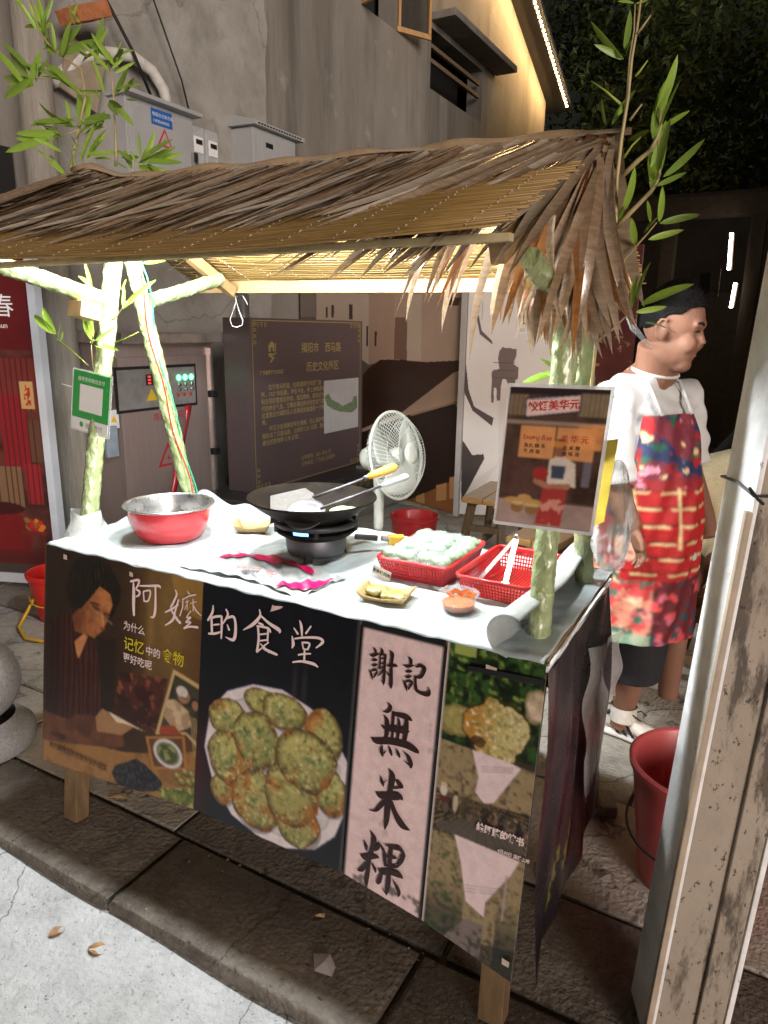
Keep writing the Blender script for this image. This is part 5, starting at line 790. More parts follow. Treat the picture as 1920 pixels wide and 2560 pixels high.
# paper tags and pins
tagm = mat('paper tag', (.6, .5, .42), .7); 
for s, t, w, h in ((95, 18, 18, 16), (385, 22, 16, 14), (1488, 32, 26, 16), (1595, 690, 18, 16)): MB().add([F_b(s, t, .006), F_b(s+w, t+2, .008), F_b(s+w-1, t+h, .007), F_b(s+1, t+h-1, .0065)], [(0, 1, 2, 3)]).obj('paper_tag', tagm, tb, solid=.0006)
nl = MB(); nl.grid(lambda u, v: F_b(905+30*u-6*v, 16+20*v-14*u*v, .007+.006*math.sin(u*5)), 5, 4); nl.obj('cable_tie', mat('pink tie', (.6, .42, .42), .4), tb, solid=.001)
MB().add([F_b(1448, 44, .0075), F_b(1618, 33, .0075), F_b(1618, 48, .0075), F_b(1448, 54, .0075)], [(0, 1, 2, 3)]).obj('black_strap', m_black, tb, solid=.002)
# banner round the end of the counter
def paint_s(p):
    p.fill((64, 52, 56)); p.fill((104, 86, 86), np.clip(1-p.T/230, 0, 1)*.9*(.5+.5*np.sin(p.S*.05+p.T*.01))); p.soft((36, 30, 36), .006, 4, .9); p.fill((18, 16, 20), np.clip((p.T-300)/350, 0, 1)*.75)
    for s0, t0 in ((330, 430), (250, 500), (170, 560)):
        for k in range(9): p.ell((s0-6*k+8*math.sin(k*2), t0-40+14*k, 9, 12), (110, 112, 48), .7)
wS = lambda U, V: (U*600, V*(735-130*U))
bnS = lambda S, T: .012*np.sin(S*.012)*np.sin(T*.006)+.006*np.sin(S*.04+T*.01)
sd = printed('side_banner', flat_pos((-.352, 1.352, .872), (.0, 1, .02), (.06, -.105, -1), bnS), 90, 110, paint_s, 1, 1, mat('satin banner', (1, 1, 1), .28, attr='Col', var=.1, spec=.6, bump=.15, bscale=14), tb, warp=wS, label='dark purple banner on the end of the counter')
MB().bar((-.354, 1.353, .874), (-.354, 1.955, .886), .006, .012).obj('banner_hem', m_white, tb)

# ---------------------------------------------------------------- bamboo frame wrapped in green film
m_film = mat('crinkled green film', (.23, .30, .115), .26, scale=26, bump=.9, bscale=62, col2=(.36, .42, .22), coat=.8, spec=.6, stretch=(1, 1, .55)); stain_or_glint(m_film, (.75, .78, .7), 30, .6, .66, (1, 1, .45), .55, 4); stain_or_glint(m_film, (.2, .24, .09), 7, .58, .72, amount=.35)  # white flecks paint highlights onto the film's creases
m_twig = mat('pale bamboo', (.5, .42, .22), .5, scale=12, stretch=(5, 5, .6), col2=(.6, .52, .32)); m_ply = mat('plywood block', (.55, .4, .22), .6)
sf = empty('pole_trestle', (-1.16, 1.72, .885), 'stall frame of poles wrapped in crinkled pale green film', 'frame')
def wrapped(a, b, r, name='pole', seed=0):
    a, b = Vector(a), Vector(b); L_ = (b-a).length; z = (b-a).normalized(); x = z.cross(Vector((0, 1, .2))).normalized(); y_ = z.cross(x); nr = int(L_/.008); ns = 30; V = []; rr = np.random.default_rng(seed)
    ph = rr.uniform(0, 6, 12)
    for i in range(nr+1):
        t = i/nr*L_
        for k in range(ns):
            an = 2*math.pi*k/ns
            w = .75*(.0022*math.sin(an*3+t*55+ph[0])*math.sin(t*31+ph[1])+.0016*abs(math.sin(an*4.5-t*90+ph[2]))+.0014*math.sin(t*140+an*2+ph[3])*math.sin(an*5+ph[4]))+rr.uniform(-.0009, .0009)
            q = r*(1+.03*math.sin(t*7+ph[5]))+w
            V.append(a+z*t+x*math.cos(an)*q+y_*math.sin(an)*q)
    F = [(i*ns+k, i*ns+(k+1)%ns, (i+1)*ns+(k+1)%ns, (i+1)*ns+k) for i in range(nr) for k in range(ns)]+[tuple(range(ns-1, -1, -1)), tuple(nr*ns+k for k in range(ns))]
    return MB().add(V, F).obj(name, m_film, sf, smooth=True, auto=32, fix=False)
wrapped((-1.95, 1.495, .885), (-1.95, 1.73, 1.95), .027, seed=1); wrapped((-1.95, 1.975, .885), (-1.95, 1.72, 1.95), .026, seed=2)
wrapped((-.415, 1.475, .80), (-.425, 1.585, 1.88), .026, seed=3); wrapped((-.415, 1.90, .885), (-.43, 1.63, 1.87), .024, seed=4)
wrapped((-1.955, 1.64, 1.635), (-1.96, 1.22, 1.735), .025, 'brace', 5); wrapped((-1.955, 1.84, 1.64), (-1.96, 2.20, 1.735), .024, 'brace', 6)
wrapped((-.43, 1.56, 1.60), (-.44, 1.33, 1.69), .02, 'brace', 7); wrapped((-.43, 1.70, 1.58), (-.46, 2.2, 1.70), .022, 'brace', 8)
MB().box((-1.955, 1.565, 1.60), (.066, .075, .05), Matrix.Rotation(-.2, 3, 'X'), bev=.004).obj('joint_block', m_ply, sf)
# petal-like loose film at the foot of the near pole
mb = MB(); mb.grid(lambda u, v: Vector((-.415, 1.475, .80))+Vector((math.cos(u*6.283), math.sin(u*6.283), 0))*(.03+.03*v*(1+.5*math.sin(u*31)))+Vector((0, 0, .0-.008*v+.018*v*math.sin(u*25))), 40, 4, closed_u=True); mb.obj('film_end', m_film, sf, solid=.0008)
mb = MB(); mb.tube([(-.41, 1.47, .79), (-.405, 1.462, .74), (-.408, 1.46, .69)], [.008, .005, .003], 8); mb.obj('film_tail', mat('clear film', (.7, .72, .7), .15, alpha=.5), sf)
mb = MB(); mb.tube([(-2.02, 1.735, 1.958), (-.40, 1.705, 1.93)], .016, 12); mb.obj('ridge_pole', m_twig, sf)
# clear film at foot of the left pole
mb = MB(); mb.grid(lambda u, v: (-1.95+(.045+.02*v)*math.cos(u*6.283)+.008*math.sin(u*19+v*4), 1.497+(.04+.03*v)*math.sin(u*6.283), .89+.075*(1-v)+.006*math.sin(u*13)), 34, 8, closed_u=True); mb.obj('film_skirt', mat('cloudy film', (.75, .78, .76), .2, alpha=.45, bump=.4), sf, smooth=True)

# ---------------------------------------------------------------- reed roof
m_reed = mat('split reed', (.20, .115, .03), .5, scale=30, stretch=(.35, 8, 8), col2=(.38, .245, .08), var=.2, coat=.1); m_str = mat('mat string', (.55, .5, .38), .7)
rf = empty('reed_roof', (-1.2, 1.73, 1.69), 'gable roof of yellow reed mats over the stall', 'roof')
RID_F = lambda x: Vector((x, 1.74-.02*(x+2.0)/1.6, 1.995-.036*(x+2.0)/1.6+.035*max(0, min(1, (-1.93-x)/.12))))
def reed_mat(name, x0, x1, e_y, e_z, sag, seed, n=150):
    r = random.Random(seed); mb = MB(); L_ = x1-x0
    for i in range(n):
        t = (i+.5)/n; pts = []; ov0, ov1 = r.uniform(-.015, .012), r.uniform(-.012, .02); dz = r.uniform(-.0018, .0018)
        for k in range(9):
            x = x0+ov0+(L_+ov1-ov0)*k/8; R_ = RID_F(x); e = Vector((x, e_y+.012*math.sin(x*4), e_z+.01*math.sin(x*2.7+1)+(.022*(x+2.2)/1.8 if e_y < 1.5 else 0)))
            p = R_.lerp(e, t); p.z -= sag*math.sin(math.pi*t)*(.6+.4*math.sin(x*3)); p.z += dz+r.uniform(-.001, .001); pts.append(p)
        mb.tube(pts, [r.uniform(.0018, .0027)]*9, 5)
    o = mb.obj(name, m_reed, rf, smooth=True, kind='stuff', fix=False)
    ms = MB()
    for k in range(14):
        x = x0+.06+(L_-.12)*k/13; pts = []
        for i in range(60):
            t = (i+.5)/60; R_ = RID_F(x); e = Vector((x, e_y+.012*math.sin(x*4), e_z+.01*math.sin(x*2.7+1)+(.022*(x+2.2)/1.8 if e_y < 1.5 else 0))); p = R_.lerp(e, t); p.z -= sag*math.sin(math.pi*t)*(.6+.4*math.sin(x*3)); p.z += .0042*(1 if i % 2 else -1); p.x += .003*math.sin(i*1.3); pts.append(p)
        ms.tube(pts, .0011, 4)
    ms.obj('mat_string', m_str, o, kind='stuff', fix=False)
    return o
reed_mat('front_mat', -2.22, -.425, 1.13, 1.70, .02, 1, 150); reed_mat('back_mat', -2.24, -.43, 2.42, 1.705, .02, 2, 160)
for p, q in (((-1.97, 1.72, 1.955), (-1.985, 1.10, 1.655)), ((-1.97, 1.76, 1.955), (-1.985, 2.30, 1.69)), ((-.47, 1.69, 1.92), (-.47, 1.24, 1.69)), ((-.45, 1.72, 1.92), (-.46, 2.30, 1.68))): MB().bar(p, q, .03, .04, bev=.002).obj('rafter', m_plan, rf)
MB().bar((-2.2, 2.33, 1.713), (-.44, 2.33, 1.70), .03, .045, bev=.002).obj('back_batten', m_plan, rf); MB().bar((-2.2, 1.20, 1.70), (-.43, 1.20, 1.71), .02, .014, bev=.002).obj('front_batten', m_twig, rf)
m_cord = mat('white string', (.7, .68, .6), .7)
mb = MB(); cx0 = Vector((-2.02, 2.36, 1.685)); mb.tube([cx0+Vector(q) for q in ((0, 0, .02), (0, 0, -.03), (-.02, 0, -.07), (-.036, 0, -.1), (-.025, 0, -.125), (0, 0, -.13), (.03, 0, -.12), (.032, 0, -.1), (.012, 0, -.06), (.003, 0, -.03))], .0018, 6); mb.tube([cx0+Vector(q) for q in ((0, 0, -.01), (.03, 0, .0), (.05, 0, -.02), (.06, 0, -.04))], .0015, 5); mb.obj('string_loop', m_cord, smooth=True, label='loop of white string hanging from the back edge of the reed roof', cat='string')

# tube lamp under the ridge lights the stall
m_lamp = mat('lit white bulb', (1, 1, 1), .4, emit=(.92, .97, 1.0), estr=LAMP)
gl = MB(); gl.lathe([(.032*math.sin(a), -.032*math.cos(a)) for a in np.linspace(0, math.pi, 10)], 14); glm = gl.mesh('globe', m_lamp, True); hd = MB(); hd.lathe([(0, .062), (.013, .062), (.016, .05), (.016, .03), (.014, .026)], 12); hdm = hd.mesh('socket', m_white, True)
for k, (x, w) in enumerate(((-1.78, 'nearest the left poles'), (-1.36, 'second from the left poles'), (-.94, 'second from the near gable'), (-.54, 'nearest the near gable'))):
    e = empty('stall_bulb', (x, 1.62, 1.86), 'white globe bulb under the ridge of the reed roof, '+w, 'lamp', 'bulbs under the reed roof')
    attach(link('globe', glm, None, loc=(x, 1.62, 1.865)), e); attach(link('socket', hdm, None, loc=(x, 1.62, 1.865)), e); mb = MB(); mb.tube([(x, 1.62, 1.92), (x, 1.65, 1.955)], .004, 6); mb.obj('flex', m_black, e)

# ---------------------------------------------------------------- dry palm thatch
m_palm = [mat('dry palm leaf %d' % k, c, .2, scale=9, stretch=(.8, 12, 12), col2=c2, coat=1.0, spec=.8, thin=.15, bump=.1, bscale=30) for k, (c, c2) in enumerate([((.21, .135, .075), (.36, .25, .155)), ((.29, .205, .13), (.47, .36, .25)), ((.24, .09, .025), (.36, .16, .05)), ((.42, .35, .26), (.6, .52, .41))])]
def palm_mesh(w, bend, twist, mi, cup=.25, seed=0):
    r = random.Random(seed); mb = MB(); n = 12; p = Vector((0, 0, 0)); a = 0; ys = 0
    V = []
    for i in range(n+1):
        t = i/n; ww = w*(.55+.9*t if t < .35 else .87*(1-((t-.35)/.65)**4)+.02); tw = twist*t
        c, s = math.cos(tw), math.sin(tw); up = Vector((math.sin(a), 0, math.cos(a))); sd = Vector((0, 1, 0))
        s_ = sd*c+up*s; u_ = up*c-sd*s
        V += [p+s_*ww+u_*cup*ww, p, p-s_*ww+u_*cup*ww]
        a_n = bend*(t+1/n)**1.3+r.uniform(-.05, .05); p = p+Vector((math.cos(a_n), r.uniform(-.006, .006), -math.sin(a_n)))/n; a = a_n
    F = []
    for i in range(n): F += [(i*3, i*3+1, i*3+4, i*3+3), (i*3+1, i*3+2, i*3+5, i*3+4)]
    return mb.add(V, F).mesh('palm_leaf', m_palm[mi], True)
PV = [palm_mesh(.0095+.004*random.random(), b, random.uniform(-.9, .9), k % 2 if k % 5 else 3, random.uniform(.15, .5), k) for k, b in enumerate([-.05, .03, -.10, .06, .0, -.14, .08, -.03, .04, -.08])]
PH = [palm_mesh(.0095+.0035*random.random(), b, random.uniform(-.8, .8), (0, 1, 0, 2, 1, 2)[k], random.uniform(.2, .6), 30+k) for k, b in enumerate([1.0, 1.15, .9, 1.25, 1.1, .8])]
th = empty('palm_thatch', (-1.2, 1.6, 1.95), 'glossy brown dry palm fronds thatched over the reed roof', 'thatch')
sn = Vector((0, -.517, .857)); sdn = Vector((0, -.857, -.517))
def leaf_at(me, base, d, up, L_, ws=1.0, parent=th, name='palm_leaf'):
    d = Vector(d).normalized(); y_ = Vector(up).cross(d).normalized(); z = d.cross(y_)
    o = bpy.data.objects.new(name, me); COL.objects.link(o); o.parent = parent; o.matrix_parent_inverse = world_of(parent).inverted()
    m4 = Matrix((d, y_, z)).transposed().to_4x4() @ Matrix.Diagonal((L_, ws, L_*.9, 1)); m4.translation = base; o.matrix_basis = m4; return o
R9 = random.Random(21); placed = 0; rest = []
def put(me, b, d, u, L_, ws):
    global placed
    if placed < 285: leaf_at(me, b, d, u, L_, ws); placed += 1
    else: rest.append((me, b, d, u, L_, ws))
for layer, cnt in ((0, 250), (1, 230), (2, 150)):      # front slope, leaflets combed to the left
    for i in range(cnt):
        x = -2.10+1.70*((i+R9.random())/cnt); R_ = RID_F(x); dn = layer*R9.uniform(.03, .09)
        b = R_+sdn*dn+sn*(.012+.010*layer+R9.uniform(0, .012))
        lc = .95-.22*(x+2.1)+R9.uniform(-.22, .22); d = sdn-Vector((lc, 0, 0))+sn*R9.uniform(-.01, .05)
        L_ = R9.uniform(.40, .56)*(1+.25*lc*.5)
        L_ = min(L_, (.60-dn)*d.length*R9.uniform(.84, 1.02 if x < -.72 else 1.1))
        put(R9.choice(PV), b, d, sn+Vector((R9.uniform(-.5, .5), 0, 0)), L_, R9.uniform(.75, 1.35))
for i in range(95):     # straight leaflets where the frond thins towards the gable
    x = -.82+.42*R9.random(); dn = R9.uniform(0, .14); b = RID_F(x)+sdn*dn+sn*(.010+R9.uniform(0, .014)); lc = R9.uniform(-.05, .5)*min(1, (-.38-x)*3.2); d = sdn-Vector((lc, 0, 0))+sn*R9.uniform(-.01, .05)
    put(R9.choice(PV), b, d, sn+Vector((R9.uniform(-.5, .5), 0, 0)), min(R9.uniform(.42, .6), (.64-dn)*d.length), R9.uniform(.8, 1.3))
for i in range(11):     # frond tip: leaflets fanning down over the near corner
    x = -.60+.1*R9.random(); b = RID_F(x)+sdn*R9.uniform(.0, .06)+sn*(.014+R9.uniform(0, .015)); lc = R9.uniform(.12, .4)
    put(R9.choice(PH[:3]+PH[5:]), b, sdn-Vector((lc, 0, 0))+sn*R9.uniform(.0, .15), sn, R9.uniform(.46, .60), R9.uniform(.8, 1.2))
for i in range(300):     # curtain hanging off the gable end
    u = R9.random(); x = -.50+.13*u; b = RID_F(x)+sdn*(.16*R9.random())+sn*(.006+R9.uniform(0, .022))
    d = Vector((R9.uniform(-.10, .09), -R9.uniform(.2, .5), R9.uniform(-.6, -.35)))
    put(R9.choice(PH), b, d, Vector((R9.uniform(-.5, .5), -.5, .85)), R9.uniform(.32, .45), R9.uniform(.9, 1.4))
for i in range(60):     # left end, sweeping out past the gable
    b = RID_F(-2.12+.2*R9.random())+sdn*R9.uniform(0, .25)+sn*R9.uniform(.01, .03); put(R9.choice(PV), b, sdn*.9-Vector((R9.uniform(.7, 1.5), 0, 0))+sn*R9.uniform(-.05, .08), sn, R9.uniform(.4, .62), R9.uniform(.8, 1.2))
# the fronds nearest the eye are parts of their own; the remainder of the leaflets is one mass
if rest:
    mb = [MB() for _ in m_palm]; 
    for me, b, d, u, L_, ws in rest:
        d = Vector(d).normalized(); y_ = Vector(u).cross(d).normalized(); z = d.cross(y_); m4 = Matrix((d, y_, z)).transposed().to_4x4() @ Matrix.Diagonal((L_, ws, L_*.9, 1)); m4.translation = b
        k = m_palm.index(me.materials[0]); mb[k].add([m4 @ v.co for v in me.vertices], [tuple(p.vertices) for p in me.polygons])
    for k, q in enumerate(mb):
        if q.v: q.obj('leaf_mass', m_palm[k], th, smooth=True, kind='stuff', fix=False)
m_rib = mat('leaf rib', (.42, .3, .18), .5, bump=.2)
mb = MB(); mb.tube([RID_F(x)+Vector((0, -.01, .014+.006*abs(math.sin(x*7)))) for x in np.linspace(-2.16, -.36, 40)], [.012+.005*math.sin(k*1.1) for k in range(40)], 8); mb.obj('midrib', m_rib, th, smooth=True)
mb = MB(); mb.grid(lambda u, v: RID_F(-2.12+1.74*u)+Vector((0, -.03+.05*v, .022+.007*math.sin(u*17)*math.sin(u*5+1)-.012*(v*2-1)**2)), 60, 4); mb.obj('rib_sheath', mat('pale leaf sheath', (.45, .36, .25), .6, bump=.3, stretch=(.5, 6, 6)), th, smooth=True, solid=.003)

# ---------------------------------------------------------------- bamboo sprigs
m_bl1 = mat('fresh bamboo leaf', (.28, .50, .05), .4, scale=10, stretch=(1, 14, 1), col2=(.46, .66, .12), thin=.35); m_bl2 = mat('deep green bamboo leaf', (.18, .34, .04), .4, scale=10, stretch=(1, 14, 1), col2=(.32, .47, .10), thin=.3); m_stem = mat('sprig stem', (.42, .34, .16), .5, var=.25); m_stemg = mat('green twig', (.32, .40, .06), .5)  # two leaf greens, mixed at random
def bleaf(mi, bend, seed):
    mb = MB(); n = 9; V = []; p = Vector((0, 0, 0)); a = -.1
    for i in range(n+1):
        t = i/n; w = .068*(math.sin(math.pi*min(1, t*1.25+.02)**.8) if t < .75 else math.sin(math.pi*min(1, .75*1.25+.02)**.8)*0+1.05*(1-t)**.9*.95) if False else .13*(t**.6)*(1-t)**.75*1.75
        up = Vector((math.sin(a), 0, math.cos(a))); V += [p+Vector((0, w, 0))+up*w*.3, p, p-Vector((0, w, 0))+up*w*.3]; a = bend*t; p = p+Vector((math.cos(a), 0, -math.sin(a)))/n
    F = []
    for i in range(n): F += [(i*3, i*3+1, i*3+4, i*3+3), (i*3+1, i*3+2, i*3+5, i*3+4)]
    return mb.add(V, F).mesh('leaf', (m_bl1, m_bl2)[mi], True)
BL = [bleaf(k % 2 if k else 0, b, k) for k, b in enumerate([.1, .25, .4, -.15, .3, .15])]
def sprig(key, label, base, mixed):
    e = empty('bamboo_sprig', base, label, 'plant', 'bamboo sprigs tied to the stall'); r = random.Random(len(key)+mixed)
    for k, s in enumerate(DATA[key[0]+'S']):
        P = [Vector(s[i:i+3])/1000 for i in range(0, len(s), 3)]; big = len(P) > 3
        Q = [P[0]];
        for a, b in zip(P, P[1:]): Q += [a.lerp(b, .5)+Vector((r.uniform(-.004, .004), 0, r.uniform(-.004, .004))), b]
        mb = MB(); r0 = .0055 if big else .003; mb.tube(Q, [r0*(1-.6*i/(len(Q)-1)) for i in range(len(Q))], 7); mb.obj('stem', m_stem if (big or k % 2) else m_stemg, e, smooth=True)
    qs = list(DATA[key])
    qs += [[v+r.randint(-24, 24) for v in q[:3]]+[v+r.randint(-50, 50) for v in q[3:]] for z_ in range(2 if mixed else 1) for q in DATA[key][:47] if r.random() < (.8 if mixed else .25)]
    for q in qs:
        b, t = Vector(q[:3])/1000, Vector(q[3:])/1000; d = t-b
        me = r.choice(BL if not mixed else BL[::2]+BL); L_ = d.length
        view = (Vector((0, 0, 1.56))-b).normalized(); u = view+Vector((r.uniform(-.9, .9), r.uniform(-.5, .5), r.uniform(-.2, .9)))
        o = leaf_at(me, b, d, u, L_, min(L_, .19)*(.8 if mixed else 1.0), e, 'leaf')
sprig('LL', 'leafy bamboo sprig rising above the left end of the thatch', (-2.0, 1.6, .95), 1)
sprig('RL', 'tall sparse bamboo sprig beside the near gable, against the night', (-.38, 1.6, 1.2), 0)
# ================================================================ ON THE COUNTER
m_cloth = mat('white table film', (.36, .42, .43), .4, scale=7, col2=(.45, .51, .52), bump=.8, bscale=13, detail=8); stain_or_glint(m_cloth, (.35, .68, .62), 13, .62, .68, (1, 1, 1), .35, 5)
tc_ = empty('table_film', (-1.16, 1.7, .886), 'white plastic film spread over the counter and rolled up at its end', 'tablecloth')
def cloth(u, v):
    x = -1.962+1.60*u; y_ = 1.356+.668*v
    z = .8905+.0024*math.sin(x*23+y_*9)*math.sin(y_*31-x*4)+.0016*math.sin(x*61+y_*37)+.0014*abs(math.sin(x*37-y_*53+2*math.sin(x*9)))
    if x < -1.6 and y_ > 1.62: z += .05*max(0, min(1, (y_-1.62)/.15))*max(0, min(1, (-1.62-x)/.2))*(.55+.45*math.sin(x*26+y_*13))
    if v < .001: z -= .006; y_ -= .004
    return (x, y_+.0012*math.sin(x*19), z)
MB().grid(cloth, 190, 90).obj('sheet', m_cloth, tc_, smooth=True, solid=.0012)
def roll(u, v):
    a = -math.pi*.5-u*math.pi*1.15; r = .05-.006*u; y_ = 1.352+.69*v
    return (-.425+r*math.cos(a)*1.1+.012*math.sin(v*5)-.018*(1-v), y_+.01*math.sin(u*3), .934+r*math.sin(a)-.004+.005*math.sin(v*9))
MB().grid(roll, 26, 30).obj('rolled_end', mat('white film roll', (.44, .48, .48), .35, thin=.2, bump=.2, bscale=12), tc_, smooth=True, solid=.001)

# red basin
m_inner = mat('steel inside', (.55, .55, .55), .28, metal=.95, scale=30, var=.1); m_redm = mat('red enamel', (.5, .03, .04), .22, var=.12, scale=4, coat=.5)
bs = empty('basin', (-1.682, 1.605, .892), 'round red basin with a bright steel inside on the counter', 'basin')
mb = MB(); mb.lathe([(0, 0), (.088, 0), (.1, .006), (.118, .035), (.129, .07), (.132, .108)], 48, (-1.682, 1.605, .892)); mb.obj('outside', m_redm, bs, smooth=True)
mb = MB(); mb.lathe([(0, .004), (.085, .005), (.1, .012), (.116, .04), (.126, .075), (.1295, .11), (.133, .116), (.143, .115), (.1445, .112), (.142, .109), (.1325, .107)], 48, (-1.682, 1.605, .892)); mb.obj('inside', m_inner, bs, smooth=True)

# stove and wok
m_iron = mat('black wok iron', (.004, .0035, .003), .5, metal=0, scale=22, col2=(.016, .013, .011), bump=.15, bscale=70, spec=.06); m_drum = mat('stove steel', (.10, .10, .11), .45, metal=.7, scale=30, var=.2, stretch=(1, 1, .1)); m_oil = mat('hot oil', (.03, .018, .007), .1, coat=.3, spec=.5)
sc_ = Vector((-1.172, 1.695, .891)); sv = empty('gas_stove', sc_, 'round portable gas stove with grey steel drum and blue flame under the wok', 'stove')
mb = MB(); mb.lathe([(.07, .012), (.084, .014), (.09, .03), (.092, .062), (.09, .068)], 40, sc_); mb.obj('drum', m_drum, sv, smooth=True)
mb = MB(); mb.lathe([(.0, .066), (.09, .066), (.1, .07), (.118, .082), (.124, .09), (.122, .094), (.112, .088), (.095, .076), (.0, .074)], 40, sc_); mb.obj('drip_tray', m_iron, sv, smooth=True)
mb = MB(); mb.lathe([(.118, .104), (.126, .104), (.128, .118), (.12, .12)], 40, sc_); mb.obj('pan_ring', m_black, sv, smooth=True)
for k in range(5): a = k*1.2566+.3; MB().bar(sc_+Vector((math.cos(a)*.122, math.sin(a)*.122, .088)), sc_+Vector((math.cos(a)*.122, math.sin(a)*.122, .112)), .012, .008).obj('ring_support', m_black, sv)
for k in range(3): a = k*2.094-1.2; MB().bar(sc_+Vector((math.cos(a)*.092, math.sin(a)*.092, -.001)), sc_+Vector((math.cos(a)*.088, math.sin(a)*.088, .03)), .02, .006).obj('foot', m_black, sv)
m_flame = mat('blue flame', (.1, .3, 1), .5, emit=(.12, .38, 1), estr=3)
for k in range(5): a = -1.9+.14*k; mb = MB(); mb.tube([sc_+Vector((math.cos(a)*.075, math.sin(a)*.075, .078)), sc_+Vector((math.cos(a)*.078, math.sin(a)*.078, .098)), sc_+Vector((math.cos(a)*.076, math.sin(a)*.076, .11))], [.006, .006, .001], 6); mb.obj('flame', m_flame, sv)
MB().bar(sc_+Vector((.1, .06, .06)), sc_+Vector((.15, .11, .05)), .014, .016, bev=.003).obj('valve', m_black, sv); mb = MB(); mb.tube([sc_+Vector((.16, .12, .05)), sc_+Vector((.2, .17, .03)), sc_+Vector((.26, .22, .02)), sc_+Vector((.31, .33, .02))], .009, 10); mb.obj('hose', mat('spring hose', (.4, .36, .3), .35, metal=.7, bump=1, bscale=120), sv, smooth=True); MB().box(sc_+Vector((.19, .155, .04)), (.05, .03, .03), Matrix.Rotation(.6, 3, 'Z'), bev=.006).obj('brass_valve', mat('yellow valve', (.6, .38, .05), .35, var=.3, scale=40), sv)
wc = Vector((-1.178, 1.685, 1.066)); wk = empty('wok', wc-Vector((0, 0, .06)), 'wide black iron wok of hot oil on the gas stove', 'wok')
prof = [(0, -.072), (.05, -.066), (.1, -.048), (.15, -.018), (.186, .010), (.191, .0115), (.192, .007), (.155, -.022), (.105, -.054), (.05, -.074), (0, -.08)]
mb = MB(); mb.lathe(prof, 64, wc); mb.obj('pan', m_iron, wk, smooth=True, auto=60)
mb = MB(); mb.lathe([(0, -.050), (.096, -.050)], 48, wc); mb.obj('oil', m_oil, wk)
m_cakeg = mat('pale green cake', (.17, .32, .19), .4, scale=40, col2=(.28, .42, .26), coat=.5, bump=.3, bscale=60); m_caked = mat('fried green cake', (.15, .17, .04), .45, scale=45, col2=(.3, .28, .1), coat=.35, bump=.6, bscale=80); stain_or_glint(m_caked, (.4, .2, .05), 25, .58, .68, amount=.5)
def lump(name, c, r, h, M, seed, parent=None, ax=1.0, rot=0, **kw):
    rr = np.random.default_rng(seed); ph = rr.uniform(0, 6, 8)
    def fn(u, v):
        a = u*2*math.pi; b = (v-.5)*math.pi; k = 1+.07*math.sin(a*3+ph[0])+.05*math.sin(a*5+ph[1])+.05*math.sin(a*9+b*4+ph[2])
        x = math.cos(b)**.6*math.cos(a)*r*k*ax; y_ = math.cos(b)**.6*math.sin(a)*r*k; z = math.sin(b)*h*(1+.15*math.sin(a*4+ph[3])*math.cos(b))
        return (c[0]+x*math.cos(rot)-y_*math.sin(rot), c[1]+x*math.sin(rot)+y_*math.cos(rot), c[2]+z)
    return MB().grid(fn, 30, 14, closed_u=True).obj(name, M, parent, smooth=True, **kw)
lump('rice_cake', wc+Vector((.10, .02, -.026)), .032, .012, mat('frying cake', (.42, .5, .22), .4, scale=40, col2=(.56, .6, .36), bump=.4, bscale=60), 1, ax=1.35, rot=.5, label='larger pale green cake frying at the far side of the wok', cat='rice cake', group='cakes frying in the wok')
lump('rice_cake', wc+Vector((.075, -.06, -.034)), .026, .008, m_cakeg, 2, ax=1.5, rot=.3, label='smaller pale green cake frying low in the wok beside the ladle', cat='rice cake', group='cakes frying in the wok')
# spatula and ladle
m_blade = mat('scratched steel', (.055, .054, .052), .55, metal=.3, scale=60, bump=.3, bscale=120); stain_or_glint(m_blade, (.08, .06, .04), 35, .56, .64, amount=.6); m_hand = mat('orange wood handle', (.62, .32, .04), .4, scale=60, col2=(.72, .42, .08), bump=.2)
sp = empty('spatula', wc+Vector((-.03, -.03, -.02)), 'steel spatula with an orange wooden handle lying in the wok', 'spatula')
A, B = Vector((-1.175, 1.70, 1.072)), Vector((-1.055, 1.80, 1.128)); d = (B-A).normalized(); s_ = d.cross(Vector((0, 0, 1))).normalized(); nn = s_.cross(d)
s_ = (s_*.84-Vector((0, 0, .54))).normalized(); nn = s_.cross(d)
P_ = [A-d*.145+s_*.055+Vector((0, 0, .012)), A-d*.14-s_*.055+Vector((0, 0, .012)), A-d*.03-s_*.05, A-d*.005-s_*.014, A-d*.005+s_*.014, A-d*.03+s_*.05]
mb = MB(); mb.poly(P_, .002, nn); mb.obj('blade', m_blade, sp); mb = MB(); mb.tube([A-d*.01, A.lerp(B, .4), B], .0045, 8); mb.obj('shaft', m_drum, sp, smooth=True); mb = MB(); mb.tube([B-d*.004, B+d*.015, B+d*.06, B+d*.085, B+d*.095], [.007, .0115, .014, .0125, .005], 14); mb.obj('handle', m_hand, sp, smooth=True); mb = MB(); mb.tube([B-d*.014, B+d*.004], .008, 12); mb.obj('ferrule', m_drum, sp, smooth=True)
ld = empty('ladle', wc+Vector((.03, -.08, -.02)), 'grey steel ladle resting in the wok in front of the spatula', 'ladle')
A, B = Vector((-1.105, 1.625, 1.062)), Vector((-1.005, 1.79, 1.108)); d = (B-A).normalized(); s_ = d.cross(Vector((0, 0, 1))).normalized(); nn = s_.cross(d)
s_ = (s_*.84-Vector((0, 0, .54))).normalized(); nn = s_.cross(d)
mb = MB(); mb.grid(lambda u, v: A-d*.05+d*(.062*v*math.cos(u*6.283))+s_*(.052*v*math.sin(u*6.283))-nn*(.012*(1-v*v)), 28, 6, closed_u=True); mb.obj('bowl', m_drum, ld, smooth=True, solid=.002)
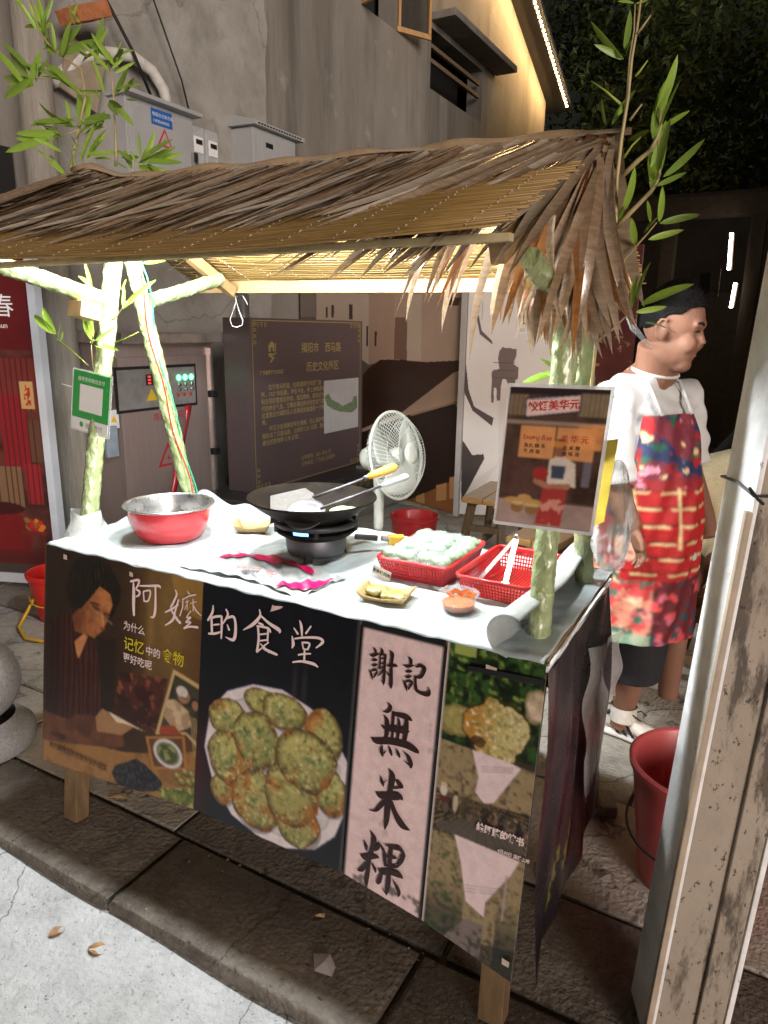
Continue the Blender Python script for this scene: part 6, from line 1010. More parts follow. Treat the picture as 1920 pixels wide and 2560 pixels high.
mb = MB(); mb.tube([A-d*.002, A.lerp(B, .5), B], .0042, 8); mb.obj('shaft', m_drum, ld, smooth=True); mb = MB(); mb.tube([B, B+d*.02, B+d*.09, B+d*.098], [.006, .0085, .0115, .006], 12); mb.obj('handle', mat('grey handle', (.42, .43, .44), .4, metal=.3), ld, smooth=True)

# paper boats
m_boat = mat('kraft paper', (.48, .34, .16), .6, var=.08, scale=20, thin=.15)
def boat(c, L_, w, h, ang, label, M=m_boat):
    e = empty('paper_boat', c, label, 'paper tray', 'paper boat trays on the counter'); R = Matrix.Rotation(ang, 3, 'Z'); c = Vector(c); T = lambda x, y_, z: c+R@Vector((x, y_, z))
    MB().grid(lambda u, v: T((u-.5)*L_*.74, (v-.5)*w*.62, .002), 4, 3).obj('floor', M, e, solid=.0012)
    for sy in (-1, 1): MB().grid(lambda u, v: T((u-.5)*L_*(.74+.26*v), sy*w*(.31+.19*v), .002+h*v*(1-.25*math.cos((u-.5)*2.6))-.004*math.sin(u*math.pi)*v), 12, 5).obj('side', M, e, smooth=True, solid=.0012)
    for sx in (-1, 1): MB().grid(lambda u, v: T(sx*L_*(.37+.13*v), (u-.5)*w*(.62+.38*v), .002+h*v*(1.0+.25*math.sin(u*math.pi))), 8, 5).obj('end', M, e, smooth=True, solid=.0012)
    return e
boat((-.815, 1.49, .8915), .135, .095, .026, .18, 'kraft paper tray of sample green cakes with a name flag')
boat((-1.50, 1.80, .8925), .12, .09, .03, .5, 'empty kraft paper tray tucked under the edge of the wok')
lump('rice_cake', (-.845, 1.495, .908), .026, .011, m_caked, 11, ax=1.25, rot=.3, label='flat fried green cake in the paper tray, nearer the flag', cat='rice cake', group='sample cakes in the tray')
lump('rice_cake', (-.793, 1.486, .907), .028, .01, m_caked, 12, ax=1.3, rot=-.1, label='flat fried green cake in the paper tray, nearer the red sauce', cat='rice cake', group='sample cakes in the tray')
fl = empty('name_flag', (-.815, 1.51, .905), 'small white paper flag with black characters stuck in the cake tray', 'flag')
F_f = frame3((-.872, 1.522, .966), (.97, -.1, -.2), (-.2, 0, -.97)); MB().add([F_f(0, 0), F_f(58, 0), F_f(58, 24), F_f(0, 24)], [(0, 1, 2, 3)]).obj('paper', m_white, fl, solid=.0005); text('谢南枝同款', .0118, m_black, fl, F_f, 0, 17, bold=.0002, lift=.0008, sx=.98); mb = MB(); mb.tube([F_f(52, 24, -.001), F_f(54, 55, -.001)], .0009, 5); mb.obj('stick', m_stem, fl)

# red baskets
m_bask = mat('red basket plastic', (.45, .008, .012), .32, var=.08, scale=6, coat=.2)
def basket(c, L_, w, h, ang, label):
    e = empty('plastic_basket', c, label, 'basket', 'red plastic baskets on the counter'); R = Matrix.Rotation(ang, 3, 'Z'); c = Vector(c); T = lambda x, y_, z: c+R@Vector((x, y_, z)); k = .86
    def wall(pa, pb, ta, tb_, n, m_, nm):
        mb = MB(); A_ = lambda u, v: Vector(pa).lerp(Vector(pb), u).lerp(Vector(ta).lerp(Vector(tb_), u), v)
        for i in range(n+1): u = i/n; mb.bar(T(*A_(u, .02)), T(*A_(u, .9)), .0032, .0022)
        for j in range(m_+1): v = .03+.86*j/m_; mb.bar(T(*A_(0, v)), T(*A_(1, v)), .0026, .0030)
        o = mb.obj(nm, m_bask, e, kind='stuff', fix=False); mb = MB()
        mb.add([T(*A_(0, .88)), T(*A_(1, .88)), T(*A_(1, 1)), T(*A_(0, 1))], [(0, 1, 2, 3)]); mb.obj('upper_band', m_bask, e, solid=.0025)
    a, b = L_/2, w/2; lo = [(-a*k, -b*k, .004), (a*k, -b*k, .004), (a*k, b*k, .004), (-a*k, b*k, .004)]; hi = [(-a, -b, h), (a, -b, h), (a, b, h), (-a, b, h)]
    for i in range(4): wall(lo[i], lo[(i+1)%4], hi[i], hi[(i+1)%4], int((L_ if i % 2 == 0 else w)/.0085), 5, 'side_lattice')
    mb = MB(); n = int(L_*k/.009); m_ = int(w*k/.009)
    for i in range(n+1): x = -a*k+2*a*k*i/n; mb.bar(T(x, -b*k, .005), T(x, b*k, .005), .0022, .0026)
    for j in range(m_+1): y_ = -b*k+2*b*k*j/m_; mb.bar(T(-a*k, y_, .0055), T(a*k, y_, .0055), .0022, .0026)
    mb.obj('floor_lattice', m_bask, e, kind='stuff', fix=False)
    pts = []; rr = .018
    for cx_, cy_, a0 in ((a-rr, b-rr, 0), (-a+rr, b-rr, math.pi/2), (-a+rr, -b+rr, math.pi), (a-rr, -b+rr, 1.5*math.pi)):
        for q in range(5): t = a0+q*math.pi/8; pts.append(T(cx_+(rr+.004)*math.cos(t), cy_+(rr+.004)*math.sin(t), h))
    mb = MB(); mb.tube(pts+[pts[0]], .0052, 8, cap=False); mb.obj('rim', m_bask, e, smooth=True)
basket((-.812, 1.755, .8915), .205, .285, .062, .02, 'red lattice basket heaped with wrapped pale green cakes'); basket((-.572, 1.745, .8915), .19, .30, .06, -.02, 'empty red lattice basket holding steel tongs')
wr = empty('wrapped_cakes', (-.812, 1.76, .93), 'pale green rice cakes heaped under cling film in the red basket', 'cakes')
r8 = random.Random(4)
for j in range(5):
    for i in range(4):
        lump('rice_cake', (-.885+.049*i+r8.uniform(-.006, .006)+.008*(j % 2), 1.655+.05*j+r8.uniform(-.005, .005), .958+r8.uniform(0, .005)), .027, .014, m_cakeg, 50+i*7+j, wr)
for j in range(3):
    for i in range(2): lump('rice_cake', (-.845+.06*i+r8.uniform(-.01, .01), 1.71+.05*j, .974), .027, .013, m_cakeg, 90+i*7+j, wr)
def film(u, v):
    x = -.913+.202*u; y_ = 1.622+.27*v; e = min(u, 1-u, v, 1-v); z = .952+.034*min(1, e*4.2)**.7+.006*math.sin(x*130)*math.sin(y_*118)+.0022*math.sin(x*420+y_*200)*math.sin(y_*380)
    return (x, y_, z)
MB().grid(film, 70, 80).obj('cling_film', mat('cling film', (.5, .58, .55), .1, alpha=.26, bump=1.0, bscale=75, spec=.8), wr, smooth=True)
tg = empty('tongs', (-.62, 1.77, .9), 'steel tongs standing open in the empty red basket', 'tongs'); hg = Vector((-.598, 1.845, 1.0))
for tip in ((-.655, 1.715, .903), (-.585, 1.735, .905)):
    t_ = Vector(tip); MB().bar(hg, t_, .014, .002).obj('arm', m_steel, tg); MB().bar(t_, t_+(t_-hg).normalized()*.02+Vector((0, 0, .002)), .02, .003).obj('claw', m_steel, tg)
mb = MB(); mb.tube([hg+Vector((-.006, 0, -.002)), hg+Vector((0, 0, .006)), hg+Vector((.006, 0, -.002))], .006, 8); mb.obj('hinge', m_steel, tg, smooth=True)

# sauce tub
m_tub = mat('clear tub', (.7, .72, .72), .06, alpha=.16, spec=.8); m_sauce = mat('chilli sauce', (.45, .07, .01), .3, scale=70, col2=(.62, .17, .03), coat=.5, bump=.5, bscale=90); stain_or_glint(m_sauce, (.3, .02, .01), 60, .6, .64, amount=.8)
su = empty('sauce_tub', (-.626, 1.512, .8915), 'clear plastic tub of orange chilli sauce standing on its lid', 'tub')
mb = MB(); mb.lathe([(0, .003), (.036, .003), (.039, .008), (.047, .042), (.051, .044), (.051, .047), (.046, .046), (.038, .009), (.035, .005), (0, .005)], 40, (-.626, 1.512, .894)); mb.obj('tub', m_tub, su, smooth=True)
mb = MB(); mb.lathe([(0, .0055), (.034, .0055), (.037, .009), (.0405, .022), (.034, .0225), (.02, .026), (0, .024)], 36, (-.626, 1.512, .894)); mb.obj('sauce', m_sauce, su, smooth=True)
mb = MB(); mb.lathe([(0, .0), (.046, .0), (.05, .003), (.054, .0), (.055, .001), (.05, .0045), (.046, .002), (0, .002)], 40, (-.624, 1.508, .8925)); mb.obj('lid', m_tub, su, smooth=True)
mb = MB(); mb.grid(lambda u, v: (-.626+.043*math.cos(2.2*u+.6)*(1-.12*v), 1.512+.043*math.sin(2.2*u+.6)*(1-.12*v), .932-.012*v+.004*math.sin(u*20)), 16, 4); mb.obj('smear', m_sauce, su, smooth=True); mb = MB(); mb.tube([(-.615, 1.51, .925), (-.655, 1.503, .94), (-.688, 1.497, .946)], [.002, .0022, .003], 6); mb.obj('spoon', m_tub, su, smooth=True)

# carrier bag lying flat
m_bagw = mat('white carrier bag', (.42, .44, .44), .3, thin=.2, bump=.5, bscale=22, coat=.2); m_bagp = mat('pink bag print', (.5, .005, .08), .3, bump=.5, bscale=22)
cbg = empty('carrier_bag', (-1.22, 1.49, .892), 'crumpled white carrier bag with pink edges in front of the stove', 'bag')
def bag(u, v, h=0):
    x = -1.43+.42*u+.03*v; y_ = 1.385+.19*v+.03*math.sin(u*3)-.02*u; return (x, y_, .8965+h+.005*math.sin(u*17+v*5)*math.sin(v*11)+.003*math.sin(u*43+v*31)+.004*math.sin(u*math.pi))
MB().grid(bag, 60, 28).obj('film', m_bagw, cbg, smooth=True, solid=.0006)
def pk(f0, f1, v0, v1): return MB().grid(lambda u, v: (lambda q: (q[0], q[1], q[2]+.006))(bag(f0+(f1-f0)*u, v0(u)+(v1(u)-v0(u))*v)), 40, 6)
pk(0, .86, lambda u: .66+.1*u+.02*math.sin(u*5), lambda u: .66+.1*u+.22*math.sin(math.pi*min(1, u*1.06))**.5+.02*math.sin(u*6)).obj('pink_edge', m_bagp, cbg, smooth=True); pk(.8, 1, lambda u: .0+.3*u, lambda u: .12+.62*u).obj('pink_edge', m_bagp, cbg, smooth=True)
F_bg = frame3((-1.25, 1.45, .9065), (.98, .1, 0), (.1, -.98, 0)); text('揭阳', .026, m_black, cbg, F_bg, 10, 32, bold=.0004, lift=.002, rot=.2); text('非遗无米粿', .015, m_redp, cbg, F_bg, -20, 8, lift=.002, rot=.2); mb = MB(); mb.tube([F_bg(95+14*math.cos(a), 5+14*math.sin(a), .002) for a in np.linspace(0, 6.283, 24)], .0009, 4, cap=False); mb.obj('logo_ring', m_redp, cbg); text('味', .017, m_redp, cbg, F_bg, 87, 11, lift=.002)
MB().grid(lambda u, v: (-1.36+.2*u+.02*v, 1.575+.11*v, .8975+.004*math.sin(u*11+v*6)), 20, 14).obj('clear_bag', mat('clear crumpled film', (.85, .88, .86), .12, alpha=.4, bump=.7, bscale=40), smooth=True, label='clear crumpled film lying beside the stove', cat='film')
MB().lathe([(0, .018), (.05, .018), (.054, .012), (.05, 0)], 28, (-1.62, 2.30, .34)).obj('lid', m_white, smooth=True, label='white round lid seen just above the rim of the wok', cat='lid')

# ================================================================ HUNG ON THE STALL
# payment card (its code square left blank)
m_cardg = mat('green card', srgb((46, 150, 70)), .3, var=.04, coat=.4); m_cardw = mat('white card', (.72, .72, .72), .3, var=.03, coat=.4)
cd = empty('payment_card', (-1.95, 1.55, 1.23), 'green and white payment card tied to the left pole', 'card')
F_c = frame3((-2.012, 1.552, 1.418), (.985, .0, -.12), (-.2, .0, -.98))
def card(s0, t0, s1, t1, h, M, nm): return MB().poly([F_c(s0, t0, h), F_c(s1, t0, h), F_c(s1, t1, h), F_c(s0, t1, h)], .0008, (0, -1, 0)).obj(nm, M, cd)
card(-6, -5, 178, 200, 0, mat('clear sleeve', (.8, .84, .82), .1, alpha=.5), 'sleeve'); card(0, 0, 170, 155, .0012, m_cardg, 'green_field'); card(0, 155, 170, 194, .0012, m_cardw, 'white_foot'); card(34, 42, 140, 130, .0024, m_cardw, 'blank_square')
text('推荐使用微信支付', .0155, m_white, cd, F_c, 24, 30, lift=.0035); text('微信支付', .02, mat('grey print', (.2, .2, .2), .5), cd, F_c, 68, 183, lift=.0035); mb = MB(); mb.lathe([(0, .0), (.009, 0)], 20, F_c(48, 175, .003), rot=Matrix.Rotation(math.pi/2, 3, 'X')); mb.obj('tick_badge', m_cardg, cd, fix=False)
MB().bar(F_c(-8, 60, .001), F_c(-52, 58, .004), .003, .0012).obj('cable_tie', mat('clear tie', (.75, .8, .82), .3), label='white cable tie sticking out beside the payment card', cat='cable tie')
# framed photograph card on the near poles
def paint_ph(p):
    u, v = p.S/200, p.T/288
    p.fill((86, 66, 56)); p.soft((60, 46, 40), .03, 3, .7); p.fill((50, 40, 44), v < .05); p.fill((140, 120, 96), (v > .05) & (v < .2) & (u < .2), .8); p.fill((146, 128, 100), (v > .03) & (v < .19) & (u > .72), .8); p.fill((80, 66, 50), (v > .03) & (v < .2) & (np.modf(u*22)[0] < .25) & ((u < .2) | (u > .72)), .6)
    p.poly([(34, 22), (146, 10), (148, 46), (36, 62)], (40, 40, 70)); p.poly([(37, 25), (144, 13), (145, 43), (39, 59)], (226, 196, 186))
    p.fill((150, 130, 110), (v > .23) & (v < .26)); p.fill((214, 150, 96), (v > .27) & (v < .5) & (u > .16) & (u < .92)); p.fill((110, 70, 50), (np.abs(u-.53) < .012) & (v > .27) & (v < .5)); p.soft((236, 160, 96), .02, 9, .9, (v > .24) & (v < .42) & (u > .7)); p.fill((60, 40, 34), (v > .5) & (v < .8)); p.soft((96, 70, 62), .02, 5, .8, (v > .5) & (v < .82)); p.fill((120, 112, 124), (v > .5) & (v < .68) & (u > .84) & (u < .92), .8)
    p.fill((176, 150, 140), v > .82); p.soft((140, 116, 108), .02, 7, .6, v > .82)
    p.ell((118, 124, 12, 17), (150, 96, 70)); p.ell((118, 110, 13, 9), (70, 50, 40)); p.fill((236, 160, 84), ((p.S-118)/22)**2+((p.T-112)/7)**2 < 1, .6); p.poly([(98, 146), (112, 138), (128, 138), (152, 150), (158, 200), (140, 196), (138, 220), (98, 220)], (216, 202, 186)); p.poly([(104, 156), (134, 156), (132, 184), (106, 184)], (70, 76, 96)); p.poly([(72, 184), (104, 196), (148, 192), (146, 204), (100, 208), (70, 196)], (172, 118, 90)); p.fill((160, 50, 50), ((p.S-84)/16)**2+((p.T-176)/14)**2 < 1)
    p.poly([(92, 206), (142, 204), (138, 284), (84, 284)], (168, 60, 56)); p.mottle((216, 150, 130), .06, .56, 4, inpoly(p.S, p.T, [(92, 232), (142, 225), (138, 284), (84, 284)]), .9)
    for e in ((32, 238, 20, 7), (56, 232, 16, 9), (76, 240, 17, 8)): p.ell(e, (196, 150, 90))
    for e in ((42, 252, 14, 12), (74, 254, 15, 12)): p.ell(e, (150, 110, 70)); p.ell((e[0], e[1]-9, e[2], 4), (210, 180, 120))
ph = empty('photo_card', (-.40, 1.42, 1.155), 'sleeved photograph of a shop keeper hung on the near poles', 'photograph')
PO_, Pa_, Pb_ = (-.492, 1.418, 1.448), (1, .02, .018), (-.055, .0, -1)
printed('photo', flat_pos(PO_, Pa_, Pb_), 150, 210, paint_ph, 200, 288, mat('photo print', (1, 1, 1), .2, attr='Col', var=.03, coat=.5), ph, blur=1)
F_p = frame3(PO_, Pa_, Pb_); MB().poly([F_p(-7, -7, -.002), F_p(207, -7, -.002), F_p(207, 296, -.002), F_p(-7, 296, -.002)], .001, (0, 1, 0)).obj('sleeve', mat('clear sleeve edge', (.75, .74, .74), .12, alpha=.6), ph)
text('饺饵美华元', .021, m_redp, ph, F_p, 42, 47, bold=.0004, lift=.001, rot=.1); text('ขายดี ครัวเรา', .0085, mat('grey violet print', (.35, .3, .36), .5), ph, F_p, 48, 26, lift=.001, rot=.1); text('ร้านหมู ก๊วย', .013, m_redp, ph, F_p, 38, 106, lift=.001); text('美 华 元', .016, m_redp, ph, F_p, 116, 106, lift=.001); text('鱼丸 粿 条\n牛 肉 面', .010, m_black, ph, F_p, 42, 122, lift=.001, leading=1.2); text('无 米 粿\n卤 味 汤', .010, m_black, ph, F_p, 122, 122, lift=.001, leading=1.2)
mb = MB(); mb.tube([F_p(206, 14, .001), F_p(232, -6, .002)], .0006, 4); mb.obj('pin_wire', m_black, ph)
# film bags
m_bagc = mat('clear plastic bag', (.82, .83, .8), .12, alpha=.32, bump=1.0, bscale=60, spec=.5)
def sack(name, c, rx_, ry_, rz_, seed, label, M=m_bagc):
    q = np.random.default_rng(seed).uniform(0, 6, 6)
    def fn(u, v):
        a = u*6.283; b = v*math.pi; k = 1+.13*math.sin(a*4+v*5+q[0])+.11*math.sin(a*9-v*9+q[1])+.10*math.sin(a*17+q[2]+v*14)+.06*math.sin(a*27-v*21); w = math.sin(b)**.7*(.25+.75*v**.8)
        return (c[0]+rx_*w*k*math.cos(a), c[1]+ry_*w*k*math.sin(a), c[2]+rz_*math.cos(b)+.012*math.sin(a*5+q[3])*v)
    return MB().grid(fn, 56, 34, closed_u=True).obj(name, M, smooth=True, label=label, cat='bag')
sack('plastic_bag', (-.335, 1.80, 1.115), .062, .03, .14, 3, 'clear plastic bag hanging on the rear pole beside the photo card')
MB().poly([(-.375, 1.78, 1.30), (-.335, 1.77, 1.31), (-.35, 1.77, 1.10), (-.378, 1.78, 1.08)], .002, (0, -1, 0)).obj('yellow_wrapper', mat('yellow wrapper', (.6, .45, .06), .4), label='yellow wrapper hanging behind the clear plastic bag', cat='wrapper')
MB().grid(lambda u, v: (-.325+.01*math.sin(u*7)+.012*v+.008*math.sin(v*9+u*3), 1.60+.43*u-.05*v*math.sin(u*8), .83-.30*u*.4-(.30+.12*math.sin(u*5))*v), 30, 26).obj('plastic_bag', mat('grey plastic bag', (.62, .6, .6), .25, alpha=.55, bump=.6, bscale=20), smooth=True, label='limp greyish plastic bag hanging at the far corner of the dark banner', cat='bag')
mb = MB(); mb.tube([(-.375, 1.8, 1.66), (-.358, 1.8, 1.635), (-.35, 1.8, 1.605), (-.33, 1.79, 1.57), (-.305, 1.79, 1.545), (-.283, 1.79, 1.522)], [.004, .007, .005, .007, .005, .002], 10, wob=.3); mb.obj('film_strip', mat('clear twist', (.5, .5, .48), .15, alpha=.18), label='twisted clear film tied round the brace beside the man', cat='film')
# thin wires on the left rear pole
for k, (M_, off, lb) in enumerate(((mat('red wire', (.5, .02, .02), .4), -.012, 'thin red wire running down the left rear pole'), (mat('green wire', (.03, .35, .2), .4), .012, 'thin green wire running down the left rear pole'))):
    mb = MB(); mb.tube([Vector((-1.95, 1.975, .885)).lerp(Vector((-1.95, 1.70, 2.03)), t)+Vector((.034+.012*math.sin(t*19+k), -.014+off+.01*math.sin(t*11), 0)) for t in np.linspace(0, .96, 30)], .0025, 6); mb.obj('wire', M_, smooth=True, label=lb, cat='wire', group='wires on the pole')
mb = MB(); mb.tube([(-1.93, 1.97, .9), (-1.86, 1.99, .9), (-1.8, 2.0, .897)], .003, 6); mb.obj('wire', m_cord, smooth=True, label='short white wire at the foot of the left rear pole', cat='wire')

# ================================================================ ON THE GROUND
m_scrap = mat('paper scrap', (.5, .46, .4), .7); m_chip = mat('wood chip', (.42, .28, .13), .7)
def scrap(name, pts, z, M, label, cat, curl=.004):
    cx_ = sum(p[0] for p in pts)/len(pts); cy_ = sum(p[1] for p in pts)/len(pts); V = [(cx_, cy_, z+curl)]+[(a, b, z+curl*.3*(i % 2)) for i, (a, b) in enumerate(pts)]
    return MB().add(V, [(0, i+1, (i+1) % len(pts)+1) for i in range(len(pts))]).obj(name, M, solid=.0012, label=label, cat=cat)
scrap('wood_chip', [(-1.83, 1.395), (-1.78, 1.425), (-1.76, 1.41), (-1.815, 1.378)], .004, m_chip, 'sliver of pale wood on the paving near the left leg', 'chip')
scrap('paper_scrap', [(-.29, 1.875), (-.255, 1.885), (-.25, 1.852), (-.283, 1.843)], .004, m_scrap, 'square paper scrap on the dark paving near the big bucket', 'scrap')
scrap('plastic_scrap', [(-.86, 1.215), (-.82, 1.232), (-.79, 1.21), (-.78, 1.18), (-.83, 1.175)], .004, mat('cloudy scrap', (.5, .46, .48), .3), 'pale plastic scrap on the kerb stone under the black board', 'scrap', .012)
m_dry = mat('dry leaf', (.3, .16, .06), .6, var=.3, scale=60, bump=.3)
def fallen(c, L_, ang, label):
    ca, sa = math.cos(ang), math.sin(ang)
    def fn(u, v):
        w = .34*L_*math.sin(math.pi*min(1, max(.02, u)))**.8*(v-.5)*2; x = (u-.5)*L_; z = .004+.25*L_*(abs(v-.5)*1.6)**2+.12*L_*math.sin(u*4+1)*u; return (c[0]+x*ca-w*sa, c[1]+x*sa+w*ca, c[2]+max(.001, z))
    MB().grid(fn, 12, 7).obj('dry_leaf', m_dry, smooth=True, solid=.0006, label=label, cat='leaf', group='dry leaves in the gutter')
fallen((-1.39, .98, -.056), .055, .4, 'dry brown leaf in the gutter, nearer the black board'); fallen((-1.535, .965, -.056), .045, 1.3, 'curled dry leaf in the gutter, nearer the bollard'); fallen((-1.70, 1.02, -.054), .035, 2.2, 'smallest dry leaf, lying against the kerb')
rg = random.Random(5); mb = MB()
for k in range(420):
    x = rg.uniform(-2.6, -.2); y_ = rg.choice((rg.uniform(.72, 1.06), rg.gauss(.78, .05), rg.gauss(1.05, .02), rg.uniform(.2, .8))); r_ = rg.uniform(.0012, .0042); z = road_z(x, min(y_, 1))+.006+r_*.4
    q = [Vector((rg.gauss(0, 1), rg.gauss(0, 1), rg.gauss(0, 1))).normalized()*r_*rg.uniform(.7, 1.2) for _ in range(6)]
    P = [Vector((1, 0, 0)), Vector((-1, 0, 0)), Vector((0, 1, 0)), Vector((0, -1, 0)), Vector((0, 0, 1)), Vector((0, 0, -1))]; P = [Vector((x, y_, z))+p*r_*rg.uniform(.6, 1.4)+w*.3 for p, w in zip(P, q)]
    mb.add(P, [(0, 2, 4), (2, 1, 4), (1, 3, 4), (3, 0, 4), (2, 0, 5), (1, 2, 5), (3, 1, 5), (0, 3, 5)])
mb.obj('gravel', mat('grit', (.3, .27, .23), .9, var=.4, scale=40), kind='stuff', label='fine grit scattered along the gutter', cat='grit')
scrap('cigarette_end', [(-.93, 1.325), (-.905, 1.335), (-.9, 1.325), (-.925, 1.315)], .004, m_chip, 'orange filter tip on the paving below the plate board', 'litter', .006)
MB().box((-.37, 2.17, .02), (.13, .1, .045), Matrix.Rotation(.4, 3, 'Z'), bev=.012).obj('stone', m_gran, label='flat stone wedged under the rear leg of the counter', cat='stone')
mb = MB(); mb.tube([(-1.72, 3.65, .05), (-1.45, 3.72, .05)], .05, 16); mb.obj('gas_bottle', mat('blue steel bottle', (.02, .09, .3), .4), label='blue bottle lying on the floor behind the counter', cat='bottle')
lump('tan_sack', (-1.9, 3.45, .08), .13, .08, mat('tan plastic sack', (.4, .3, .22), .5, bump=.6, bscale=30), 77, label='crumpled tan sack on the floor beside the fan pole', cat='sack')

rl = random.Random(12); mb = MB()
for k in range(260):      # dust, chips and crumbs trodden into the paving
    x = rl.uniform(-3.2, .1); y_ = rl.choice((rl.uniform(1.1, 1.36), rl.uniform(1.3, 2.6), rl.gauss(1.37, .02))); r_ = rl.uniform(.0015, .006); a = rl.uniform(0, 6.28); w = r_*rl.uniform(.3, .9); z = .0025
    ca, sa = math.cos(a), math.sin(a); mb.add([(x+ca*r_, y_+sa*r_, z), (x-sa*w, y_+ca*w, z+.001), (x-ca*r_, y_-sa*r_, z), (x+sa*w, y_-ca*w, z+.0015)], [(0, 1, 2, 3)])
mb.obj('litter', mat('chaff', (.36, .3, .2), .9, var=.5, scale=30), kind='stuff', label='chaff and crumbs scattered over the paving round the stall', cat='litter', fix=False)
# ================================================================ PEOPLE
m_skin = mat('skin', (.21, .10, .062), .7, var=.1, scale=18, sss=.1, spec=.4); m_hair = mat('black hair', (.007, .006, .006), .8, scale=160, stretch=(1, 1, .3), bump=.6, bscale=300, spec=.15); m_tee = mat('white cotton', (.52, .52, .505), .85, var=.05, scale=5, bump=.25, bscale=26); m_shorts = mat('black cotton', (.012, .012, .014), .8, bump=.3, bscale=40); m_lip = mat('lip', (.3, .1, .08), .5)
def loft(mb, rings, n=28, cap=True, closed=True):
    """rings: (centre, axis_a, axis_b) with half-extent vectors"""
    V = []
    for c, a, b in rings:
        c, a, b = Vector(c), Vector(a), Vector(b)
        for k in range(n): t = 2*math.pi*k/n; V.append(c+a*math.cos(t)+b*math.sin(t))
    F = [(i*n+k, i*n+(k+1) % n, (i+1)*n+(k+1) % n, (i+1)*n+k) for i in range(len(rings)-1) for k in range(n)]
    if cap: F += [tuple(range(n-1, -1, -1)), tuple((len(rings)-1)*n+k for k in range(n))]
    return mb.add(V, F)
def limb(mb, pts, rad, n=18): return mb.tube(pts, rad, n)
def blob(mb, c, r, rot=None, n=20):
    c = Vector(c)
    if rot is not None: r = tuple(q*HS for q in r)
    R = rot if rot is not None else Matrix.Identity(3); rx_, ry_, rz_ = r if isinstance(r, tuple) else (r, r, r)
    return mb.grid(lambda u, v: c+R@Vector((rx_*math.sin(v*math.pi)*math.cos(u*6.2832), ry_*math.sin(v*math.pi)*math.sin(u*6.2832), rz_*math.cos(v*math.pi))), n, n//2+2, closed_u=True)
def fuse(mb, name, M, parent, voxel, smooth_it=4):
    """one continuous skin from overlapping volumes"""
    me = mb.mesh(name, M); bm = bmesh.new(); bm.from_mesh(me); bmesh.ops.remove_doubles(bm, verts=bm.verts[:], dist=1e-5); bmesh.ops.recalc_face_normals(bm, faces=bm.faces[:]); bm.to_mesh(me); bm.free()
    t = bpy.data.objects.new('t', me); COL.objects.link(t); r = t.modifiers.new('r', 'REMESH'); r.mode = 'VOXEL'; r.voxel_size = voxel; s = t.modifiers.new('s', 'SMOOTH'); s.factor = .5; s.iterations = smooth_it
    me2 = bpy.data.meshes.new_from_object(t.evaluated_get(bpy.context.evaluated_depsgraph_get())); bpy.data.objects.remove(t); me2.name = name
    me2.materials.clear(); me2.materials.append(M); me2.polygons.foreach_set('use_smooth', [True]*len(me2.polygons))
    return link(name, me2, parent)
fv = Vector((.84, -.54, 0)); rv = Vector((-.54, -.84, 0)); UP = Vector((0, 0, 1))
man = empty('person', (-.37, 2.66, 0), 'man in a white T-shirt, red patterned apron and black shorts walking past the stall', 'person')
TOR = [(.66, (-.350, 2.63), .165, .135), (.78, (-.352, 2.62), .172, .150), (.92, (-.360, 2.61), .176, .160), (1.06, (-.375, 2.605), .180, .155), (1.18, (-.39, 2.60), .186, .142), (1.28, (-.402, 2.595), .190, .120), (1.345, (-.408, 2.59), .170, .098), (1.395, (-.405, 2.585), .115, .080), (1.43, (-.398, 2.58), .078, .070)]
TOR = [(z, (c[0]-.022, c[1]), a*.93, b*.9) for z, c, a, b in TOR]
def tor(z):
    zs = [t[0] for t in TOR]; f_ = lambda i, j=None: float(np.interp(z, zs, [t[i] if j is None else t[i][j] for t in TOR])); return Vector((f_(1, 0), f_(1, 1), z)), f_(2), f_(3)
# head frame
hc = Vector((-.340, 2.535, 1.572)); HS = .92; hf = Vector((.965, -.13, -.22)).normalized(); hs = UP.cross(hf).normalized(); hu = hf.cross(hs)      # hs points to his left (away)
HR = Matrix((hf, hs, hu)).transposed(); H_ = lambda f_, s_, u_: hc+(hf*f_+hs*s_+hu*u_)*HS
mb = MB()
loft(mb, [(c, rv*a, fv*b) for c, a, b in (tor(z) for z in (.66, .78, .92, 1.06, 1.18, 1.28, 1.345, 1.395, 1.43))])
limb(mb, [tor(1.38)[0], Vector((-.385, 2.57, 1.44)), H_(-.03, 0, -.06)], [.085, .074, .07])
blob(mb, H_(-.012, 0, .03), (.104, .086, .108), HR, 28); blob(mb, H_(.022, 0, -.055), (.078, .068, .085), HR, 24); blob(mb, H_(.055, 0, -.108), (.042, .046, .032), HR); blob(mb, H_(.005, 0, -.088), (.084, .076, .05), HR); blob(mb, H_(.03, 0, -.112), (.05, .055, .026), HR)
blob(mb, H_(.080, 0, .035), (.018, .058, .02), HR)                                      # brow
limb(mb, [H_(.085, 0, .015), H_(.098, 0, -.012), H_(.106, 0, -.028)], [.010, .013, .016], 12); blob(mb, H_(.098, .017, -.034), .012, None, 12); blob(mb, H_(.098, -.017, -.034), .012, None, 12)     # nose
blob(mb, H_(.068, -.038, -.035), (.034, .032, .034), HR); blob(mb, H_(.068, .038, -.035), (.034, .032, .034), HR)                     # cheeks
blob(mb, H_(.086, 0, -.062), (.013, .027, .008), HR, 14); blob(mb, H_(.083, 0, -.077), (.014, .024, .009), HR, 14)              # lips
for s in (-1, 1):
    blob(mb, H_(-.012, s*.090, -.012), (.021, .013, .034), HR, 16); limb(mb, [H_(-.022, s*.1, -.036), H_(-.034, s*.106, 0), H_(-.024, s*.106, .028), H_(.002, s*.1, .03)], .006, 8)
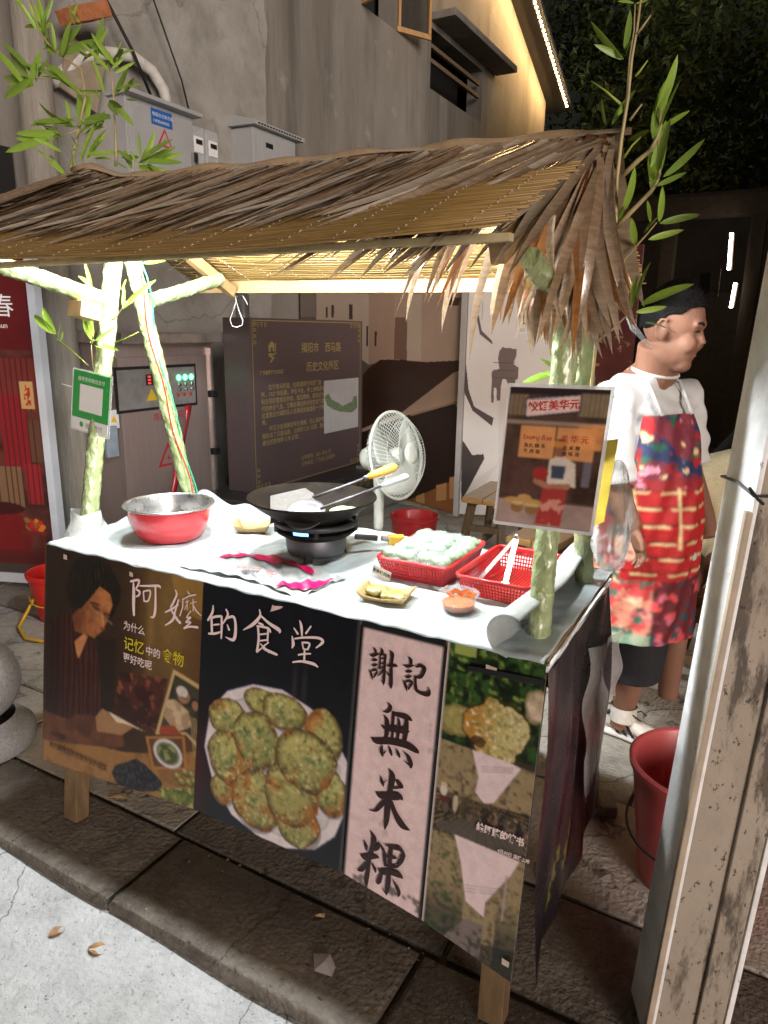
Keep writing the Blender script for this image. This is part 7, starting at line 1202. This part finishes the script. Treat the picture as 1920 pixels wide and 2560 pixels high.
# near arm hanging, hand at the hip
sh_, el_, wr_ = Vector((-.492, 2.455, 1.325)), Vector((-.455, 2.418, 1.06)), Vector((-.378, 2.40, .925))
limb(mb, [tor(1.30)[0], sh_, sh_.lerp(el_, .5), el_, el_.lerp(wr_, .35), wr_], [.08, .062, .054, .047, .045, .031])
kn = Vector((-.348, 2.392, .858)); palm_d = (kn-wr_).normalized(); pw = Vector((.55, -.83, .05)); pw = (pw-palm_d*pw.dot(palm_d)).normalized(); pn_ = palm_d.cross(pw)
loft(mb, [(wr_, pw*.027, pn_*.020), (wr_.lerp(kn, .5), pw*.037, pn_*.018), (kn, pw*.041, pn_*.016)], 16)
for k, (o_, l1) in enumerate(((-.033, .060), (-.011, .072), (.012, .068), (.033, .054))):
    b0 = kn+pw*o_-palm_d*.01; b1 = b0+palm_d*l1*.5+pn_*.004+pw*o_*.12; b2 = b1+(palm_d*.8+pn_*.55).normalized()*l1*.34; b3 = b2+(palm_d*.45+pn_*.85).normalized()*l1*.28; limb(mb, [b0, b1, b2, b3], [.0098, .0088, .0080, .0062], 10)
t0 = wr_+palm_d*.022+pw*.026; limb(mb, [t0, t0+palm_d*.026+pw*.026+pn_*.006, t0+palm_d*.055+pw*.032+pn_*.014], [.013, .0105, .0078], 10)
# far arm
limb(mb, [tor(1.30)[0], Vector((-.31, 2.755, 1.325)), Vector((-.27, 2.80, 1.07)), Vector((-.19, 2.74, .92)), Vector((-.165, 2.71, .85))], [.08, .06, .047, .034, .03])
# legs: near leg planted, far leg pushing off behind
limb(mb, [Vector((-.385, 2.575, .74)), Vector((-.36, 2.60, .60)), Vector((-.352, 2.625, .43)), Vector((-.372, 2.64, .30)), Vector((-.382, 2.66, .15)), Vector((-.39, 2.67, .05))], [.095, .092, .064, .062, .044, .046])
limb(mb, [Vector((-.33, 2.70, .74)), Vector((-.40, 2.72, .58)), Vector((-.475, 2.75, .40)), Vector((-.57, 2.82, .32)), Vector((-.69, 2.90, .22)), Vector((-.72, 2.93, .15))], [.095, .09, .064, .060, .042, .042])
fuse(mb, 'body', m_skin, man, .0052)
# hair: cropped cap over the skull
def hairf(u, v):
    a = u*6.2832; b = v*1.52; x = math.sin(b)*math.cos(a); y_ = math.sin(b)*math.sin(a); z = math.cos(b)
    lim = float(np.interp(min(a, 6.2832-a), [0, .5, .9, 1.15, 1.5, 1.7, 2.2, 3.15], [1.02, 1.04, 1.14, 1.36, 1.42, 1.74, 1.98, 2.05])); b = v*lim; x = math.sin(b)*math.cos(a); y_ = math.sin(b)*math.sin(a); z = math.cos(b); k = 1+.03*math.sin(a*31+v*23)*math.sin(v*37)+.02*math.sin(a*53)*math.sin(v*71)
    return H_(-.014+.110*x*k, .0905*y_*k, .032+(.115+.016*max(0, z)**2)*z*k)
MB().grid(hairf, 70, 30, closed_u=True).obj('hair', m_hair, man, smooth=True, solid=.004)
rh = random.Random(3); mb = MB()
for k in range(3600):      # cropped hair standing off the cap
    u, v = rh.random(), rh.random()**.6; p = Vector(hairf(u, v)); n_ = (p-H_(-.014, 0, .02)).normalized(); d = (n_+hf*.5*rh.uniform(.2, 1)+Vector((rh.gauss(0, .35), rh.gauss(0, .35), rh.gauss(0, .25)))).normalized(); s_ = d.cross(n_ if abs(d.dot(n_)) < .98 else UP).normalized()*.0011; L_ = rh.uniform(.006, .015)*(1.25-.7*v)
    mb.add([p-n_*.001+s_, p-n_*.001-s_, p+d*L_], [(0, 1, 2)])
mb.obj('hair_strands', m_hair, man, kind='stuff', fix=False)
def side_fade(u, v): a = math.pi*(.62+.76*u); q = 1.42+.42*v; return H_(-.013+.1055*math.cos(a)*math.sin(q), .0875*math.sin(a)*math.sin(q), .03+.11*math.cos(q))
MB().grid(side_fade, 30, 10).obj('hair_fade', mat('shaved hair', (.06, .042, .034), .7, scale=200, var=.5), man, smooth=True, solid=.002)
for s in (-1, 1):
    mb = MB(); mb.tube([H_(.096, s*.018, .036), H_(.094, s*.034, .042), H_(.084, s*.052, .038)], [.004, .0045, .003], 8); mb.obj('eyebrow', m_hair, man)
    mb = MB(); mb.tube([H_(.091, s*.02, .012), H_(.092, s*.032, .0135), H_(.084, s*.045, .011)], [.002, .0034, .002], 8); mb.obj('eyelid', m_hair, man)
mb = MB(); mb.tube([H_(.092, .022, -.0705), H_(.099, 0, -.069), H_(.092, -.022, -.0705)], [.0015, .0028, .0015], 8); mb.obj('mouth', m_lip, man)
# T-shirt
mb = MB(); zs_ = np.linspace(.70, 1.425, 26)
def tee_ring(z): c, a, b = tor(z); q = .016+.010*math.sin(z*17)+(.012 if z > 1.30 else 0); return (c, rv*(a+q+.012*(z < 1.0)), fv*(b+q+.012*(z < 1.0)))
loft(mb, [tee_ring(z) for z in zs_], 36)
limb(mb, [tor(1.31)[0]-UP*.01, sh_+UP*.012, sh_.lerp(el_, .35), sh_.lerp(el_, .72), sh_.lerp(el_, .98)+Vector((.01, 0, 0))], [.10, .078, .073, .074, .076], 24)
limb(mb, [tor(1.31)[0]-UP*.01, Vector((-.31, 2.755, 1.335)), Vector((-.29, 2.78, 1.2)), Vector((-.275, 2.79, 1.1))], [.10, .076, .072, .074], 24)
tee = fuse(mb, 't_shirt', m_tee, man, .007, 6)
for v in tee.data.vertices:   # folds
    p = v.co; k = .006*math.sin(p.z*46+p.x*38+p.y*21)*math.sin(p.x*30-p.z*22)+.004*math.sin(p.z*90+p.y*50); c, a, b = tor(min(max(p.z, .7), 1.42)); d = (p-c); d.z = 0
    if d.length > .03: v.co = p+d.normalized()*k
mb = MB(); mb.tube([Vector((-.390, 2.575, 1.432))+rv*.076*math.cos(a)+fv*.07*math.sin(a)-UP*.014*math.sin(a) for a in np.linspace(0, 6.2832, 34)], .0075, 8, cap=False); mb.obj('collar', m_tee, man, smooth=True)
# shorts
mb = MB(); limb(mb, [Vector((-.37, 2.59, .80)), Vector((-.362, 2.60, .62)), Vector((-.355, 2.62, .45)), Vector((-.366, 2.632, .30))], [.13, .128, .112, .106], 24); limb(mb, [Vector((-.345, 2.68, .80)), Vector((-.40, 2.71, .60)), Vector((-.462, 2.745, .43)), Vector((-.485, 2.76, .36))], [.13, .125, .104, .098], 24); loft(mb, [(c, rv*(a+.004), fv*(b+.004)) for c, a, b in (tor(z) for z in (.64, .72, .84))], 28)
fuse(mb, 'shorts', m_shorts, man, .007, 5)
# apron with its print
def paint_ap(p):
    ph_, z = p.S, p.T       # angle in degrees (+ towards his right), height in mm
    p.fill((150, 30, 34)); 
    top = z > 1090; p.fill((120, 40, 56), top); 
    for k, (c, sc, lo) in enumerate((((34, 48, 90), .02, .54), ((170, 30, 36), .026, .58), ((40, 90, 70), .03, .64), ((220, 150, 170), .034, .68), ((230, 200, 150), .04, .72))): m_ = noise2(ph_*sc*2, z*sc*.8, 40+k) > lo; p.fill(c, m_ & (top | ((z > 1035) & (noise2(ph_*.05, z*.02, 50) > .5))))
    mid = (z > 735) & (z <= 1060) & (ph_ < 66); p.fill((178, 24, 26), mid)
    for zz in (1045, 990, 930, 868, 812, 756): p.fill((232, 206, 150), mid & (np.abs(z-zz-ph_*.12) < 4) & (np.modf((ph_+200)/37+zz*.013)[0] < .72)); p.fill((70, 12, 16), mid & (np.abs(z-zz-7-ph_*.12) < 2.4))
    for ff in (52, 8): p.fill((232, 206, 150), mid & (np.abs(ph_-ff) < 1.6) & (z > 850))
    left = (ph_ >= 66) & (z > 800); p.fill((60, 40, 80), left & (z > 960)); p.mottle((40, 110, 90), .03, .6, 3, left); p.mottle((196, 60, 70), .035, .62, 5, left)
    # plump child face and arms, as plain folk-print shapes
    p.fill((228, 178, 150), ((ph_-58)/15)**2+((z-862)/52)**2 < 1); p.fill((34, 34, 52), (((ph_-58)/15)**2+((z-892)/30)**2 < 1) & (z > 892)); p.fill((190, 60, 56), ((ph_-56)/4)**2+((z-838)/5)**2 < 1)
    low = (z <= 735) | ((z <= 800) & (ph_ >= 66)); p.fill((216, 140, 116), low & (ph_ > 30)); p.fill((96, 18, 28), low & (ph_ <= 30)); 
    for k, (c, sc, lo, m0) in enumerate((((60, 110, 96), .022, .6, low & (ph_ > 30)), ((206, 70, 70), .028, .62, low), ((236, 196, 160), .03, .64, low & (ph_ > 40)), ((30, 60, 70), .03, .68, low), ((190, 90, 110), .035, .68, low & (ph_ < 50)))): p.fill(c, (noise2(ph_*sc*2.4, z*sc, 70+k) > lo) & m0)
    p.fill((150, 190, 160), (z < 540) & (ph_ > 30), .8)
nu, nv = 200, 230; uu, vv = np.meshgrid(np.linspace(0, 1, nu), np.linspace(0, 1, nv))
zz = 1300-vv*(1300-500); half = np.where(zz > 1120, 34+(1300-zz)*.10, np.where(zz > 1000, 52+(1120-zz)*.42, 102.0)); phd = (1-uu)*half*1.0-(uu)*half*.82
V = []
for z, a in zip(zz.ravel()/1000, np.radians(phd.ravel())):
    c, ra, rb = tor(max(z, .70)); fl_ = .047+.05*max(0, .80-z)+.005*math.sin(a*7+z*9)+.003*math.sin(a*17+z*30); V.append(c*1.0+Vector((0, 0, z-c.z))+rv*math.sin(a)*(ra+fl_)+fv*math.cos(a)*(rb+fl_))
Vn = np.array([tuple(v) for v in V])
def apos(S, T): return Vn
o = printed('apron', apos, nu, nv, paint_ap, 1, 1, mat('apron cloth', (1, 1, 1), .7, attr='Col', var=.12, bump=.2, bscale=60), man, warp=lambda U, V_: (phd, zz), blur=1); o.modifiers.new('s', 'SOLIDIFY').thickness = .002
for s in (-1, 1): mb = MB(); mb.tube([tor(1.3)[0]+rv*s*.07+fv*.155+UP*0, tor(1.38)[0]+rv*s*.075+fv*.09+UP*.02, Vector((-.40, 2.585, 1.435))+rv*s*.06-fv*.05], .007, 8); mb.obj('apron_strap', m_tee, man, smooth=True)
# shoe and sock
m_shoe = mat('cream shoe', (.6, .55, .48), .55, var=.08); sd_ = Vector((.985, -.17, 0)); sp_ = Vector((-.17, -.985, 0)); s0 = Vector((-.405, 2.675, 0))
sh2 = empty('t', (0, 0, 0), None, None); bpy.data.objects.remove(sh2)
def shoe(s0, parent, pitch=0.0):
    R = Matrix.Rotation(pitch, 3, sp_); T = lambda x, y_, z: s0+R@(sd_*x+sp_*y_+UP*z)
    mb = MB(); loft(mb, [(T(x, 0, .017), R@(sp_*w), R@(UP*.017)) for x, w in ((-.075, .012), (-.07, .032), (-.03, .038), (.04, .038), (.11, .047), (.16, .044), (.19, .03), (.2, .01))], 20); mb.obj('shoe_sole', mat('shoe sole', (.62, .6, .56), .6), parent, smooth=True)
    mb = MB(); loft(mb, [(T(x, 0, .03+h), R@(sp_*w), R@(UP*h)) for x, w, h in ((-.072, .01, .025), (-.066, .03, .04), (-.03, .036, .043), (.02, .036, .042), (.07, .039, .034), (.12, .043, .025), (.165, .038, .018), (.192, .012, .01))], 22); u_ = mb.obj('shoe_upper', m_shoe, parent, smooth=True)
    for k in range(3): x = .0+.03*k; MB().grid(lambda u, v: T(x+.014*u+.03*(v-.5)*-1, .0375+.0035-.006*abs(v-.4), .032+.042*v), 3, 6).obj('shoe_stripe', m_black, u_, solid=.0012)
    mb = MB(); mb.tube([T(-.05+.05*math.cos(a)*.9+.025, .034*math.sin(a), .108+.012*math.cos(a)) for a in np.linspace(0, 6.2832, 24)], .008, 8, cap=False); mb.obj('shoe_collar', m_black, u_, smooth=True)
    mb = MB()
    for k in range(4): x = .035+.022*k; mb.tube([T(x, .03, .095-.012*k), T(x+.008, 0, .108-.012*k), T(x, -.03, .095-.012*k)], .0035, 6)
    mb.tube([T(.04, .012, .11), T(.07, .035, .125), T(.10, .03, .11), T(.05, .01, .11), T(.085, -.01, .13), T(.10, -.03, .105)], .0028, 6); mb.obj('shoe_lace', m_black, u_, smooth=True)
shoe(s0, man); shoe(Vector((-.71, 2.93, .10)), man, .75)
mb = MB(); mb.tube([(-.383, 2.66, .085), (-.383, 2.66, .145)], [.052, .05], 20, cap=False); mb.obj('sock', mat('pale sock', (.6, .56, .5), .8, bump=.3), man, smooth=True)

# seated woman mostly hidden behind the post
m_cream = mat('cream ribbed blouse', (.5, .42, .26), .8, scale=60, stretch=(1, 1, 6), bump=.5, bscale=90); p2 = empty('person', (-.05, 3.42, 0), 'seated person in a cream ribbed blouse mostly hidden behind the white post', 'person')
mb = MB(); loft(mb, [((-.06, 3.42, .50), (.15, 0, 0), (0, .13, 0)), ((-.07, 3.41, .62), (.155, 0, 0), (0, .13, 0)), ((-.085, 3.39, .80), (.165, 0, 0), (0, .13, 0)), ((-.075, 3.36, .95), (.165, 0, 0), (0, .115, 0)), ((-.03, 3.33, 1.04), (.12, 0, 0), (0, .09, 0)), ((.02, 3.30, 1.09), (.05, 0, 0), (0, .05, 0))], 26); limb(mb, [(-.12, 3.30, .98), (-.13, 3.22, .80), (-.02, 3.12, .68)], [.065, .058, .045]); limb(mb, [(.1, 3.38, .98), (.16, 3.3, .80), (.12, 3.18, .7)], [.065, .055, .045]); fuse(mb, 'blouse', m_cream, p2, .008)
mb = MB(); limb(mb, [(.02, 3.30, 1.06), (.06, 3.27, 1.14)], [.05, .048]); blob(mb, (.09, 3.24, 1.22), (.085, .09, .11)); blob(mb, (.11, 3.16, 1.2), (.02, .022, .025)); limb(mb, [(-.04, 3.14, .69), (.04, 3.06, .64), (.08, 3.03, .62)], [.036, .03, .026]); limb(mb, [(.13, 3.19, .71), (.1, 3.08, .65), (.08, 3.03, .63)], [.036, .03, .026])
limb(mb, [(-.1, 3.36, .55), (-.12, 3.02, .54), (-.12, 2.98, .3), (-.12, 2.98, .06)], [.08, .062, .05, .04]); limb(mb, [(.05, 3.36, .55), (.08, 3.0, .54), (.08, 2.97, .3), (.08, 2.97, .06)], [.08, .062, .05, .04]); fuse(mb, 'body', m_skin, p2, .008)
mb = MB(); blob(mb, (.095, 3.265, 1.245), (.098, .098, .112)); limb(mb, [(.06, 3.32, 1.2), (-.06, 3.38, 1.08), (-.14, 3.36, 1.0)], [.05, .02, .006]); mb.obj('hair', m_hair, p2, smooth=True)
hb = empty('hand_bag', (-.19, 3.2, .6), 'white and red shopping bag of oranges on the seated person\'s lap', 'bag'); 
lump('bag_body', (-.20, 3.2, .70), .085, .12, mat('white tote', (.6, .55, .5), .7, bump=.4), 61, hb); lump('orange', (-.215, 3.14, .80), .035, .032, mat('orange peel', (.7, .28, .02), .5), 62, hb); lump('orange', (-.17, 3.15, .80), .033, .03, MATS['orange peel'], 63, hb); mb = MB(); mb.tube([(-.27, 3.2, .78), (-.23, 3.14, .87), (-.15, 3.14, .85)], .006, 8); mb.obj('bag_strap', m_redp, hb, smooth=True)

p2.location.x -= .14; hb.location.x -= .08
